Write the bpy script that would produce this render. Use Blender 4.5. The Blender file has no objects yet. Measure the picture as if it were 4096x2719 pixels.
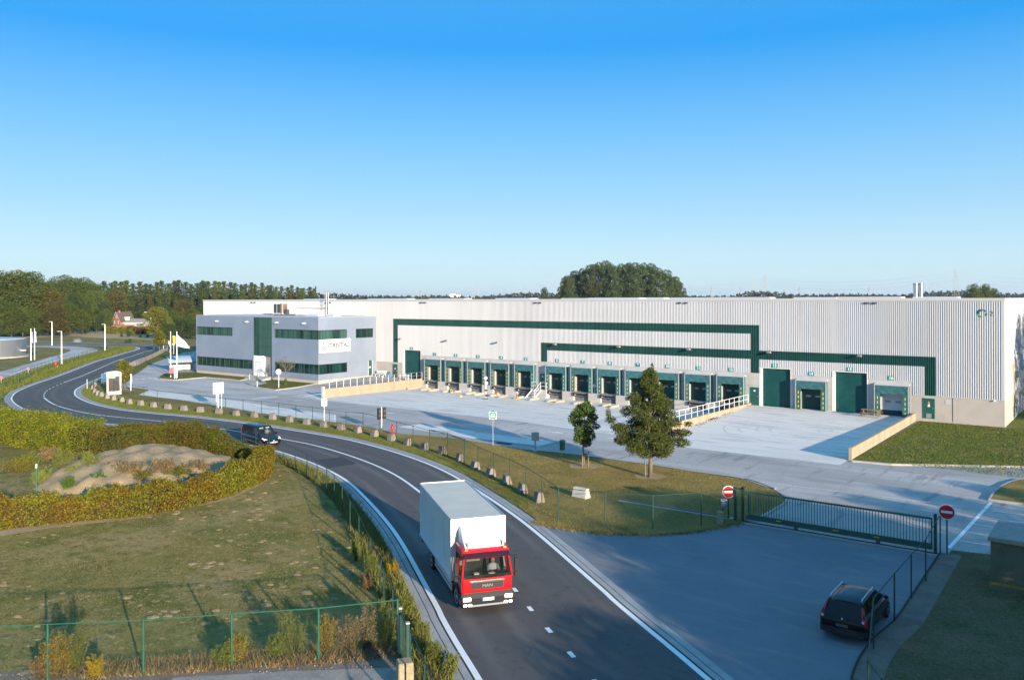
import bpy, bmesh, math, random
import numpy as np
from mathutils import Vector, Matrix
from mathutils.geometry import tessellate_polygon

# ------------------------------------------------------------------ camera, sky, sun
SC = bpy.context.scene
COL = SC.collection
HC = 12.5                      # camera height
FPX = 3300.0                   # focal length in photo pixels (4096 wide)
TH = math.radians(37.2)        # camera yaw to the left of +Y
ROLL = 0.0025
CXP, HYP = 2048.0, 1195.3      # principal column, horizon row
cam_d = bpy.data.cameras.new("camera")
cam = bpy.data.objects.new("camera", cam_d); COL.objects.link(cam)
cam_d.sensor_width = 36.0
cam_d.lens = 36.0 * FPX / 4096.0
cam_d.shift_y = -(1359.5 - HYP) / 4096.0
cam_d.clip_start = 0.5; cam_d.clip_end = 20000
cam.matrix_world = Matrix.Translation((0, 0, HC)) @ Matrix.Rotation(TH, 4, 'Z') @ Matrix.Rotation(math.pi / 2, 4, 'X') @ Matrix.Rotation(-ROLL, 4, 'Z')
SC.camera = cam

SUN_EL = math.radians(11.0)
SUN_AZ = Vector((0.92, -0.39)).normalized()
W = bpy.data.worlds.new("World"); SC.world = W; W.use_nodes = True
_n = W.node_tree.nodes; _l = W.node_tree.links
_sky = _n.new('ShaderNodeTexSky'); _sky.sky_type = 'NISHITA'; _sky.sun_disc = False
_sky.sun_elevation = SUN_EL
_sky.sun_rotation = math.atan2(SUN_AZ.x, SUN_AZ.y)
_sky.altitude = 0; _sky.air_density = 1.0; _sky.dust_density = 0.4; _sky.ozone_density = 3.0
_bg = _n['Background']; _bg.inputs['Strength'].default_value = 0.10
# clear evening sky: Nishita light blended with a blue-to-pale gradient, its unseen upper part lightened as added fill
_tc = _n.new('ShaderNodeTexCoord'); _sx = _n.new('ShaderNodeSeparateXYZ'); _l.new(_tc.outputs['Generated'], _sx.inputs[0])
_cr = _n.new('ShaderNodeValToRGB'); _l.new(_sx.outputs[2], _cr.inputs[0]); _e = _cr.color_ramp.elements
for _i, (_p, _c) in enumerate(((0.0, (3.0, 3.95, 4.35)), (0.05, (2.65, 3.85, 4.55)), (0.11, (1.75, 3.25, 4.55)), (0.19, (.85, 2.6, 4.6)), (0.29, (.04, 1.7, 4.4)), (0.45, (.35, 1.9, 4.2)), (1.0, (.8, 2.3, 4.0)))):
    if _i > 1: _e.new(_p)
    _e[_i].position = _p; _e[_i].color = (_c[0] / 5, _c[1] / 5, _c[2] / 5, 1)
_vm = _n.new('ShaderNodeVectorMath'); _vm.operation = 'SCALE'; _vm.inputs[3].default_value = 5.0; _l.new(_cr.outputs[0], _vm.inputs[0])
_mx = _n.new('ShaderNodeMix'); _mx.data_type = 'RGBA'; _mx.inputs[0].default_value = 0.88
_l.new(_sky.outputs[0], _mx.inputs[6]); _l.new(_vm.outputs[0], _mx.inputs[7]); _l.new(_mx.outputs[2], _bg.inputs['Color'])
sun_d = bpy.data.lights.new("sun", 'SUN'); sun_d.energy = 5.0; sun_d.angle = math.radians(0.6); sun_d.color = (1.0, 0.84, 0.66)
sun = bpy.data.objects.new("sun", sun_d); COL.objects.link(sun)
_sd = Vector((SUN_AZ.x * math.cos(SUN_EL), SUN_AZ.y * math.cos(SUN_EL), math.sin(SUN_EL)))
sun.rotation_euler = _sd.to_track_quat('Z', 'Y').to_euler()
sun.location = _sd * 200
SC.view_settings.view_transform = 'Standard'; SC.view_settings.look = 'None'
SC.view_settings.exposure = 1.12; SC.view_settings.gamma = 1.0
SC.render.engine = 'CYCLES'
SC.cycles.max_bounces = 6; SC.cycles.transparent_max_bounces = 24
SC.cycles.diffuse_bounces = 2; SC.cycles.glossy_bounces = 2; SC.cycles.caustics_reflective = False; SC.cycles.caustics_refractive = False

# ------------------------------------------------------------------ survey helpers: photo pixel -> point on the ground
FW = (-math.sin(TH), math.cos(TH)); RT = (math.cos(TH), math.sin(TH))
def ray(x, y):
    u, v = x - CXP, HYP - y
    a, b = u + v * ROLL, v - u * ROLL
    return (FW[0] + RT[0] * a / FPX, FW[1] + RT[1] * a / FPX, b / FPX)
def G(x, y, z=0.0):
    r = ray(x, y); t = (z - HC) / r[2]
    return (r[0] * t, r[1] * t)
def top_z(x, yb, yt, z=0.0):
    t = (z - HC) / ray(x, yb)[2]
    return HC + ray(x, yt)[2] * t
def far(x, d):
    a = (x - CXP) / FPX
    return ((FW[0] + RT[0] * a) * d, (FW[1] + RT[1] * a) * d)
def far_z(y, d): return HC + (HYP - y) * d / FPX
WIN = dict(A=(0, 1050, 2.362), B=(700, 1150, 2.362), C=(1600, 1000, 2.24), E=(3200, 1000, 2.24), F=(0, 1550, 2.1473), H=(900, 1550, 2.24),
           I=(1500, 1800, 2.24), J=(2100, 1600, 2.362), K=(2800, 1650, 1.8225), L=(3000, 2050, 2.155), M=(0, 2200, 2.362),
           N=(900, 2100, 2.362), O=(0, 1280, 5.6), P=(340, 1440, 7.127), Q=(560, 1300, 6.029), R=(820, 1500, 7.84), S=(1900, 1580, 3.2),
           T=(2240, 1440, 1.7923), U=(2840, 1900, 3.7333), V=(3600, 1900, 1.7923), X=(1500, 2400, 2.7), Y=(420, 1200, 4.479), Z=(1940, 1440, 4.219), D=(1680, 1400, 6.533))
def px(w, x, y):
    a = WIN[w]; return (a[0] + x / a[2], a[1] + y / a[2])
def g(w, x, y, z=0.0): return G(*px(w, x, y), z)
def gs(w, pts, z=0.0): return [g(w, x, y, z) for x, y in pts]

RND = random.Random(7)
NP = np.random.default_rng(11)

# ------------------------------------------------------------------ materials
MATS = {}
def nd(nt, t, **kw):
    n = nt.nodes.new(t)
    for k, v in kw.items():
        if k == 'ins':
            for kk, vv in v.items(): n.inputs[kk].default_value = vv
        else: setattr(n, k, v)
    return n
def c4(c): return (c[0], c[1], c[2], 1.0)
def mat(name, base, rough=0.6, metal=0.0, var=None, bump=None, spec=0.5, coat=0.0, island=0.0, objrand=0.0):
    """var: list of (scale, colour2, lo, hi[, stretch]) noise layers; bump: (scale, strength, distance)"""
    if name in MATS: return MATS[name]
    m = bpy.data.materials.new(name); m.use_nodes = True; nt = m.node_tree; L = nt.links
    b = nt.nodes['Principled BSDF']
    b.inputs['Roughness'].default_value = rough; b.inputs['Metallic'].default_value = metal
    b.inputs['Specular IOR Level'].default_value = spec; b.inputs['Coat Weight'].default_value = coat
    if coat: b.inputs['Coat Roughness'].default_value = 0.05
    col = nd(nt, 'ShaderNodeRGB'); col.outputs[0].default_value = c4(base); out = col.outputs[0]
    tc = nd(nt, 'ShaderNodeTexCoord')
    for k, layer in enumerate(var or []):
        sc, c2, lo, hi = layer[:4]
        no = nd(nt, 'ShaderNodeTexNoise', ins={'Scale': sc, 'Detail': 6.0, 'Roughness': 0.62})
        src = tc.outputs['Object']
        mp = nd(nt, 'ShaderNodeMapping'); mp.inputs['Location'].default_value = (k * 13.1, k * 7.7, k * 3.3)
        if len(layer) > 4: mp.inputs['Scale'].default_value = layer[4]
        L.new(src, mp.inputs[0]); L.new(mp.outputs[0], no.inputs['Vector'])
        mr = nd(nt, 'ShaderNodeMapRange', ins={'From Min': lo, 'From Max': hi})
        L.new(no.outputs['Fac'], mr.inputs['Value'])
        mx = nd(nt, 'ShaderNodeMix', data_type='RGBA'); mx.inputs[7].default_value = c4(c2)
        L.new(mr.outputs[0], mx.inputs[0]); L.new(out, mx.inputs[6]); out = mx.outputs[2]
    for amt, node, sock in ((island, 'ShaderNodeNewGeometry', 'Random Per Island'), (objrand, 'ShaderNodeObjectInfo', 'Random')):
        if amt:
            ge = nd(nt, node); mr = nd(nt, 'ShaderNodeMapRange', ins={'To Min': 1 - amt, 'To Max': 1 + amt})
            L.new(ge.outputs[sock], mr.inputs['Value'])
            hs = nd(nt, 'ShaderNodeHueSaturation'); L.new(out, hs.inputs['Color']); L.new(mr.outputs[0], hs.inputs['Value']); out = hs.outputs[0]
            mr2 = nd(nt, 'ShaderNodeMapRange', ins={'To Min': 0.5 - amt * 0.07, 'To Max': 0.5 + amt * 0.05})
            L.new(ge.outputs[sock], mr2.inputs['Value']); L.new(mr2.outputs[0], hs.inputs['Hue'])
    L.new(out, b.inputs['Base Color'])
    if bump:
        no = nd(nt, 'ShaderNodeTexNoise', ins={'Scale': bump[0], 'Detail': 8.0, 'Roughness': 0.65}); L.new(tc.outputs['Object'], no.inputs['Vector'])
        bp = nd(nt, 'ShaderNodeBump', ins={'Strength': bump[1], 'Distance': bump[2]}); L.new(no.outputs['Fac'], bp.inputs['Height']); L.new(bp.outputs[0], b.inputs['Normal'])
    MATS[name] = m; return m
def leaf_mat(name, c1, c2, scale=0.5, island=0.35, objrand=0.18, trans=0.25):
    if name in MATS: return MATS[name]
    m = mat(name, c1, 0.6, var=[(scale, c2, 0.38, 0.62)], island=island, objrand=objrand, spec=0.25)
    nt = m.node_tree; b = nt.nodes['Principled BSDF']; out = nt.nodes['Material Output']
    tr = nd(nt, 'ShaderNodeBsdfTranslucent'); mx = nd(nt, 'ShaderNodeMixShader'); mx.inputs[0].default_value = trans
    src = b.inputs['Base Color'].links[0].from_socket
    nt.links.new(src, tr.inputs[0]); nt.links.new(b.outputs[0], mx.inputs[1]); nt.links.new(tr.outputs[0], mx.inputs[2]); nt.links.new(mx.outputs[0], out.inputs[0])
    return m
def mesh_wire_mat(name, colour, pitch=0.055, wire=0.0019):
    if name in MATS: return MATS[name]
    m = bpy.data.materials.new(name); m.use_nodes = True; nt = m.node_tree; L = nt.links
    b = nt.nodes['Principled BSDF']; b.inputs['Base Color'].default_value = c4(colour); b.inputs['Roughness'].default_value = 0.45
    uv = nd(nt, 'ShaderNodeUVMap'); sep = nd(nt, 'ShaderNodeSeparateXYZ'); L.new(uv.outputs[0], sep.inputs[0])
    res = []
    for op in ('ADD', 'SUBTRACT'):
        a = nd(nt, 'ShaderNodeMath', operation=op); L.new(sep.outputs[0], a.inputs[0]); L.new(sep.outputs[1], a.inputs[1])
        d = nd(nt, 'ShaderNodeMath', operation='DIVIDE'); L.new(a.outputs[0], d.inputs[0]); d.inputs[1].default_value = pitch * 1.414
        f = nd(nt, 'ShaderNodeMath', operation='FRACT'); L.new(d.outputs[0], f.inputs[0])
        q = nd(nt, 'ShaderNodeMath', operation='LESS_THAN'); L.new(f.outputs[0], q.inputs[0]); q.inputs[1].default_value = wire / pitch
        res.append(q)
    mx = nd(nt, 'ShaderNodeMath', operation='MAXIMUM'); L.new(res[0].outputs[0], mx.inputs[0]); L.new(res[1].outputs[0], mx.inputs[1])
    tr = nd(nt, 'ShaderNodeBsdfTransparent'); ms = nd(nt, 'ShaderNodeMixShader')
    L.new(mx.outputs[0], ms.inputs[0]); L.new(tr.outputs[0], ms.inputs[1]); L.new(b.outputs[0], ms.inputs[2]); L.new(ms.outputs[0], nt.nodes['Material Output'].inputs[0])
    MATS[name] = m; return m
def glass_mat(name, base, alpha=0.5, rough=0.03):
    if name in MATS: return MATS[name]
    m = mat(name, base, rough, spec=0.8); nt = m.node_tree; b = nt.nodes['Principled BSDF']
    tr = nd(nt, 'ShaderNodeBsdfTransparent'); mx = nd(nt, 'ShaderNodeMixShader'); mx.inputs[0].default_value = alpha
    nt.links.new(tr.outputs[0], mx.inputs[1]); nt.links.new(b.outputs[0], mx.inputs[2]); nt.links.new(mx.outputs[0], nt.nodes['Material Output'].inputs[0])
    return m

# ------------------------------------------------------------------ mesh building
class MB:
    def __init__(s): s.v = []; s.f = []; s.m = []
    def add(s, vs, fs, mi=0):
        o = len(s.v); s.v += [tuple(p) for p in vs]
        for q in fs: s.f.append(tuple(i + o for i in q)); s.m.append(mi)
        return s
    def box(s, x0, x1, y0, y1, z0, z1, mi=0):
        return s.add([(x0, y0, z0), (x1, y0, z0), (x1, y1, z0), (x0, y1, z0), (x0, y0, z1), (x1, y0, z1), (x1, y1, z1), (x0, y1, z1)],
                     [(3, 2, 1, 0), (4, 5, 6, 7), (0, 1, 5, 4), (1, 2, 6, 5), (2, 3, 7, 6), (3, 0, 4, 7)], mi)
    def obox(s, c, d, rz=0.0, mi=0, taper=1.0, taper_y=None):
        ca, sa = math.cos(rz), math.sin(rz); vs = []; ty = taper if taper_y is None else taper_y
        for z, t, t2 in ((-.5, 1, 1), (.5, taper, ty)):
            for x, y in ((-.5, -.5), (.5, -.5), (.5, .5), (-.5, .5)):
                X, Y = x * d[0] * t, y * d[1] * t2
                vs.append((c[0] + X * ca - Y * sa, c[1] + X * sa + Y * ca, c[2] + z * d[2]))
        return s.add(vs, [(3, 2, 1, 0), (4, 5, 6, 7), (0, 1, 5, 4), (1, 2, 6, 5), (2, 3, 7, 6), (3, 0, 4, 7)], mi)
    def quad(s, a, b, c, d, mi=0): return s.add([a, b, c, d], [(0, 1, 2, 3)], mi)
    def prism(s, poly, z0, z1, mi=0, mtop=None, cap=True):
        n = len(poly); vs = [(p[0], p[1], z0) for p in poly] + [(p[0], p[1], z1) for p in poly]
        s.add(vs, [(i, (i + 1) % n, n + (i + 1) % n, n + i) for i in range(n)], mi)
        if cap:
            s.sheet(poly, z1, mi if mtop is None else mtop)
        return s
    def sheet(s, poly, z, mi=0):
        tri = [t for t in tessellate_polygon([[Vector((p[0], p[1], 0)) for p in poly]]) if len(set(t)) == 3]
        return s.add([(p[0], p[1], z) for p in poly], [t if (Vector(poly[t[1]][:2]) - Vector(poly[t[0]][:2])).cross(Vector(poly[t[2]][:2]) - Vector(poly[t[0]][:2])) > 0 else t[::-1] for t in tri], mi)
    def tube(s, pts, r, n=8, mi=0, caps=True):
        pts = [Vector(p) for p in pts]; rs = r if isinstance(r, (list, tuple)) else [r] * len(pts); vs = []; up = None
        for i, p in enumerate(pts):
            t = (pts[min(i + 1, len(pts) - 1)] - pts[max(i - 1, 0)])
            t = t.normalized() if t.length > 1e-9 else Vector((0, 0, 1))
            if up is None: up = Vector((1, 0, 0)) if abs(t.z) > 0.9 else Vector((0, 0, 1))
            a = t.cross(up).normalized(); b = a.cross(t)
            for k in range(n):
                w = 2 * math.pi * (k + .5) / n; vs.append(p + (a * math.cos(w) + b * math.sin(w)) * rs[i])
        fs = [(i * n + k, i * n + (k + 1) % n, (i + 1) * n + (k + 1) % n, (i + 1) * n + k) for i in range(len(pts) - 1) for k in range(n)]
        if caps: fs += [tuple(range(n - 1, -1, -1)), tuple((len(pts) - 1) * n + k for k in range(n))]
        return s.add(vs, fs, mi)
    def loft(s, rings, mi=0, caps=True, closed=True):
        n = len(rings[0]); vs = [p for r in rings for p in r]; m = n if closed else n - 1
        fs = [(i * n + k, i * n + (k + 1) % n, (i + 1) * n + (k + 1) % n, (i + 1) * n + k) for i in range(len(rings) - 1) for k in range(m)]
        if caps: fs += [tuple(range(n - 1, -1, -1)), tuple((len(rings) - 1) * n + k for k in range(n))]
        return s.add(vs, fs, mi)
    def lathe(s, prof, c=(0, 0, 0), n=24, mi=0, axis='z'):
        vs = []
        for r, h in prof:
            for k in range(n):
                w = 2 * math.pi * k / n; a, b = r * math.cos(w), r * math.sin(w)
                vs.append((c[0] + a, c[1] + b, c[2] + h) if axis == 'z' else ((c[0] + a, c[1] + h, c[2] + b) if axis == 'y' else (c[0] + h, c[1] + a, c[2] + b)))
        fs = [(i * n + k, i * n + (k + 1) % n, (i + 1) * n + (k + 1) % n, (i + 1) * n + k) for i in range(len(prof) - 1) for k in range(n)]
        fs += [tuple(range(n - 1, -1, -1)), tuple((len(prof) - 1) * n + k for k in range(n))]
        return s.add(vs, fs, mi)
    def build(s, name, mats, parent=None, smooth=False, world=False, loc=None, bevel=0.0, fix=True):
        me = bpy.data.meshes.new(name)
        vs = s.v
        if world and parent is not None:
            pl = parent.location; inv = Matrix.Rotation(-parent.rotation_euler.z, 3, 'Z')
            vs = [tuple(inv @ (Vector(p) - pl)) for p in vs]
        me.from_pydata(vs, [], s.f)
        for mm in (mats if isinstance(mats, (list, tuple)) else [mats]): me.materials.append(mm)
        me.polygons.foreach_set('material_index', s.m)
        if fix:
            bm = bmesh.new(); bm.from_mesh(me); bmesh.ops.recalc_face_normals(bm, faces=bm.faces[:])
            if bevel: bmesh.ops.bevel(bm, geom=[e for e in bm.edges if len(e.link_faces) == 2 and e.calc_face_angle(0) > 0.6], offset=bevel, segments=2, affect='EDGES', clamp_overlap=True)
            bm.to_mesh(me); bm.free()
        if smooth:
            me.polygons.foreach_set('use_smooth', [True] * len(me.polygons))
            if smooth is not True: me.set_sharp_from_angle(angle=smooth)
        me.update()
        o = bpy.data.objects.new(name, me); COL.objects.link(o)
        if parent is not None: o.parent = parent
        if loc is not None: o.location = loc
        return o
SM = math.radians(40)
def tag(o, label=None, cat=None, group=None, kind=None):
    if label: o['label'] = label
    if cat: o['category'] = cat
    if group: o['group'] = group
    if kind: o['kind'] = kind
    return o
def thing(name, label, cat, loc=(0, 0, 0), rz=0.0, group=None):
    o = bpy.data.objects.new(name, None); COL.objects.link(o); o.empty_display_size = 0.3
    o.location = loc if len(loc) == 3 else (loc[0], loc[1], 0.0); o.rotation_euler = (0, 0, rz)
    return tag(o, label, cat, group)
def kids(o): return [c for c in COL.objects if c.parent is o]
KIDS_CACHE = {}
def dup(o, loc, rz=None, label=None, scale=None, parent=None):
    def cp(a, par):
        c = a.copy(); COL.objects.link(c)
        if par is not None: c.parent = par
        ch = KIDS_CACHE.get(a.name)
        if ch is None: ch = KIDS_CACHE[a.name] = kids(a)
        for k in ch: cp(k, c)
        return c
    r = cp(o, parent); r.location = loc if len(loc) == 3 else (loc[0], loc[1], 0.0)
    if rz is not None: r.rotation_euler = (0, 0, rz)
    if label: r['label'] = label
    if scale is not None: r.scale = scale if isinstance(scale, tuple) else (scale,) * 3
    return r
def struct(o): return tag(o, kind='structure')
def np_mesh(name, V, F, mats, mi=None, parent=None, uv=None):
    """V (n,3), F (m,4) quads straight from numpy arrays"""
    me = bpy.data.meshes.new(name); n, m, k = len(V), len(F), F.shape[1]
    me.vertices.add(n); me.vertices.foreach_set('co', np.asarray(V, dtype=np.float32).ravel())
    me.loops.add(m * k); me.loops.foreach_set('vertex_index', np.asarray(F, dtype=np.int32).ravel())
    me.polygons.add(m); me.polygons.foreach_set('loop_start', np.arange(0, m * k, k, dtype=np.int32))
    for mm in (mats if isinstance(mats, (list, tuple)) else [mats]): me.materials.append(mm)
    if mi is not None: me.polygons.foreach_set('material_index', np.asarray(mi, dtype=np.int32))
    me.update(calc_edges=True); me.validate()
    o = bpy.data.objects.new(name, me); COL.objects.link(o)
    if parent is not None: o.parent = parent
    return o
def text_obj(name, body, size, m, parent, loc, rot, width=1.0, ext=0.004, bold=0.0):
    cu = bpy.data.curves.new(name, 'FONT'); cu.body = body; cu.size = size; cu.align_x = 'CENTER'; cu.align_y = 'CENTER'; cu.extrude = ext; cu.offset = bold
    t = bpy.data.objects.new(name + '_tmp', cu); me = bpy.data.meshes.new_from_object(t); bpy.data.objects.remove(t)
    me.name = name; me.materials.clear(); me.materials.append(m)
    o = bpy.data.objects.new(name, me); COL.objects.link(o); o.parent = parent; o.location = loc; o.rotation_euler = rot; o.scale = (width, 1, 1)
    return o
def spline(pts, n=8):
    """Catmull-Rom through 2-D points"""
    P = [Vector((p[0], p[1])) for p in pts]; P = [P[0] * 2 - P[1]] + P + [P[-1] * 2 - P[-2]]; out = []
    for i in range(1, len(P) - 2):
        a, b, c, d = P[i - 1:i + 3]
        for k in range(n):
            t = k / n
            out.append(0.5 * (2 * b + (c - a) * t + (2 * a - 5 * b + 4 * c - d) * t * t + (3 * b - a - 3 * c + d) * t ** 3))
    out.append(P[-2]); return [(p.x, p.y) for p in out]
def resample(pts, step):
    out = [pts[0]]; acc = 0.0
    for a, b in zip(pts[:-1], pts[1:]):
        L = math.dist(a, b); 
        if L < 1e-9: continue
        t = step - acc
        while t <= L:
            out.append((a[0] + (b[0] - a[0]) * t / L, a[1] + (b[1] - a[1]) * t / L)); t += step
        acc = L - (t - step)
    return out
def offset(pts, d):
    """shift a polyline sideways; positive = to the left of travel"""
    out = []
    for i, p in enumerate(pts):
        a, b = pts[max(i - 1, 0)], pts[min(i + 1, len(pts) - 1)]
        tx, ty = b[0] - a[0], b[1] - a[1]; L = math.hypot(tx, ty) or 1
        out.append((p[0] - ty / L * d, p[1] + tx / L * d))
    return out
def ribbon(mb, pts, d0, d1, z, mi=0):
    a, b = offset(pts, d0), offset(pts, d1); n = len(pts)
    za = z if not callable(z) else None
    vs = [(p[0], p[1], z if za is not None else z(*p)) for p in a] + [(p[0], p[1], z if za is not None else z(*p)) for p in b]
    return mb.add(vs, [(i, i + 1, n + i + 1, n + i) for i in range(n - 1)], mi)
def line(mb, a, b, w, z, mi=0): return ribbon(mb, [a, b], -w / 2, w / 2, z, mi)
def inside(p, poly):
    x, y = p; c = False; j = len(poly) - 1
    for i in range(len(poly)):
        xi, yi = poly[i]; xj, yj = poly[j]
        if (yi > y) != (yj > y) and x < (xj - xi) * (y - yi) / (yj - yi) + xi: c = not c
        j = i
    return c
# ------------------------------------------------------------------ setting materials
m_lawn = mat('lawn', (0.205, 0.172, 0.052), 0.95, var=[(0.2, (0.29, 0.22, 0.095), 0.46, 0.6), (0.45, (0.105, 0.12, 0.026), 0.5, 0.62), (1.4, (0.13, 0.125, 0.035), 0.52, 0.62), (3.2, (0.34, 0.255, 0.12), 0.57, 0.66), (5.5, (0.075, 0.082, 0.02), 0.56, 0.66), (9, (0.33, 0.26, 0.12), 0.6, 0.68)], bump=(12, 1.0, 0.06), spec=0.1)
m_dry = mat('dry_lawn', (0.20, 0.155, 0.042), 0.95, var=[(0.22, (0.31, 0.215, 0.065), 0.42, 0.62), (0.7, (0.13, 0.13, 0.03), 0.52, 0.7), (4, (0.32, 0.225, 0.09), 0.5, 0.75), (18, (0.09, 0.088, 0.022), 0.48, 0.78)], bump=(18, 0.9, 0.05), spec=0.1)
m_green = mat('green_lawn', (0.14, 0.155, 0.028), 0.95, var=[(0.3, (0.21, 0.17, 0.06), 0.47, 0.6), (3, (0.085, 0.115, 0.016), 0.5, 0.75), (20, (0.035, 0.05, 0.01), 0.45, 0.75)], bump=(20, 0.9, 0.04), spec=0.1)
m_straw = mat('straw_field', (0.44, 0.33, 0.18), 0.95, var=[(0.12, (0.22, 0.17, 0.07), 0.45, 0.65), (0.9, (0.40, 0.29, 0.17), 0.5, 0.7)], spec=0.1)
m_road = mat('road_asphalt', (0.10, 0.092, 0.088), 0.85, var=[(0.12, (0.105, 0.096, 0.09), 0.42, 0.62), (0.35, (0.13, 0.118, 0.11), 0.55, 0.75, (0.35, 1, 1)), (2.2, (0.06, 0.056, 0.055), 0.55, 0.78), (60, (0.1, 0.095, 0.09), 0.55, 0.75), (110, (0.022, 0.022, 0.024), 0.5, 0.75)], bump=(70, 0.6, 0.012), spec=0.3)
m_yard = mat('yard_asphalt', (0.36, 0.34, 0.32), 0.9, var=[(0.07, (0.43, 0.405, 0.385), 0.42, 0.62), (0.3, (0.28, 0.265, 0.255), 0.5, 0.72, (0.5, 1.4, 1)), (0.09, (0.5, 0.475, 0.455), 0.5, 0.62, (0.25, 1.6, 1)), (0.5, (0.25, 0.24, 0.23), 0.56, 0.68, (2.2, .35, 1)), (8, (0.27, 0.255, 0.245), 0.5, 0.8)], bump=(40, 0.4, 0.01), spec=0.25)
m_apron = mat('apron_asphalt', (0.15, 0.18, 0.205), 0.9, var=[(0.1, (0.19, 0.215, 0.24), 0.4, 0.62), (0.35, (0.165, 0.17, 0.18), 0.5, 0.74), (0.8, (0.235, 0.235, 0.24), 0.52, 0.68, (.4, 1.6, 1)), (45, (0.13, 0.13, 0.14), 0.5, 0.8), (90, (0.31, 0.305, 0.30), 0.55, 0.8)], bump=(60, 0.6, 0.012), spec=0.25)  # bluish tone of the shade is mixed into the asphalt colour
m_conc = mat('yard_concrete', (0.68, 0.64, 0.59), 0.9, var=[(0.08, (0.74, 0.70, 0.65), 0.4, 0.6), (0.25, (0.56, 0.53, 0.49), 0.5, 0.72, (0.4, 1.5, 1)), (0.6, (0.44, 0.42, 0.395), 0.53, 0.66, (0.3, 2.6, 1)), (6, (0.6, 0.57, 0.53), 0.5, 0.8)], bump=(30, 0.3, 0.008), spec=0.2)
m_kerb = mat('kerb_concrete', (0.40, 0.37, 0.33), 0.9, var=[(1.2, (0.28, 0.26, 0.23), 0.45, 0.7), (9, (0.46, 0.43, 0.39), 0.5, 0.7)], bump=(25, 0.4, 0.01))
m_gut = mat('gutter_concrete', (0.34, 0.34, 0.335), 0.9, var=[(0.7, (0.26, 0.26, 0.255), 0.45, 0.7), (7, (0.40, 0.39, 0.38), 0.5, 0.75)], bump=(30, 0.4, 0.01))
m_joint = mat('joint_dirt', (0.03, 0.028, 0.025), 0.95, var=[(6, (0.07, 0.06, 0.045), 0.5, 0.7)])
m_white = mat('marking_paint', (0.80, 0.80, 0.78), 0.7, var=[(3, (0.68, 0.68, 0.66), 0.5, 0.75), (22, (0.5, 0.5, 0.49), 0.62, 0.8)])
m_wornp = mat('worn_paint', (0.62, 0.62, 0.60), 0.8, var=[(5, (0.36, 0.355, 0.35), 0.45, 0.65)])
m_gravel = mat('gravel', (0.20, 0.165, 0.13), 0.95, var=[(1.2, (0.12, 0.10, 0.075), 0.42, 0.66), (30, (0.33, 0.29, 0.25), 0.52, 0.72), (60, (0.07, 0.06, 0.05), 0.5, 0.7)], bump=(45, 1.0, 0.03))
m_soil = mat('bare_soil', (0.39, 0.275, 0.14), 0.95, var=[(0.6, (0.28, 0.195, 0.10), 0.45, 0.62), (4, (0.46, 0.34, 0.19), 0.5, 0.7), (20, (0.22, 0.16, 0.1), 0.5, 0.75)], bump=(12, 0.9, 0.05))
m_mole = mat('mole_soil', (0.33, 0.23, 0.105), 0.95, var=[(7, (0.38, 0.265, 0.125), 0.45, 0.65), (16, (0.15, 0.12, 0.05), 0.5, 0.65), (0.3, (0.2, 0.15, 0.085), 0.5, 0.7)], bump=(30, 1.0, 0.03))
m_dark = mat('dark_patch', (0.035, 0.032, 0.034), 0.8, var=[(25, (0.055, 0.05, 0.05), 0.5, 0.7)], bump=(60, 0.5, 0.01))

# ------------------------------------------------------------------ ground, road, yard
PITX0, PITX1, PITY0, PITY1 = -86.6, -34.9, 68.0, 91.3
FAR = 9000
gb = MB()
for x0, x1, y0, y1 in ((-FAR, FAR, -600, PITY0), (-FAR, PITX0, PITY0, PITY1), (PITX1, FAR, PITY0, PITY1), (-FAR, FAR, PITY1, FAR)):
    gb.sheet([(x0, y0), (x1, y0), (x1, y1), (x0, y1)], 0.0)
struct(gb.build('ground', m_lawn))

CEN = [G(60, 1368), G(300, 1375), G(500, 1381), G(585, 1384), G(618, 1391), G(605, 1401)] + [G(*p) for p in [(572, 1410), (521, 1427), (466, 1444), (339, 1499), (254, 1531), (195, 1558), (177, 1576), (182, 1596), (233, 1624), (339, 1651), (466, 1668), (677, 1689)]]
CEN += [(-69.5, 46.5), G(1150, 1760), G(1279, 1787), G(1436, 1836), G(1570, 1894), G(1681, 1970), (-29.5, 34.2), G(2062, 2362), G(2123, 2438), G(2199, 2525), G(2362, 2705), (-6.5, 17.5), (8, 7)]
CEN = spline(CEN, 12)
EW = 3.62
rb = MB(); ROADX = [-EW - .1, -2.75, -1.85, -.9, 0, .9, 1.85, 2.75, EW + .1]
for q0, q1 in zip(ROADX[:-1], ROADX[1:]): ribbon(rb, CEN, q0, q1, 0.02)
ro = struct(rb.build('road', m_road)); uvl = ro.data.uv_layers.new(name='UVMap'); nC = len(CEN); cum = [0.0]
for a, b in zip(CEN[:-1], CEN[1:]): cum.append(cum[-1] + math.dist(a, b))
for lp_ in ro.data.loops:
    vi = lp_.vertex_index; k, r_ = divmod(vi, 2 * nC); s_, i_ = divmod(r_, nC); uvl.data[lp_.index].uv = (ROADX[k + s_], cum[i_])
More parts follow.
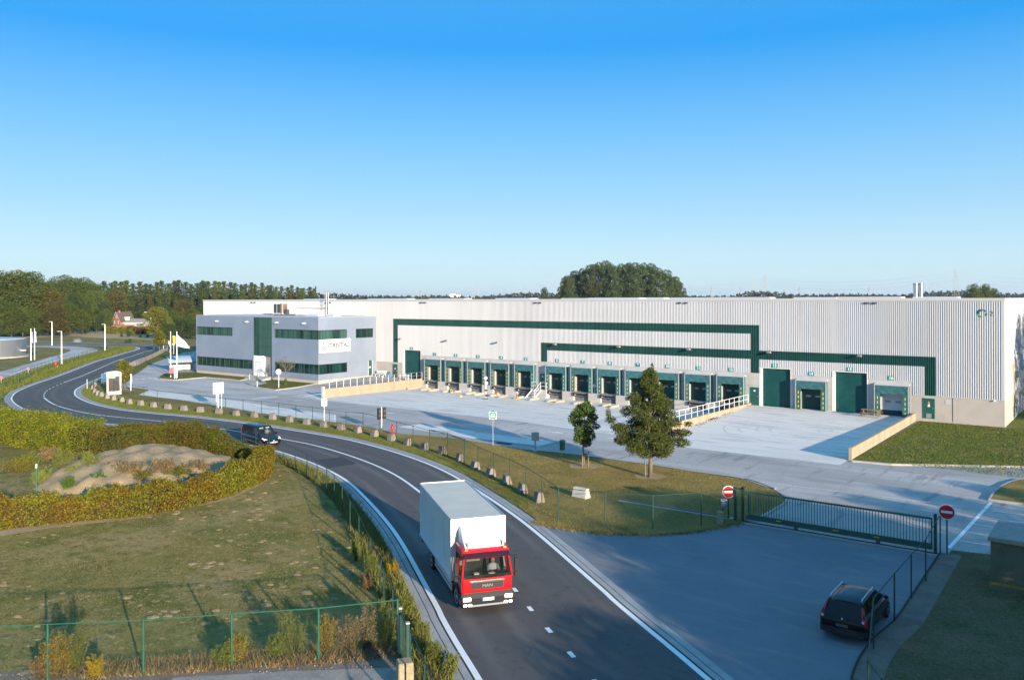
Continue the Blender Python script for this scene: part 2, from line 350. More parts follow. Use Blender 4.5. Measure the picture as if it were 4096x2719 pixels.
# worn wheel tracks across the carriageway, driven by the across/along coordinates of the strip
nt = m_road.node_tree; L = nt.links; bs = nt.nodes['Principled BSDF']; src = bs.inputs['Base Color'].links[0].from_socket
uvn = nd(nt, 'ShaderNodeUVMap'); sp0 = nd(nt, 'ShaderNodeSeparateXYZ'); L.new(uvn.outputs[0], sp0.inputs[0])
ab = nd(nt, 'ShaderNodeMath', operation='ABSOLUTE'); L.new(sp0.outputs[0], ab.inputs[0])
dd_ = nd(nt, 'ShaderNodeMath', operation='SUBTRACT'); L.new(ab.outputs[0], dd_.inputs[0]); dd_.inputs[1].default_value = 1.85
d2_ = nd(nt, 'ShaderNodeMath', operation='ABSOLUTE'); L.new(dd_.outputs[0], d2_.inputs[0])
d3_ = nd(nt, 'ShaderNodeMath', operation='SUBTRACT'); L.new(d2_.outputs[0], d3_.inputs[0]); d3_.inputs[1].default_value = .85
d4_ = nd(nt, 'ShaderNodeMath', operation='ABSOLUTE'); L.new(d3_.outputs[0], d4_.inputs[0])
mr_ = nd(nt, 'ShaderNodeMapRange', ins={'From Min': .45, 'From Max': .05, 'To Min': 0.0, 'To Max': .55}); L.new(d4_.outputs[0], mr_.inputs['Value'])
mpn = nd(nt, 'ShaderNodeMapping'); mpn.inputs['Scale'].default_value = (1.3, .05, 1); L.new(uvn.outputs[0], mpn.inputs[0])
nz = nd(nt, 'ShaderNodeTexNoise', ins={'Scale': 1.0, 'Detail': 5.0}); L.new(mpn.outputs[0], nz.inputs['Vector'])
mz = nd(nt, 'ShaderNodeMapRange', ins={'From Min': .38, 'From Max': .62}); L.new(nz.outputs['Fac'], mz.inputs['Value'])
mm_ = nd(nt, 'ShaderNodeMath', operation='MULTIPLY'); L.new(mr_.outputs[0], mm_.inputs[0]); L.new(mz.outputs[0], mm_.inputs[1])
mixr = nd(nt, 'ShaderNodeMix', data_type='RGBA'); mixr.inputs[7].default_value = (.17, .155, .145, 1); L.new(mm_.outputs[0], mixr.inputs[0]); L.new(src, mixr.inputs[6]); L.new(mixr.outputs[2], bs.inputs['Base Color'])
ck_ = MB(); rr_ = random.Random(2)
for k_ in range(26):
    i_ = rr_.randrange(near_i0 := 30, len(CEN) - 4); c_ = offset(CEN, rr_.uniform(-3, 3))[i_]; a_ = rr_.uniform(0, 6.28); p_ = [c_]
    for _ in range(rr_.randint(4, 9)): a_ += rr_.uniform(-.6, .6); p_.append((p_[-1][0] + .3 * math.cos(a_), p_[-1][1] + .3 * math.sin(a_)))
    ribbon(ck_, p_, -.006, .006, .024)
struct(ck_.build('road_crack', m_joint))
gt = MB()
for s in (1, -1): ribbon(gt, CEN, s * (EW + .16), s * (EW + .78), 0.035)
struct(gt.build('gutter', m_gut))
jb = MB()
for s in (1, -1):
    ribbon(jb, CEN, s * (EW + .08), s * (EW + .17), 0.028); ribbon(jb, CEN, s * (EW + .42), s * (EW + .45), 0.04)
struct(jb.build('gutter_joint', m_joint))
mk = MB()
for s in (1, -1): ribbon(mk, CEN, s * (EW - .14), s * (EW + .08), 0.03)
def near_i(p): return min(range(len(CEN)), key=lambda i: math.dist(CEN[i], p))
i0, i1, i2, i3 = near_i(G(254, 1531)), near_i(G(182, 1590)), near_i((-29.5, 34.2)), len(CEN) - 1
ribbon(mk, CEN[:i0 + 1], -.09, .09, 0.03); ribbon(mk, CEN[i1:i2 + 1], -.09, .09, 0.03)
dash = resample(CEN[i0:i1 + 1], 0.5)
for k in range(2, len(dash) - 3, 5): ribbon(mk, dash[k:k + 3], -.09, .09, 0.03)
d0 = near_i(G(2062, 2362)); dash = resample(CEN[d0 - 1:], 0.25)
ph = 0
for k in range(0, len(dash) - 5, 9): ribbon(mk, dash[k + 1:k + 4], -.09, .09, 0.03)
struct(mk.build('road_marking', m_white))
dp = MB(); dp.sheet(gs('H', [(830, 650), (1045, 622), (1185, 682), (930, 720)]), 0.027); struct(dp.build('road_patch', m_dark))

# fence line on the site side (used by fence, verge and yard)
FEN = gs('U', [(480, 690)]) + gs('J', [(1665, 1195), (1208, 1225), (757, 1190), (317, 1140)]) + gs('I', [(1495, 520), (1352, 415), (1208, 335), (1065, 270), (923, 205), (800, 120), (650, 55), (490, 20)]) + \
      gs('H', [(2148, 690), (1995, 625), (1835, 590), (1685, 540), (1537, 500), (1387, 445), (1237, 405), (1085, 395), (935, 370), (785, 345), (636, 325), (482, 300), (328, 280), (162, 265), (5, 250)]) + \
      gs('P', [(2060, 1320), (1680, 1200), (1345, 1130), (1050, 1060), (805, 1000), (605, 960), (430, 930), (250, 870), (170, 800)])
FARBAR = gs('P', [(230, 760), (520, 680), (830, 470), (1250, 200), (1480, 120), (1680, 20)]) + gs('Q', [(130, 845), (350, 745), (560, 640), (750, 560)])

# the yard
yard = [(-17.7, 44.5), (60, 43.0), (60, 91.25), (PITX1, 91.25), (PITX1, PITY0), (-86.6, PITY0), (-86.6, 91.25), (-130, 91.25)] + gs('A', [(1900, 830), (1560, 872), (1512, 912), (1235, 1085), (1160, 1130)]) + [g('P', 480, 820)] + FEN[::-1][3:-1]
yb = MB(); yb.sheet(yard, 0.012); struct(yb.build('yard', m_yard))
apr_edge = gs('J', [(60, 1165), (300, 1205), (700, 1262), (1200, 1278), (1600, 1248), (1850, 1205), (2040, 1160)])
ic = near_i(G(2130, 2090)); ie = near_i((-6.5, 17.5))
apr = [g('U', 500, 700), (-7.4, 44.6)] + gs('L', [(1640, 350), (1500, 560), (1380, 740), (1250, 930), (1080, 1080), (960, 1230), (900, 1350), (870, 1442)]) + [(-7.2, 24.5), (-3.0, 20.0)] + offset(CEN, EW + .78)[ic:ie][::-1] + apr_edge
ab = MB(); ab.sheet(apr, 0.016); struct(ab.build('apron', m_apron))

def zyard(x, y): return 0.02 - 0.80 * max(0.0, (y - PITY0) / (91.13 - PITY0))
def zramp(x, y): return 0.02 + 0.37 * min(1.0, max(0.0, (y - 66.0) / (91.1 - 66.0)))
def grid_sheet(x0, x1, y0, y1, nx, ny, zf, m, name):
    b = MB(); vs = []
    for j in range(ny + 1):
        for i in range(nx + 1):
            x, y = x0 + (x1 - x0) * i / nx, y0 + (y1 - y0) * j / ny; vs.append((x, y, zf(x, y)))
    b.add(vs, [(j * (nx + 1) + i, j * (nx + 1) + i + 1, (j + 1) * (nx + 1) + i + 1, (j + 1) * (nx + 1) + i) for j in range(ny) for i in range(nx)])
    return struct(b.build(name, m))
grid_sheet(PITX0, PITX1, PITY0 - .02, 91.2, 20, 6, zyard, m_conc, 'dock_yard')
rp = MB(); rp.add([(x, y, zramp(x, y) + (.004 if y < 67 else 0)) for x, y in ((-38.2, 63.9), (-17.8, 63.9), (-17.8, 66.2), (-35.0, 66.2), (-17.8, 91.15), (-35.0, 91.15))], [(0, 1, 2, 3), (3, 2, 4, 5)])
struct(rp.build('ramp', m_conc))
lr = MB(); lr.add([(x, y, z) for x, y, z in ((-96.1, 80.2, .03), (-82.8, 69.3, .03), (-85.9, 91.1, .40), (-96.1, 91.1, .40), (-96.1, 88.0, .38), (-85.6, 88.5, .38))], [(0, 1, 5, 4), (4, 5, 2, 3)])
struct(lr.build('ramp', m_yard))
st = MB(); st.sheet([(-82.4, 68.1), (-38.2, 68.1), (-38.2, 66.0), (-52, 67.6), (-82.4, 67.3)], 0.018); struct(st.build('yard_edge', m_conc))
# pale concrete lane beside the verge, weighbridge, plates
ln = MB(); ln.sheet(gs('A', [(1410, 1212), (1700, 1240), (2362, 1322)]) + gs('H', [(430, 175), (985, 248), (985, 320), (640, 270), (320, 235)]) + gs('A', [(2362, 1400), (1900, 1330), (1500, 1275), (1310, 1252)]), 0.02)
ln.sheet(gs('H', [(1535, 350), (1740, 325)]) + gs('S', [(0, 462), (1062, 592), (800, 660), (0, 565)]), 0.03)
struct(ln.build('concrete_lane', m_conc))
pl = MB(); pl.sheet(gs('S', [(258, 616), (292, 600), (490, 624), (440, 640)]), 0.034)
for a, b in (((0, 470), (1040, 597)), ((0, 562), (790, 655))): line(pl, g('S', *a), g('S', *b), .14, 0.036)
line(pl, g('H', 1540, 350), g('H', 1740, 328), .12, 0.036)
struct(pl.build('drain_plate', m_dark))

# painted lines in the yard and the parking places
wl = MB()
def pline(w, pts, wd=.13): 
    P = gs(w, pts)
    for a, b in zip(P[:-1], P[1:]): line(wl, a, b, wd, 0.026)
for pts in ([(0, 325), (270, 355)], [(590, 380), (1220, 445), (1390, 420), (790, 358), (1730, 240)], [(1150, 380), (2020, 270)], [(590, 250), (1080, 180)], [(0, 265), (800, 165)], [(0, 205), (530, 140)], [(0, 155), (270, 120)], [(0, 282), (130, 300), (270, 290)]): pline('R', pts)
pline('A', [(1430, 1100), (1560, 1120), (2016, 1168), (2090, 1175)]); pline('A', [(1660, 1112), (1850, 1140), (2350, 1195)], .1)
pline('R', [(0, 725), (580, 785), (1150, 870), (1760, 950), (2352, 1040)], .16); pline('A', [(1410, 1215), (1700, 1242), (2362, 1330)], .16)
pline('H', [(430, 172), (985, 245), (985, 312)], .18); pline('A', [(1250, 1062), (1440, 955), (1590, 932)]); pline('A', [(1800, 880), (1850, 845)])
for x, y in ((1095, 560), (1260, 562), (1480, 547), (1665, 537), (1852, 525), (2030, 530)):
    p, q = g('P', x - 45, y + 8), g('P', x + 45, y - 8); line(wl, p, q, .55, 0.026)
for w, a, b in (('S', (930, 467), (1132, 488)), ('A', (1870, 1207), (1940, 1208)), ('O', (310, 1125), (460, 1088)), ('H', (1440, 225), (1520, 232)), ('P', (1320, 660), (1690, 635)), ('H', (620, 120), (700, 112)), ('R', (1990, 1165), (2352, 1105))):
    p, q = Vector(g(w, *a)), Vector(g(w, *b)); line(wl, p, q, .22, 0.026)
    d = (q - p); n = Vector((-d.y, d.x)).normalized()
    if w in ('S', 'O'): wl.sheet([tuple(p + d * .5 + n * .3), tuple(p + d * .5 - n * .3), tuple(q)], 0.03)
cx_, cy_ = g('R', 1880, 710); e1 = Vector(g('R', 2120, 690)) - Vector(g('R', 1640, 720))
ring = [Vector((cx_, cy_)) + e1 * .5 * math.cos(t) + Vector((0, 1.5)) * math.sin(t) for t in [k * math.pi / 16 for k in range(33)]]
ribbon(wl, [tuple(p) for p in ring], -.12, .12, 0.026)
for k in (-.5, .5): wl.sheet([(cx_ + k - .1, cy_ - .6), (cx_ + k + .25, cy_ - .4), (cx_ + k + .2, cy_ + .6), (cx_ + k - .2, cy_ + .3)], 0.03)
V_ = lambda pts, wd: pline('V', pts, wd)
V_([(350, 525), (655, 195)], .2)
for a, b in (((410, 470), (640, 504)), ((470, 408), (640, 434)), ((528, 353), (665, 375)), ((575, 300), (889, 345)), ((660, 258), (889, 286))): V_([a, b], .1)
struct(wl.build('yard_marking', m_white))
w2 = MB()
P = gs('K', [(430, 505), (900, 562), (1400, 622), (1760, 668)]); 
for a, b in zip(P[:-1], P[1:]): line(w2, a, b, .16, 0.026)
V = gs('V', [(0, 178), (270, 205), (620, 245)])
for a, b in zip(V[:-1], V[1:]): line(w2, a, b, .14, 0.027)
struct(w2.build('yard_channel', m_wornp))
gs_ = MB(); gs_.sheet([(-18.3, 44.15), (-7.5, 44.2), (-7.5, 44.75), (-18.3, 44.7)], 0.03); gs_.box(-25.5, -18.2, 44.35, 44.75, 0, .12); struct(gs_.build('gate_sill', m_kerb))
gr_ = MB(); gr_.box(-24.2, -7.6, 44.5, 44.56, 0.04, .075); gr_.box(-25.4, -18.4, 44.5, 44.56, .12, .16); struct(gr_.build('gate_track', m_dark))

# lawns and verges (slightly raised, with kerbs)
def lawn(name, poly, m, z=.09, kerb=None):
    b = MB(); b.prism(poly, -.01, z); o = struct(b.build(name, m)); return o
isl_n = gs('K', [(335, 792), (440, 762), (540, 705), (605, 665), (618, 632), (560, 582), (450, 532), (330, 490)]) + gs('J', [(2362, 850), (2200, 792), (2000, 742), (1600, 686), (1200, 622), (900, 581), (500, 526), (180, 491), (0, 476)]) + \
        gs('H', [(2000, 455), (1900, 446), (1600, 421), (1400, 386), (1250, 351), (1000, 316), (700, 281), (300, 231), (0, 181)]) + gs('A', [(1950, 1340), (1700, 1300), (1500, 1277), (1310, 1252)]) + gs('P', [(1500, 995), (1820, 862), (1780, 850), (1300, 792), (1130, 790), (1000, 700), (950, 560)]) + [g('P', 620, 640), g('P', 200, 760)]
ia = near_i(G(310, 1540)); SOUTH = offset(CEN, EW + .78)[ia:ic + 1]
lawn('verge_lawn', SOUTH + apr_edge + isl_n, m_dry, .07)
kb = MB()
K1 = spline(isl_n[:18], 4); ribbon(kb, K1, 0.0, -.16, .10); ribbon(kb, K1, -.158, -.162, lambda x, y: .05)
for i in range(len(K1) - 1):
    a, b = offset(K1, -.16)[i], offset(K1, -.16)[i + 1]; kb.quad((*a, 0), (*b, 0), (*b, .10), (*a, .10))
struct(kb.build('kerb', m_kerb))
lawn('barrier_lawn', gs('A', [(1130, 1050), (1150, 1095), (1245, 1070), (1440, 952), (1600, 895), (1720, 855), (1660, 835), (1500, 850), (1400, 895), (1240, 985)]), m_green, .06)
lawn('office_lawn', gs('A', [(1500, 1083), (1525, 1102), (1655, 1112), (1940, 1087)]) + gs('B', [(290, 850), (560, 872), (612, 880), (705, 866)]) + [(-111.6, 79.6), (-129.5, 79.6), g('A', 1640, 1045), g('A', 1550, 1052)], m_green, .09)
lawn('office_lawn', gs('B', [(735, 937), (960, 970), (1015, 962), (1150, 945), (1362, 905)]) + [(-107.2, 79.6)] + gs('B', [(850, 888), (885, 906)]), m_green, .09)
k2 = MB()
for pts in (gs('A', [(1500, 1083), (1525, 1102), (1655, 1112), (1940, 1087)]) + gs('B', [(290, 850), (560, 872), (612, 880), (705, 866)]), gs('B', [(735, 937), (960, 970), (1015, 962), (1150, 945), (1362, 905)])):
    ribbon(k2, pts, -.02, -.22, .12)
    for a, b in zip(offset(pts, -.22)[:-1], offset(pts, -.22)[1:]): k2.quad((*a, 0), (*b, 0), (*b, .12), (*a, .12))
struct(k2.build('kerb', m_kerb))
# right-hand lawn beside the warehouse, small lawn at the frame edge
rl = [(-17.55, 91.1), (-17.45, 66.4)] + gs('K', [(1200, 362), (1395, 378), (1700, 382), (2362, 398)]) + [(40, 64.5), (40, 140), (-10.1, 140), (-10.1, 91.1)]
lawn('warehouse_lawn', rl, m_green, .12)
k3 = MB(); pts = gs('K', [(1110, 358), (1390, 384), (1700, 388), (2362, 402)]) + [(40, 64.0)]
ribbon(k3, pts, 0.05, -.16, .14)
for a, b in zip(offset(pts, -.16)[:-1], offset(pts, -.16)[1:]): k3.quad((*a, 0), (*b, 0), (*b, .14), (*a, .14))
rs = gs('V', [(889, 40), (800, 62), (735, 95), (690, 130), (655, 185), (889, 215)])
k3b = offset(rs, .15); ribbon(k3, rs, -.02, -.18, .14)
for a, b in zip(offset(rs, -.18)[:-1], offset(rs, -.18)[1:]): k3.quad((*a, 0), (*b, 0), (*b, .14), (*a, .14))
struct(k3.build('kerb', m_kerb))
lawn('corner_lawn', rs + [(12, rs[-1][1] - .4), (12, rs[0][1])], m_dry, .12)
# ground around the kiosk and the right-hand fence
kl = gs('L', [(1700, 372), (1740, 330), (1900, 350), (2060, 365), (2362, 400)]) + [(30, 42.5), (30, 5), (0, 14), (-3.0, 20.0), (-7.0, 24.5)] + gs('L', [(875, 1442), (905, 1350), (965, 1230), (1085, 1080), (1255, 930), (1385, 740), (1505, 560)])
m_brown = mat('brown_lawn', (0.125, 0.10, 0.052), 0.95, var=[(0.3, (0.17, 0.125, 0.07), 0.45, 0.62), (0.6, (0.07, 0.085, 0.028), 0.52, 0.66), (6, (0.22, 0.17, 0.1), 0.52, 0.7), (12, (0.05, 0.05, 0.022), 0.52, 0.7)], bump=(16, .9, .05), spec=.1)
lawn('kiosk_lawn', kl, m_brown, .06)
gv = MB(); e = spline(gs('L', [(1640, 350), (1500, 560), (1380, 740), (1250, 930), (1080, 1080), (960, 1230), (900, 1350), (870, 1442)]), 6)
ribbon(gv, e, .05, .95, .07); struct(gv.build('gravel_strip', m_gravel))
k4 = MB(); ribbon(k4, e, -.02, .05, .10)
for a, b in zip(e[:-1], e[1:]): k4.quad((*a, 0), (*b, 0), (*b, .1), (*a, .1))
struct(k4.build('kerb', m_joint))
# foreground: gravel strip and old concrete drive at the bottom left
fg = MB(); fl = gs('M', [(-400, 1260), (0, 1150), (450, 1120), (1000, 1060), (1700, 1010), (2190, 985)]) + gs('N', [(300, 1180), (885, 1180), (1500, 1110), (1640, 1170)])
fg.sheet(fl + gs('N', [(1720, 1300), (1760, 1500), (1200, 1900)]) + gs('M', [(-400, 1900)]), 0.012); struct(fg.build('gravel_strip', m_gravel))
fd = MB(); fd.sheet(gs('M', [(1620, 1226), (1640, 1205), (2362, 1165)]) + gs('N', [(200, 1400), (700, 1375), (1640, 1345), (1740, 1420), (1900, 1800), (1000, 2100), (-200, 1700)]), 0.02); struct(fd.build('drive', mat('old_drive', (.30, .27, .23), .92, var=[(1.2, (.22, .2, .17), .42, .62), (6, (.36, .33, .29), .52, .7), (40, (.16, .15, .13), .54, .7)], bump=(40, .6, .01))))
sp = MB(); bp = gs('F', [(0, 1265), (500, 1185), (1100, 1120), (1500, 1040), (1900, 960), (2200, 830), (2300, 740), (2290, 650)]); ribbon(sp, spline(bp, 5), -.35, .9, 0.012); struct(sp.build('bare_strip', m_soil))
ring_b = MB()
for w, x, y, r in (('T', 175, 765, 1.15), ('T', 645, 838, 1.1), ('P', 1060, 850, 1.0), ('P', 1310, 865, .6)):
    c = g(w, x, y); ring_b.sheet([(c[0] + r * (1 + .15 * math.sin(k * 2.3)) * math.cos(k * .5236), c[1] + r * (1 + .12 * math.sin(k * 1.7)) * math.sin(k * .5236)) for k in range(12)], .078)
struct(ring_b.build('bare_soil', m_soil))
# far left: loop road, straw field
lp = MB(); lp.sheet(gs('O', [(-900, 1430), (0, 1160), (460, 1030), (960, 885), (1110, 830), (1400, 760), (1580, 690), (1560, 660), (1400, 640), (1000, 610), (480, 600), (-200, 600), (-200, 560), (480, 565), (1000, 575), (1700, 590), (2050, 625), (2200, 665), (2180, 700), (1800, 800), (1250, 950), (900, 1120), (500, 1250), (0, 1440), (-900, 1800)]), 0.02); struct(lp.build('loop_road', m_yard))
lm = MB(); P = gs('O', [(-300, 1420), (60, 1300), (600, 1100), (1250, 910), (1800, 740)])
for a, b in zip(P[:-1], P[1:]): line(lm, a, b, .3, .03)
struct(lm.build('road_marking', m_white))
sf = MB(); sf.sheet(gs('A', [(190, 720), (600, 695), (1000, 715), (1450, 735), (1500, 690), (1300, 655), (900, 640), (600, 650), (300, 680)]), 0.015); struct(sf.build('straw_field', m_straw))

# tyre marks left by turning trucks
tm = MB(); TZ = .019
def arc(c, r, a0, a1, w=.22, z=.024, n=22):
    global TZ; TZ = z = TZ + .0012; ribbon(tm, [(c[0] + r * math.cos(a0 + (a1 - a0) * k / n), c[1] + r * math.sin(a0 + (a1 - a0) * k / n)) for k in range(n + 1)], -w / 2, w / 2, z)
for c, r, a0, a1 in (((-24, 46), 14.5, -.5, -.15),): arc(c, r, a0, a1)
struct(tm.build('tyre_mark', mat('tyre_mark', (.142, .148, .158), .9, var=[(.7, (.19, .195, .2), .4, .55)])))
tm = MB()
for c in (-83.6, -75.2, -66.7, -57.5, -49.4, -41.4):
    for s in (-.95, .95): tm.add([(c + s - .14 + .5 * k, 69.5 + 5.2 * k * 1.0, zyard(0, 69.5 + 5.2 * k) + .006) for k in range(4)] + [(c + s + .14 + .5 * k, 69.5 + 5.2 * k, zyard(0, 69.5 + 5.2 * k) + .006) for k in range(4)], [(k, k + 4, k + 5, k + 1) for k in range(3)])
for r in (2.2, 3.4, 5.0, 6.4):
    for a0 in (0.3, 2.6, 4.4): pts = [(-25.5 + r * math.cos(a0 + .12 * k), 77 + r * math.sin(a0 + .12 * k)) for k in range(12)]; ribbon(tm, pts, -.1, .1, lambda x, y: zramp(x, y) + .006)
struct(tm.build('tyre_mark', mat('tyre_mark_pale', (.50, .475, .445), .9, var=[(1.2, (.66, .625, .58), .4, .58)])))
# ------------------------------------------------------------------ warehouse
m_clad = mat('white_cladding', (0.465, 0.475, 0.49), 0.45, var=[(0.15, (0.43, 0.44, 0.455), 0.45, 0.65, (1, 1, .12)), (1.6, (0.39, 0.395, 0.405), 0.56, 0.72, (1, 1, .04)), (.9, (0.50, 0.51, 0.525), 0.55, 0.7, (1, 1, .02))], spec=0.45)
m_cladg = mat('green_cladding', (0.003, 0.045, 0.04), 0.6, var=[(0.4, (0.005, 0.055, 0.048), 0.45, 0.6)], spec=0.2)
m_cap = mat('parapet_cap', (0.46, 0.455, 0.45), 0.5)
m_cpan = mat('concrete_panel', (0.42, 0.385, 0.345), 0.9, var=[(0.8, (0.36, 0.33, 0.295), 0.42, 0.66), (35, (0.5, 0.46, 0.42), 0.5, 0.7), (60, (0.28, 0.26, 0.235), 0.52, 0.7)], bump=(60, 0.3, 0.006))
m_cdock = mat('dock_concrete', (0.43, 0.415, 0.39), 0.9, var=[(0.9, (0.35, 0.34, 0.32), 0.42, 0.68), (4, (0.47, 0.45, 0.43), 0.5, 0.75)], bump=(40, 0.3, 0.006))
m_stain = mat('stained_concrete', (0.36, 0.295, 0.20), 0.92, var=[(0.7, (0.25, 0.21, 0.155), 0.45, 0.66, (1, 1, .25)), (3, (0.20, 0.18, 0.15), 0.58, 0.74, (1, 1, .2)), (18, (0.42, 0.35, 0.25), 0.5, 0.75)], bump=(30, 0.5, 0.01))
m_jambw = mat('white_jamb', (0.66, 0.64, 0.60), 0.5)
m_shut = mat('green_shutter', (0.006, 0.062, 0.058), 0.5, var=[(0.5, (0.009, 0.078, 0.072), 0.45, 0.62)], spec=0.3)
m_shutd = mat('dock_door_green', (0.008, 0.06, 0.055), 0.45, spec=0.4)
m_tarp = mat('green_tarpaulin', (0.025, 0.105, 0.11), 0.5, var=[(1.5, (0.045, 0.135, 0.14), 0.42, 0.62), (0.9, (0.015, 0.07, 0.075), 0.5, 0.72)], objrand=.25, bump=(7, 0.5, 0.03), spec=0.5)
m_alu = mat('aluminium', (0.66, 0.67, 0.68), 0.38, 0.6)
m_galv = mat('galvanised_steel', (0.52, 0.54, 0.56), 0.42, 0.75, var=[(9, (0.42, 0.44, 0.46), 0.45, 0.7)])
m_whitep = mat('white_paint', (0.78, 0.77, 0.75), 0.4)
m_yel = mat('yellow_mark', (0.55, 0.48, 0.03), 0.5)
m_rub = mat('black_rubber', (0.012, 0.012, 0.013), 0.7)
m_steel = mat('worn_steel', (0.26, 0.27, 0.28), 0.5, 0.5, var=[(4, (0.17, 0.17, 0.175), 0.45, 0.65), (12, (0.4, 0.4, 0.4), 0.58, 0.75)])
m_pitc = mat('dock_pit_concrete', (0.16, 0.165, 0.17), 0.9, var=[(3, (0.11, 0.115, 0.12), 0.45, 0.66)])
m_teal = mat('teal_sign', (0.005, 0.22, 0.21), 0.45)
m_win = mat('dock_window', (0.16, 0.17, 0.19), 0.1, spec=0.8)
m_roof = mat('roof_membrane', (0.22, 0.22, 0.22), 0.9)
m_rlite = mat('roof_light_dome', (0.50, 0.54, 0.58), 0.25, spec=0.6)
m_doorg = mat('green_door', (0.014, 0.075, 0.065), 0.4, var=[(2, (0.02, 0.095, 0.08), 0.5, 0.68)])
m_grate = mat('dark_grille', (0.06, 0.06, 0.06), 0.6)
m_pipe = mat('yellow_pipe', (0.70, 0.42, 0.03), 0.4)
m_chrome = mat('polished_steel', (0.62, 0.60, 0.58), 0.22, 1.0)
YF = 91.13; XR = -10.2; XL = -144.25; ZR = 12.36
WH = thing('warehouse', 'long white ribbed warehouse with green stripes and sixteen numbered loading docks', 'warehouse', (-77.0, YF, 0))
DK = dict(zip(range(1, 13), (-83.62, -79.45, -75.2, -70.97, -66.72, -61.56, -57.53, -53.47, -49.45, -45.42, -41.4, -37.38)))
DKR = {14: -28.27, 16: -20.17}
def ribs_v(mb, a, b, z0, z1, at, depth=.05, pitch=.2):
    """vertical trapezoid ribs between a and b; at(t, out, z) -> point"""
    n = max(1, round((b - a) / pitch)); p = (b - a) / n; row = []
    for i in range(n):
        s = a + i * p; row += [(s, 0), (s + p * .42, 0), (s + p * .56, depth), (s + p * .86, depth)]
    row.append((b, 0)); k = len(row)
    mb.add([at(t, o, z0) for t, o in row] + [at(t, o, z1) for t, o in row], [(i, i + 1, k + i + 1, k + i) for i in range(k - 1)])
def facade(x, z):
    base = 0
    if -96.17 < x < -90.46: base = 2.70
    elif -90.46 < x < -86.42: base = 4.70
    elif -86.42 < x < -34.0: base = 4.02
    elif -34.0 < x < -30.5: base = 4.66
    elif -30.5 < x < -26.1: base = 4.02
    elif -26.1 < x < -22.5: base = 4.66
    elif -22.5 < x < -18.29: base = 4.02
    elif x > -18.29: base = 2.68
    if z < base: return None
    gr = (8.48 < z < 9.47 and -92.44 < x < -34.15) or (-92.44 < x < -91.45 and z < 9.47) or (-35.16 < x < -34.15 and z < 9.47) or \
         (5.6 < z < 6.6 and -64.3 < x < -16.15) or (-64.3 < x < -63.3 and z < 6.6) or (-17.15 < x < -16.15 and z < 6.6)
    return 1 if gr else 0
xs = sorted({XL, -96.17, -92.44, -91.45, -90.46, -86.42, -64.3, -63.3, -35.16, -34.15, -34.0, -30.5, -26.1, -22.5, -18.29, -17.15, -16.15, XR - .16})
zs = [0.0, 2.68, 2.70, 4.02, 4.66, 4.70, 5.6, 6.6, 8.48, 9.47, 12.18]
cl, cg = MB(), MB()
for xa, xb in zip(xs[:-1], xs[1:]):
    za = None
    for z0, z1 in zip(zs[:-1], zs[1:]):
        v = facade((xa + xb) / 2, (z0 + z1) / 2)
        if v is not None: ribs_v(cg if v else cl, xa, xb, z0, z1, lambda t, o, z: (t, YF - o, z))
ribs_v(cl, YF + .16, 168.0, 2.70, 12.18, lambda t, o, z: (XR + o, t, z))
cl.box(XR - .16, XR + .036, YF - .036, YF + .16, 2.69, 12.18)
cl.box(XL - .02, XL + .02, YF + .03, 168, 0, 12.18); cl.box(XL, XR, 167.9, 168, 0, 12.18)
cl.build('cladding', m_clad, WH, world=True, fix=False); cg.build('green_stripe', m_cladg, WH, world=True, fix=False)
cp = MB(); cp.box(XL - .06, XR + .07, YF - .07, YF + .25, 12.18, 12.47); cp.box(XR - .25, XR + .07, YF + .25, 168.06, 12.18, 12.47); cp.box(XL - .06, XL + .25, YF + .25, 168.06, 12.18, 12.47)
cp.build('parapet', m_cap, WH, world=True)
rf = MB(); rf.box(XL + .25, XR - .25, YF + .25, 167.9, 12.1, ZR); rf.build('roof', m_roof, WH, world=True)
for xa, xb, y, h, w in ((-77.6, -71, 99, .17, 0), (-69, -62.5, 104, .15, 1), (-60.5, -52.5, 98, .18, 0), (-50.5, -44.8, 103, .17, 0), (-43, -35, 98, .2, 1), (-33.2, -28.2, 101, .17, 0), (-27.4, -20.6, 98.5, .2, 1), (-20, -15.5, 101, .17, 0), (-96, -88, 104, .18, 1), (-110, -100, 103, .18, 0), (-47, -40, 112, .2, 0), (-66, -57, 114, .2, 0), (-30, -23, 108, .2, 0), (-124, -117, 100, .15, 0)):
    b = MB(); b.obox(((xa + xb) / 2, y, ZR + .08 + h / 2), (xb - xa, 2.2, h), 0, 0, .985, .8)
    b.box(xa - .05, xb + .05, y - 1.15, y + 1.15, ZR, ZR + .08, 1); b.build('roof_light', [m_rlite if not w else m_cap, m_cap], WH, world=True)
for dx in (-.27, .27):
    b = MB(); b.lathe([(.25, 0), (.25, 1.6), (.28, 1.62), (.28, 1.78), (.24, 1.8), (.24, 1.74)], (-19.6 + dx, 101.0, ZR), 20); b.build('chimney', m_chrome, WH, smooth=SM, world=True)
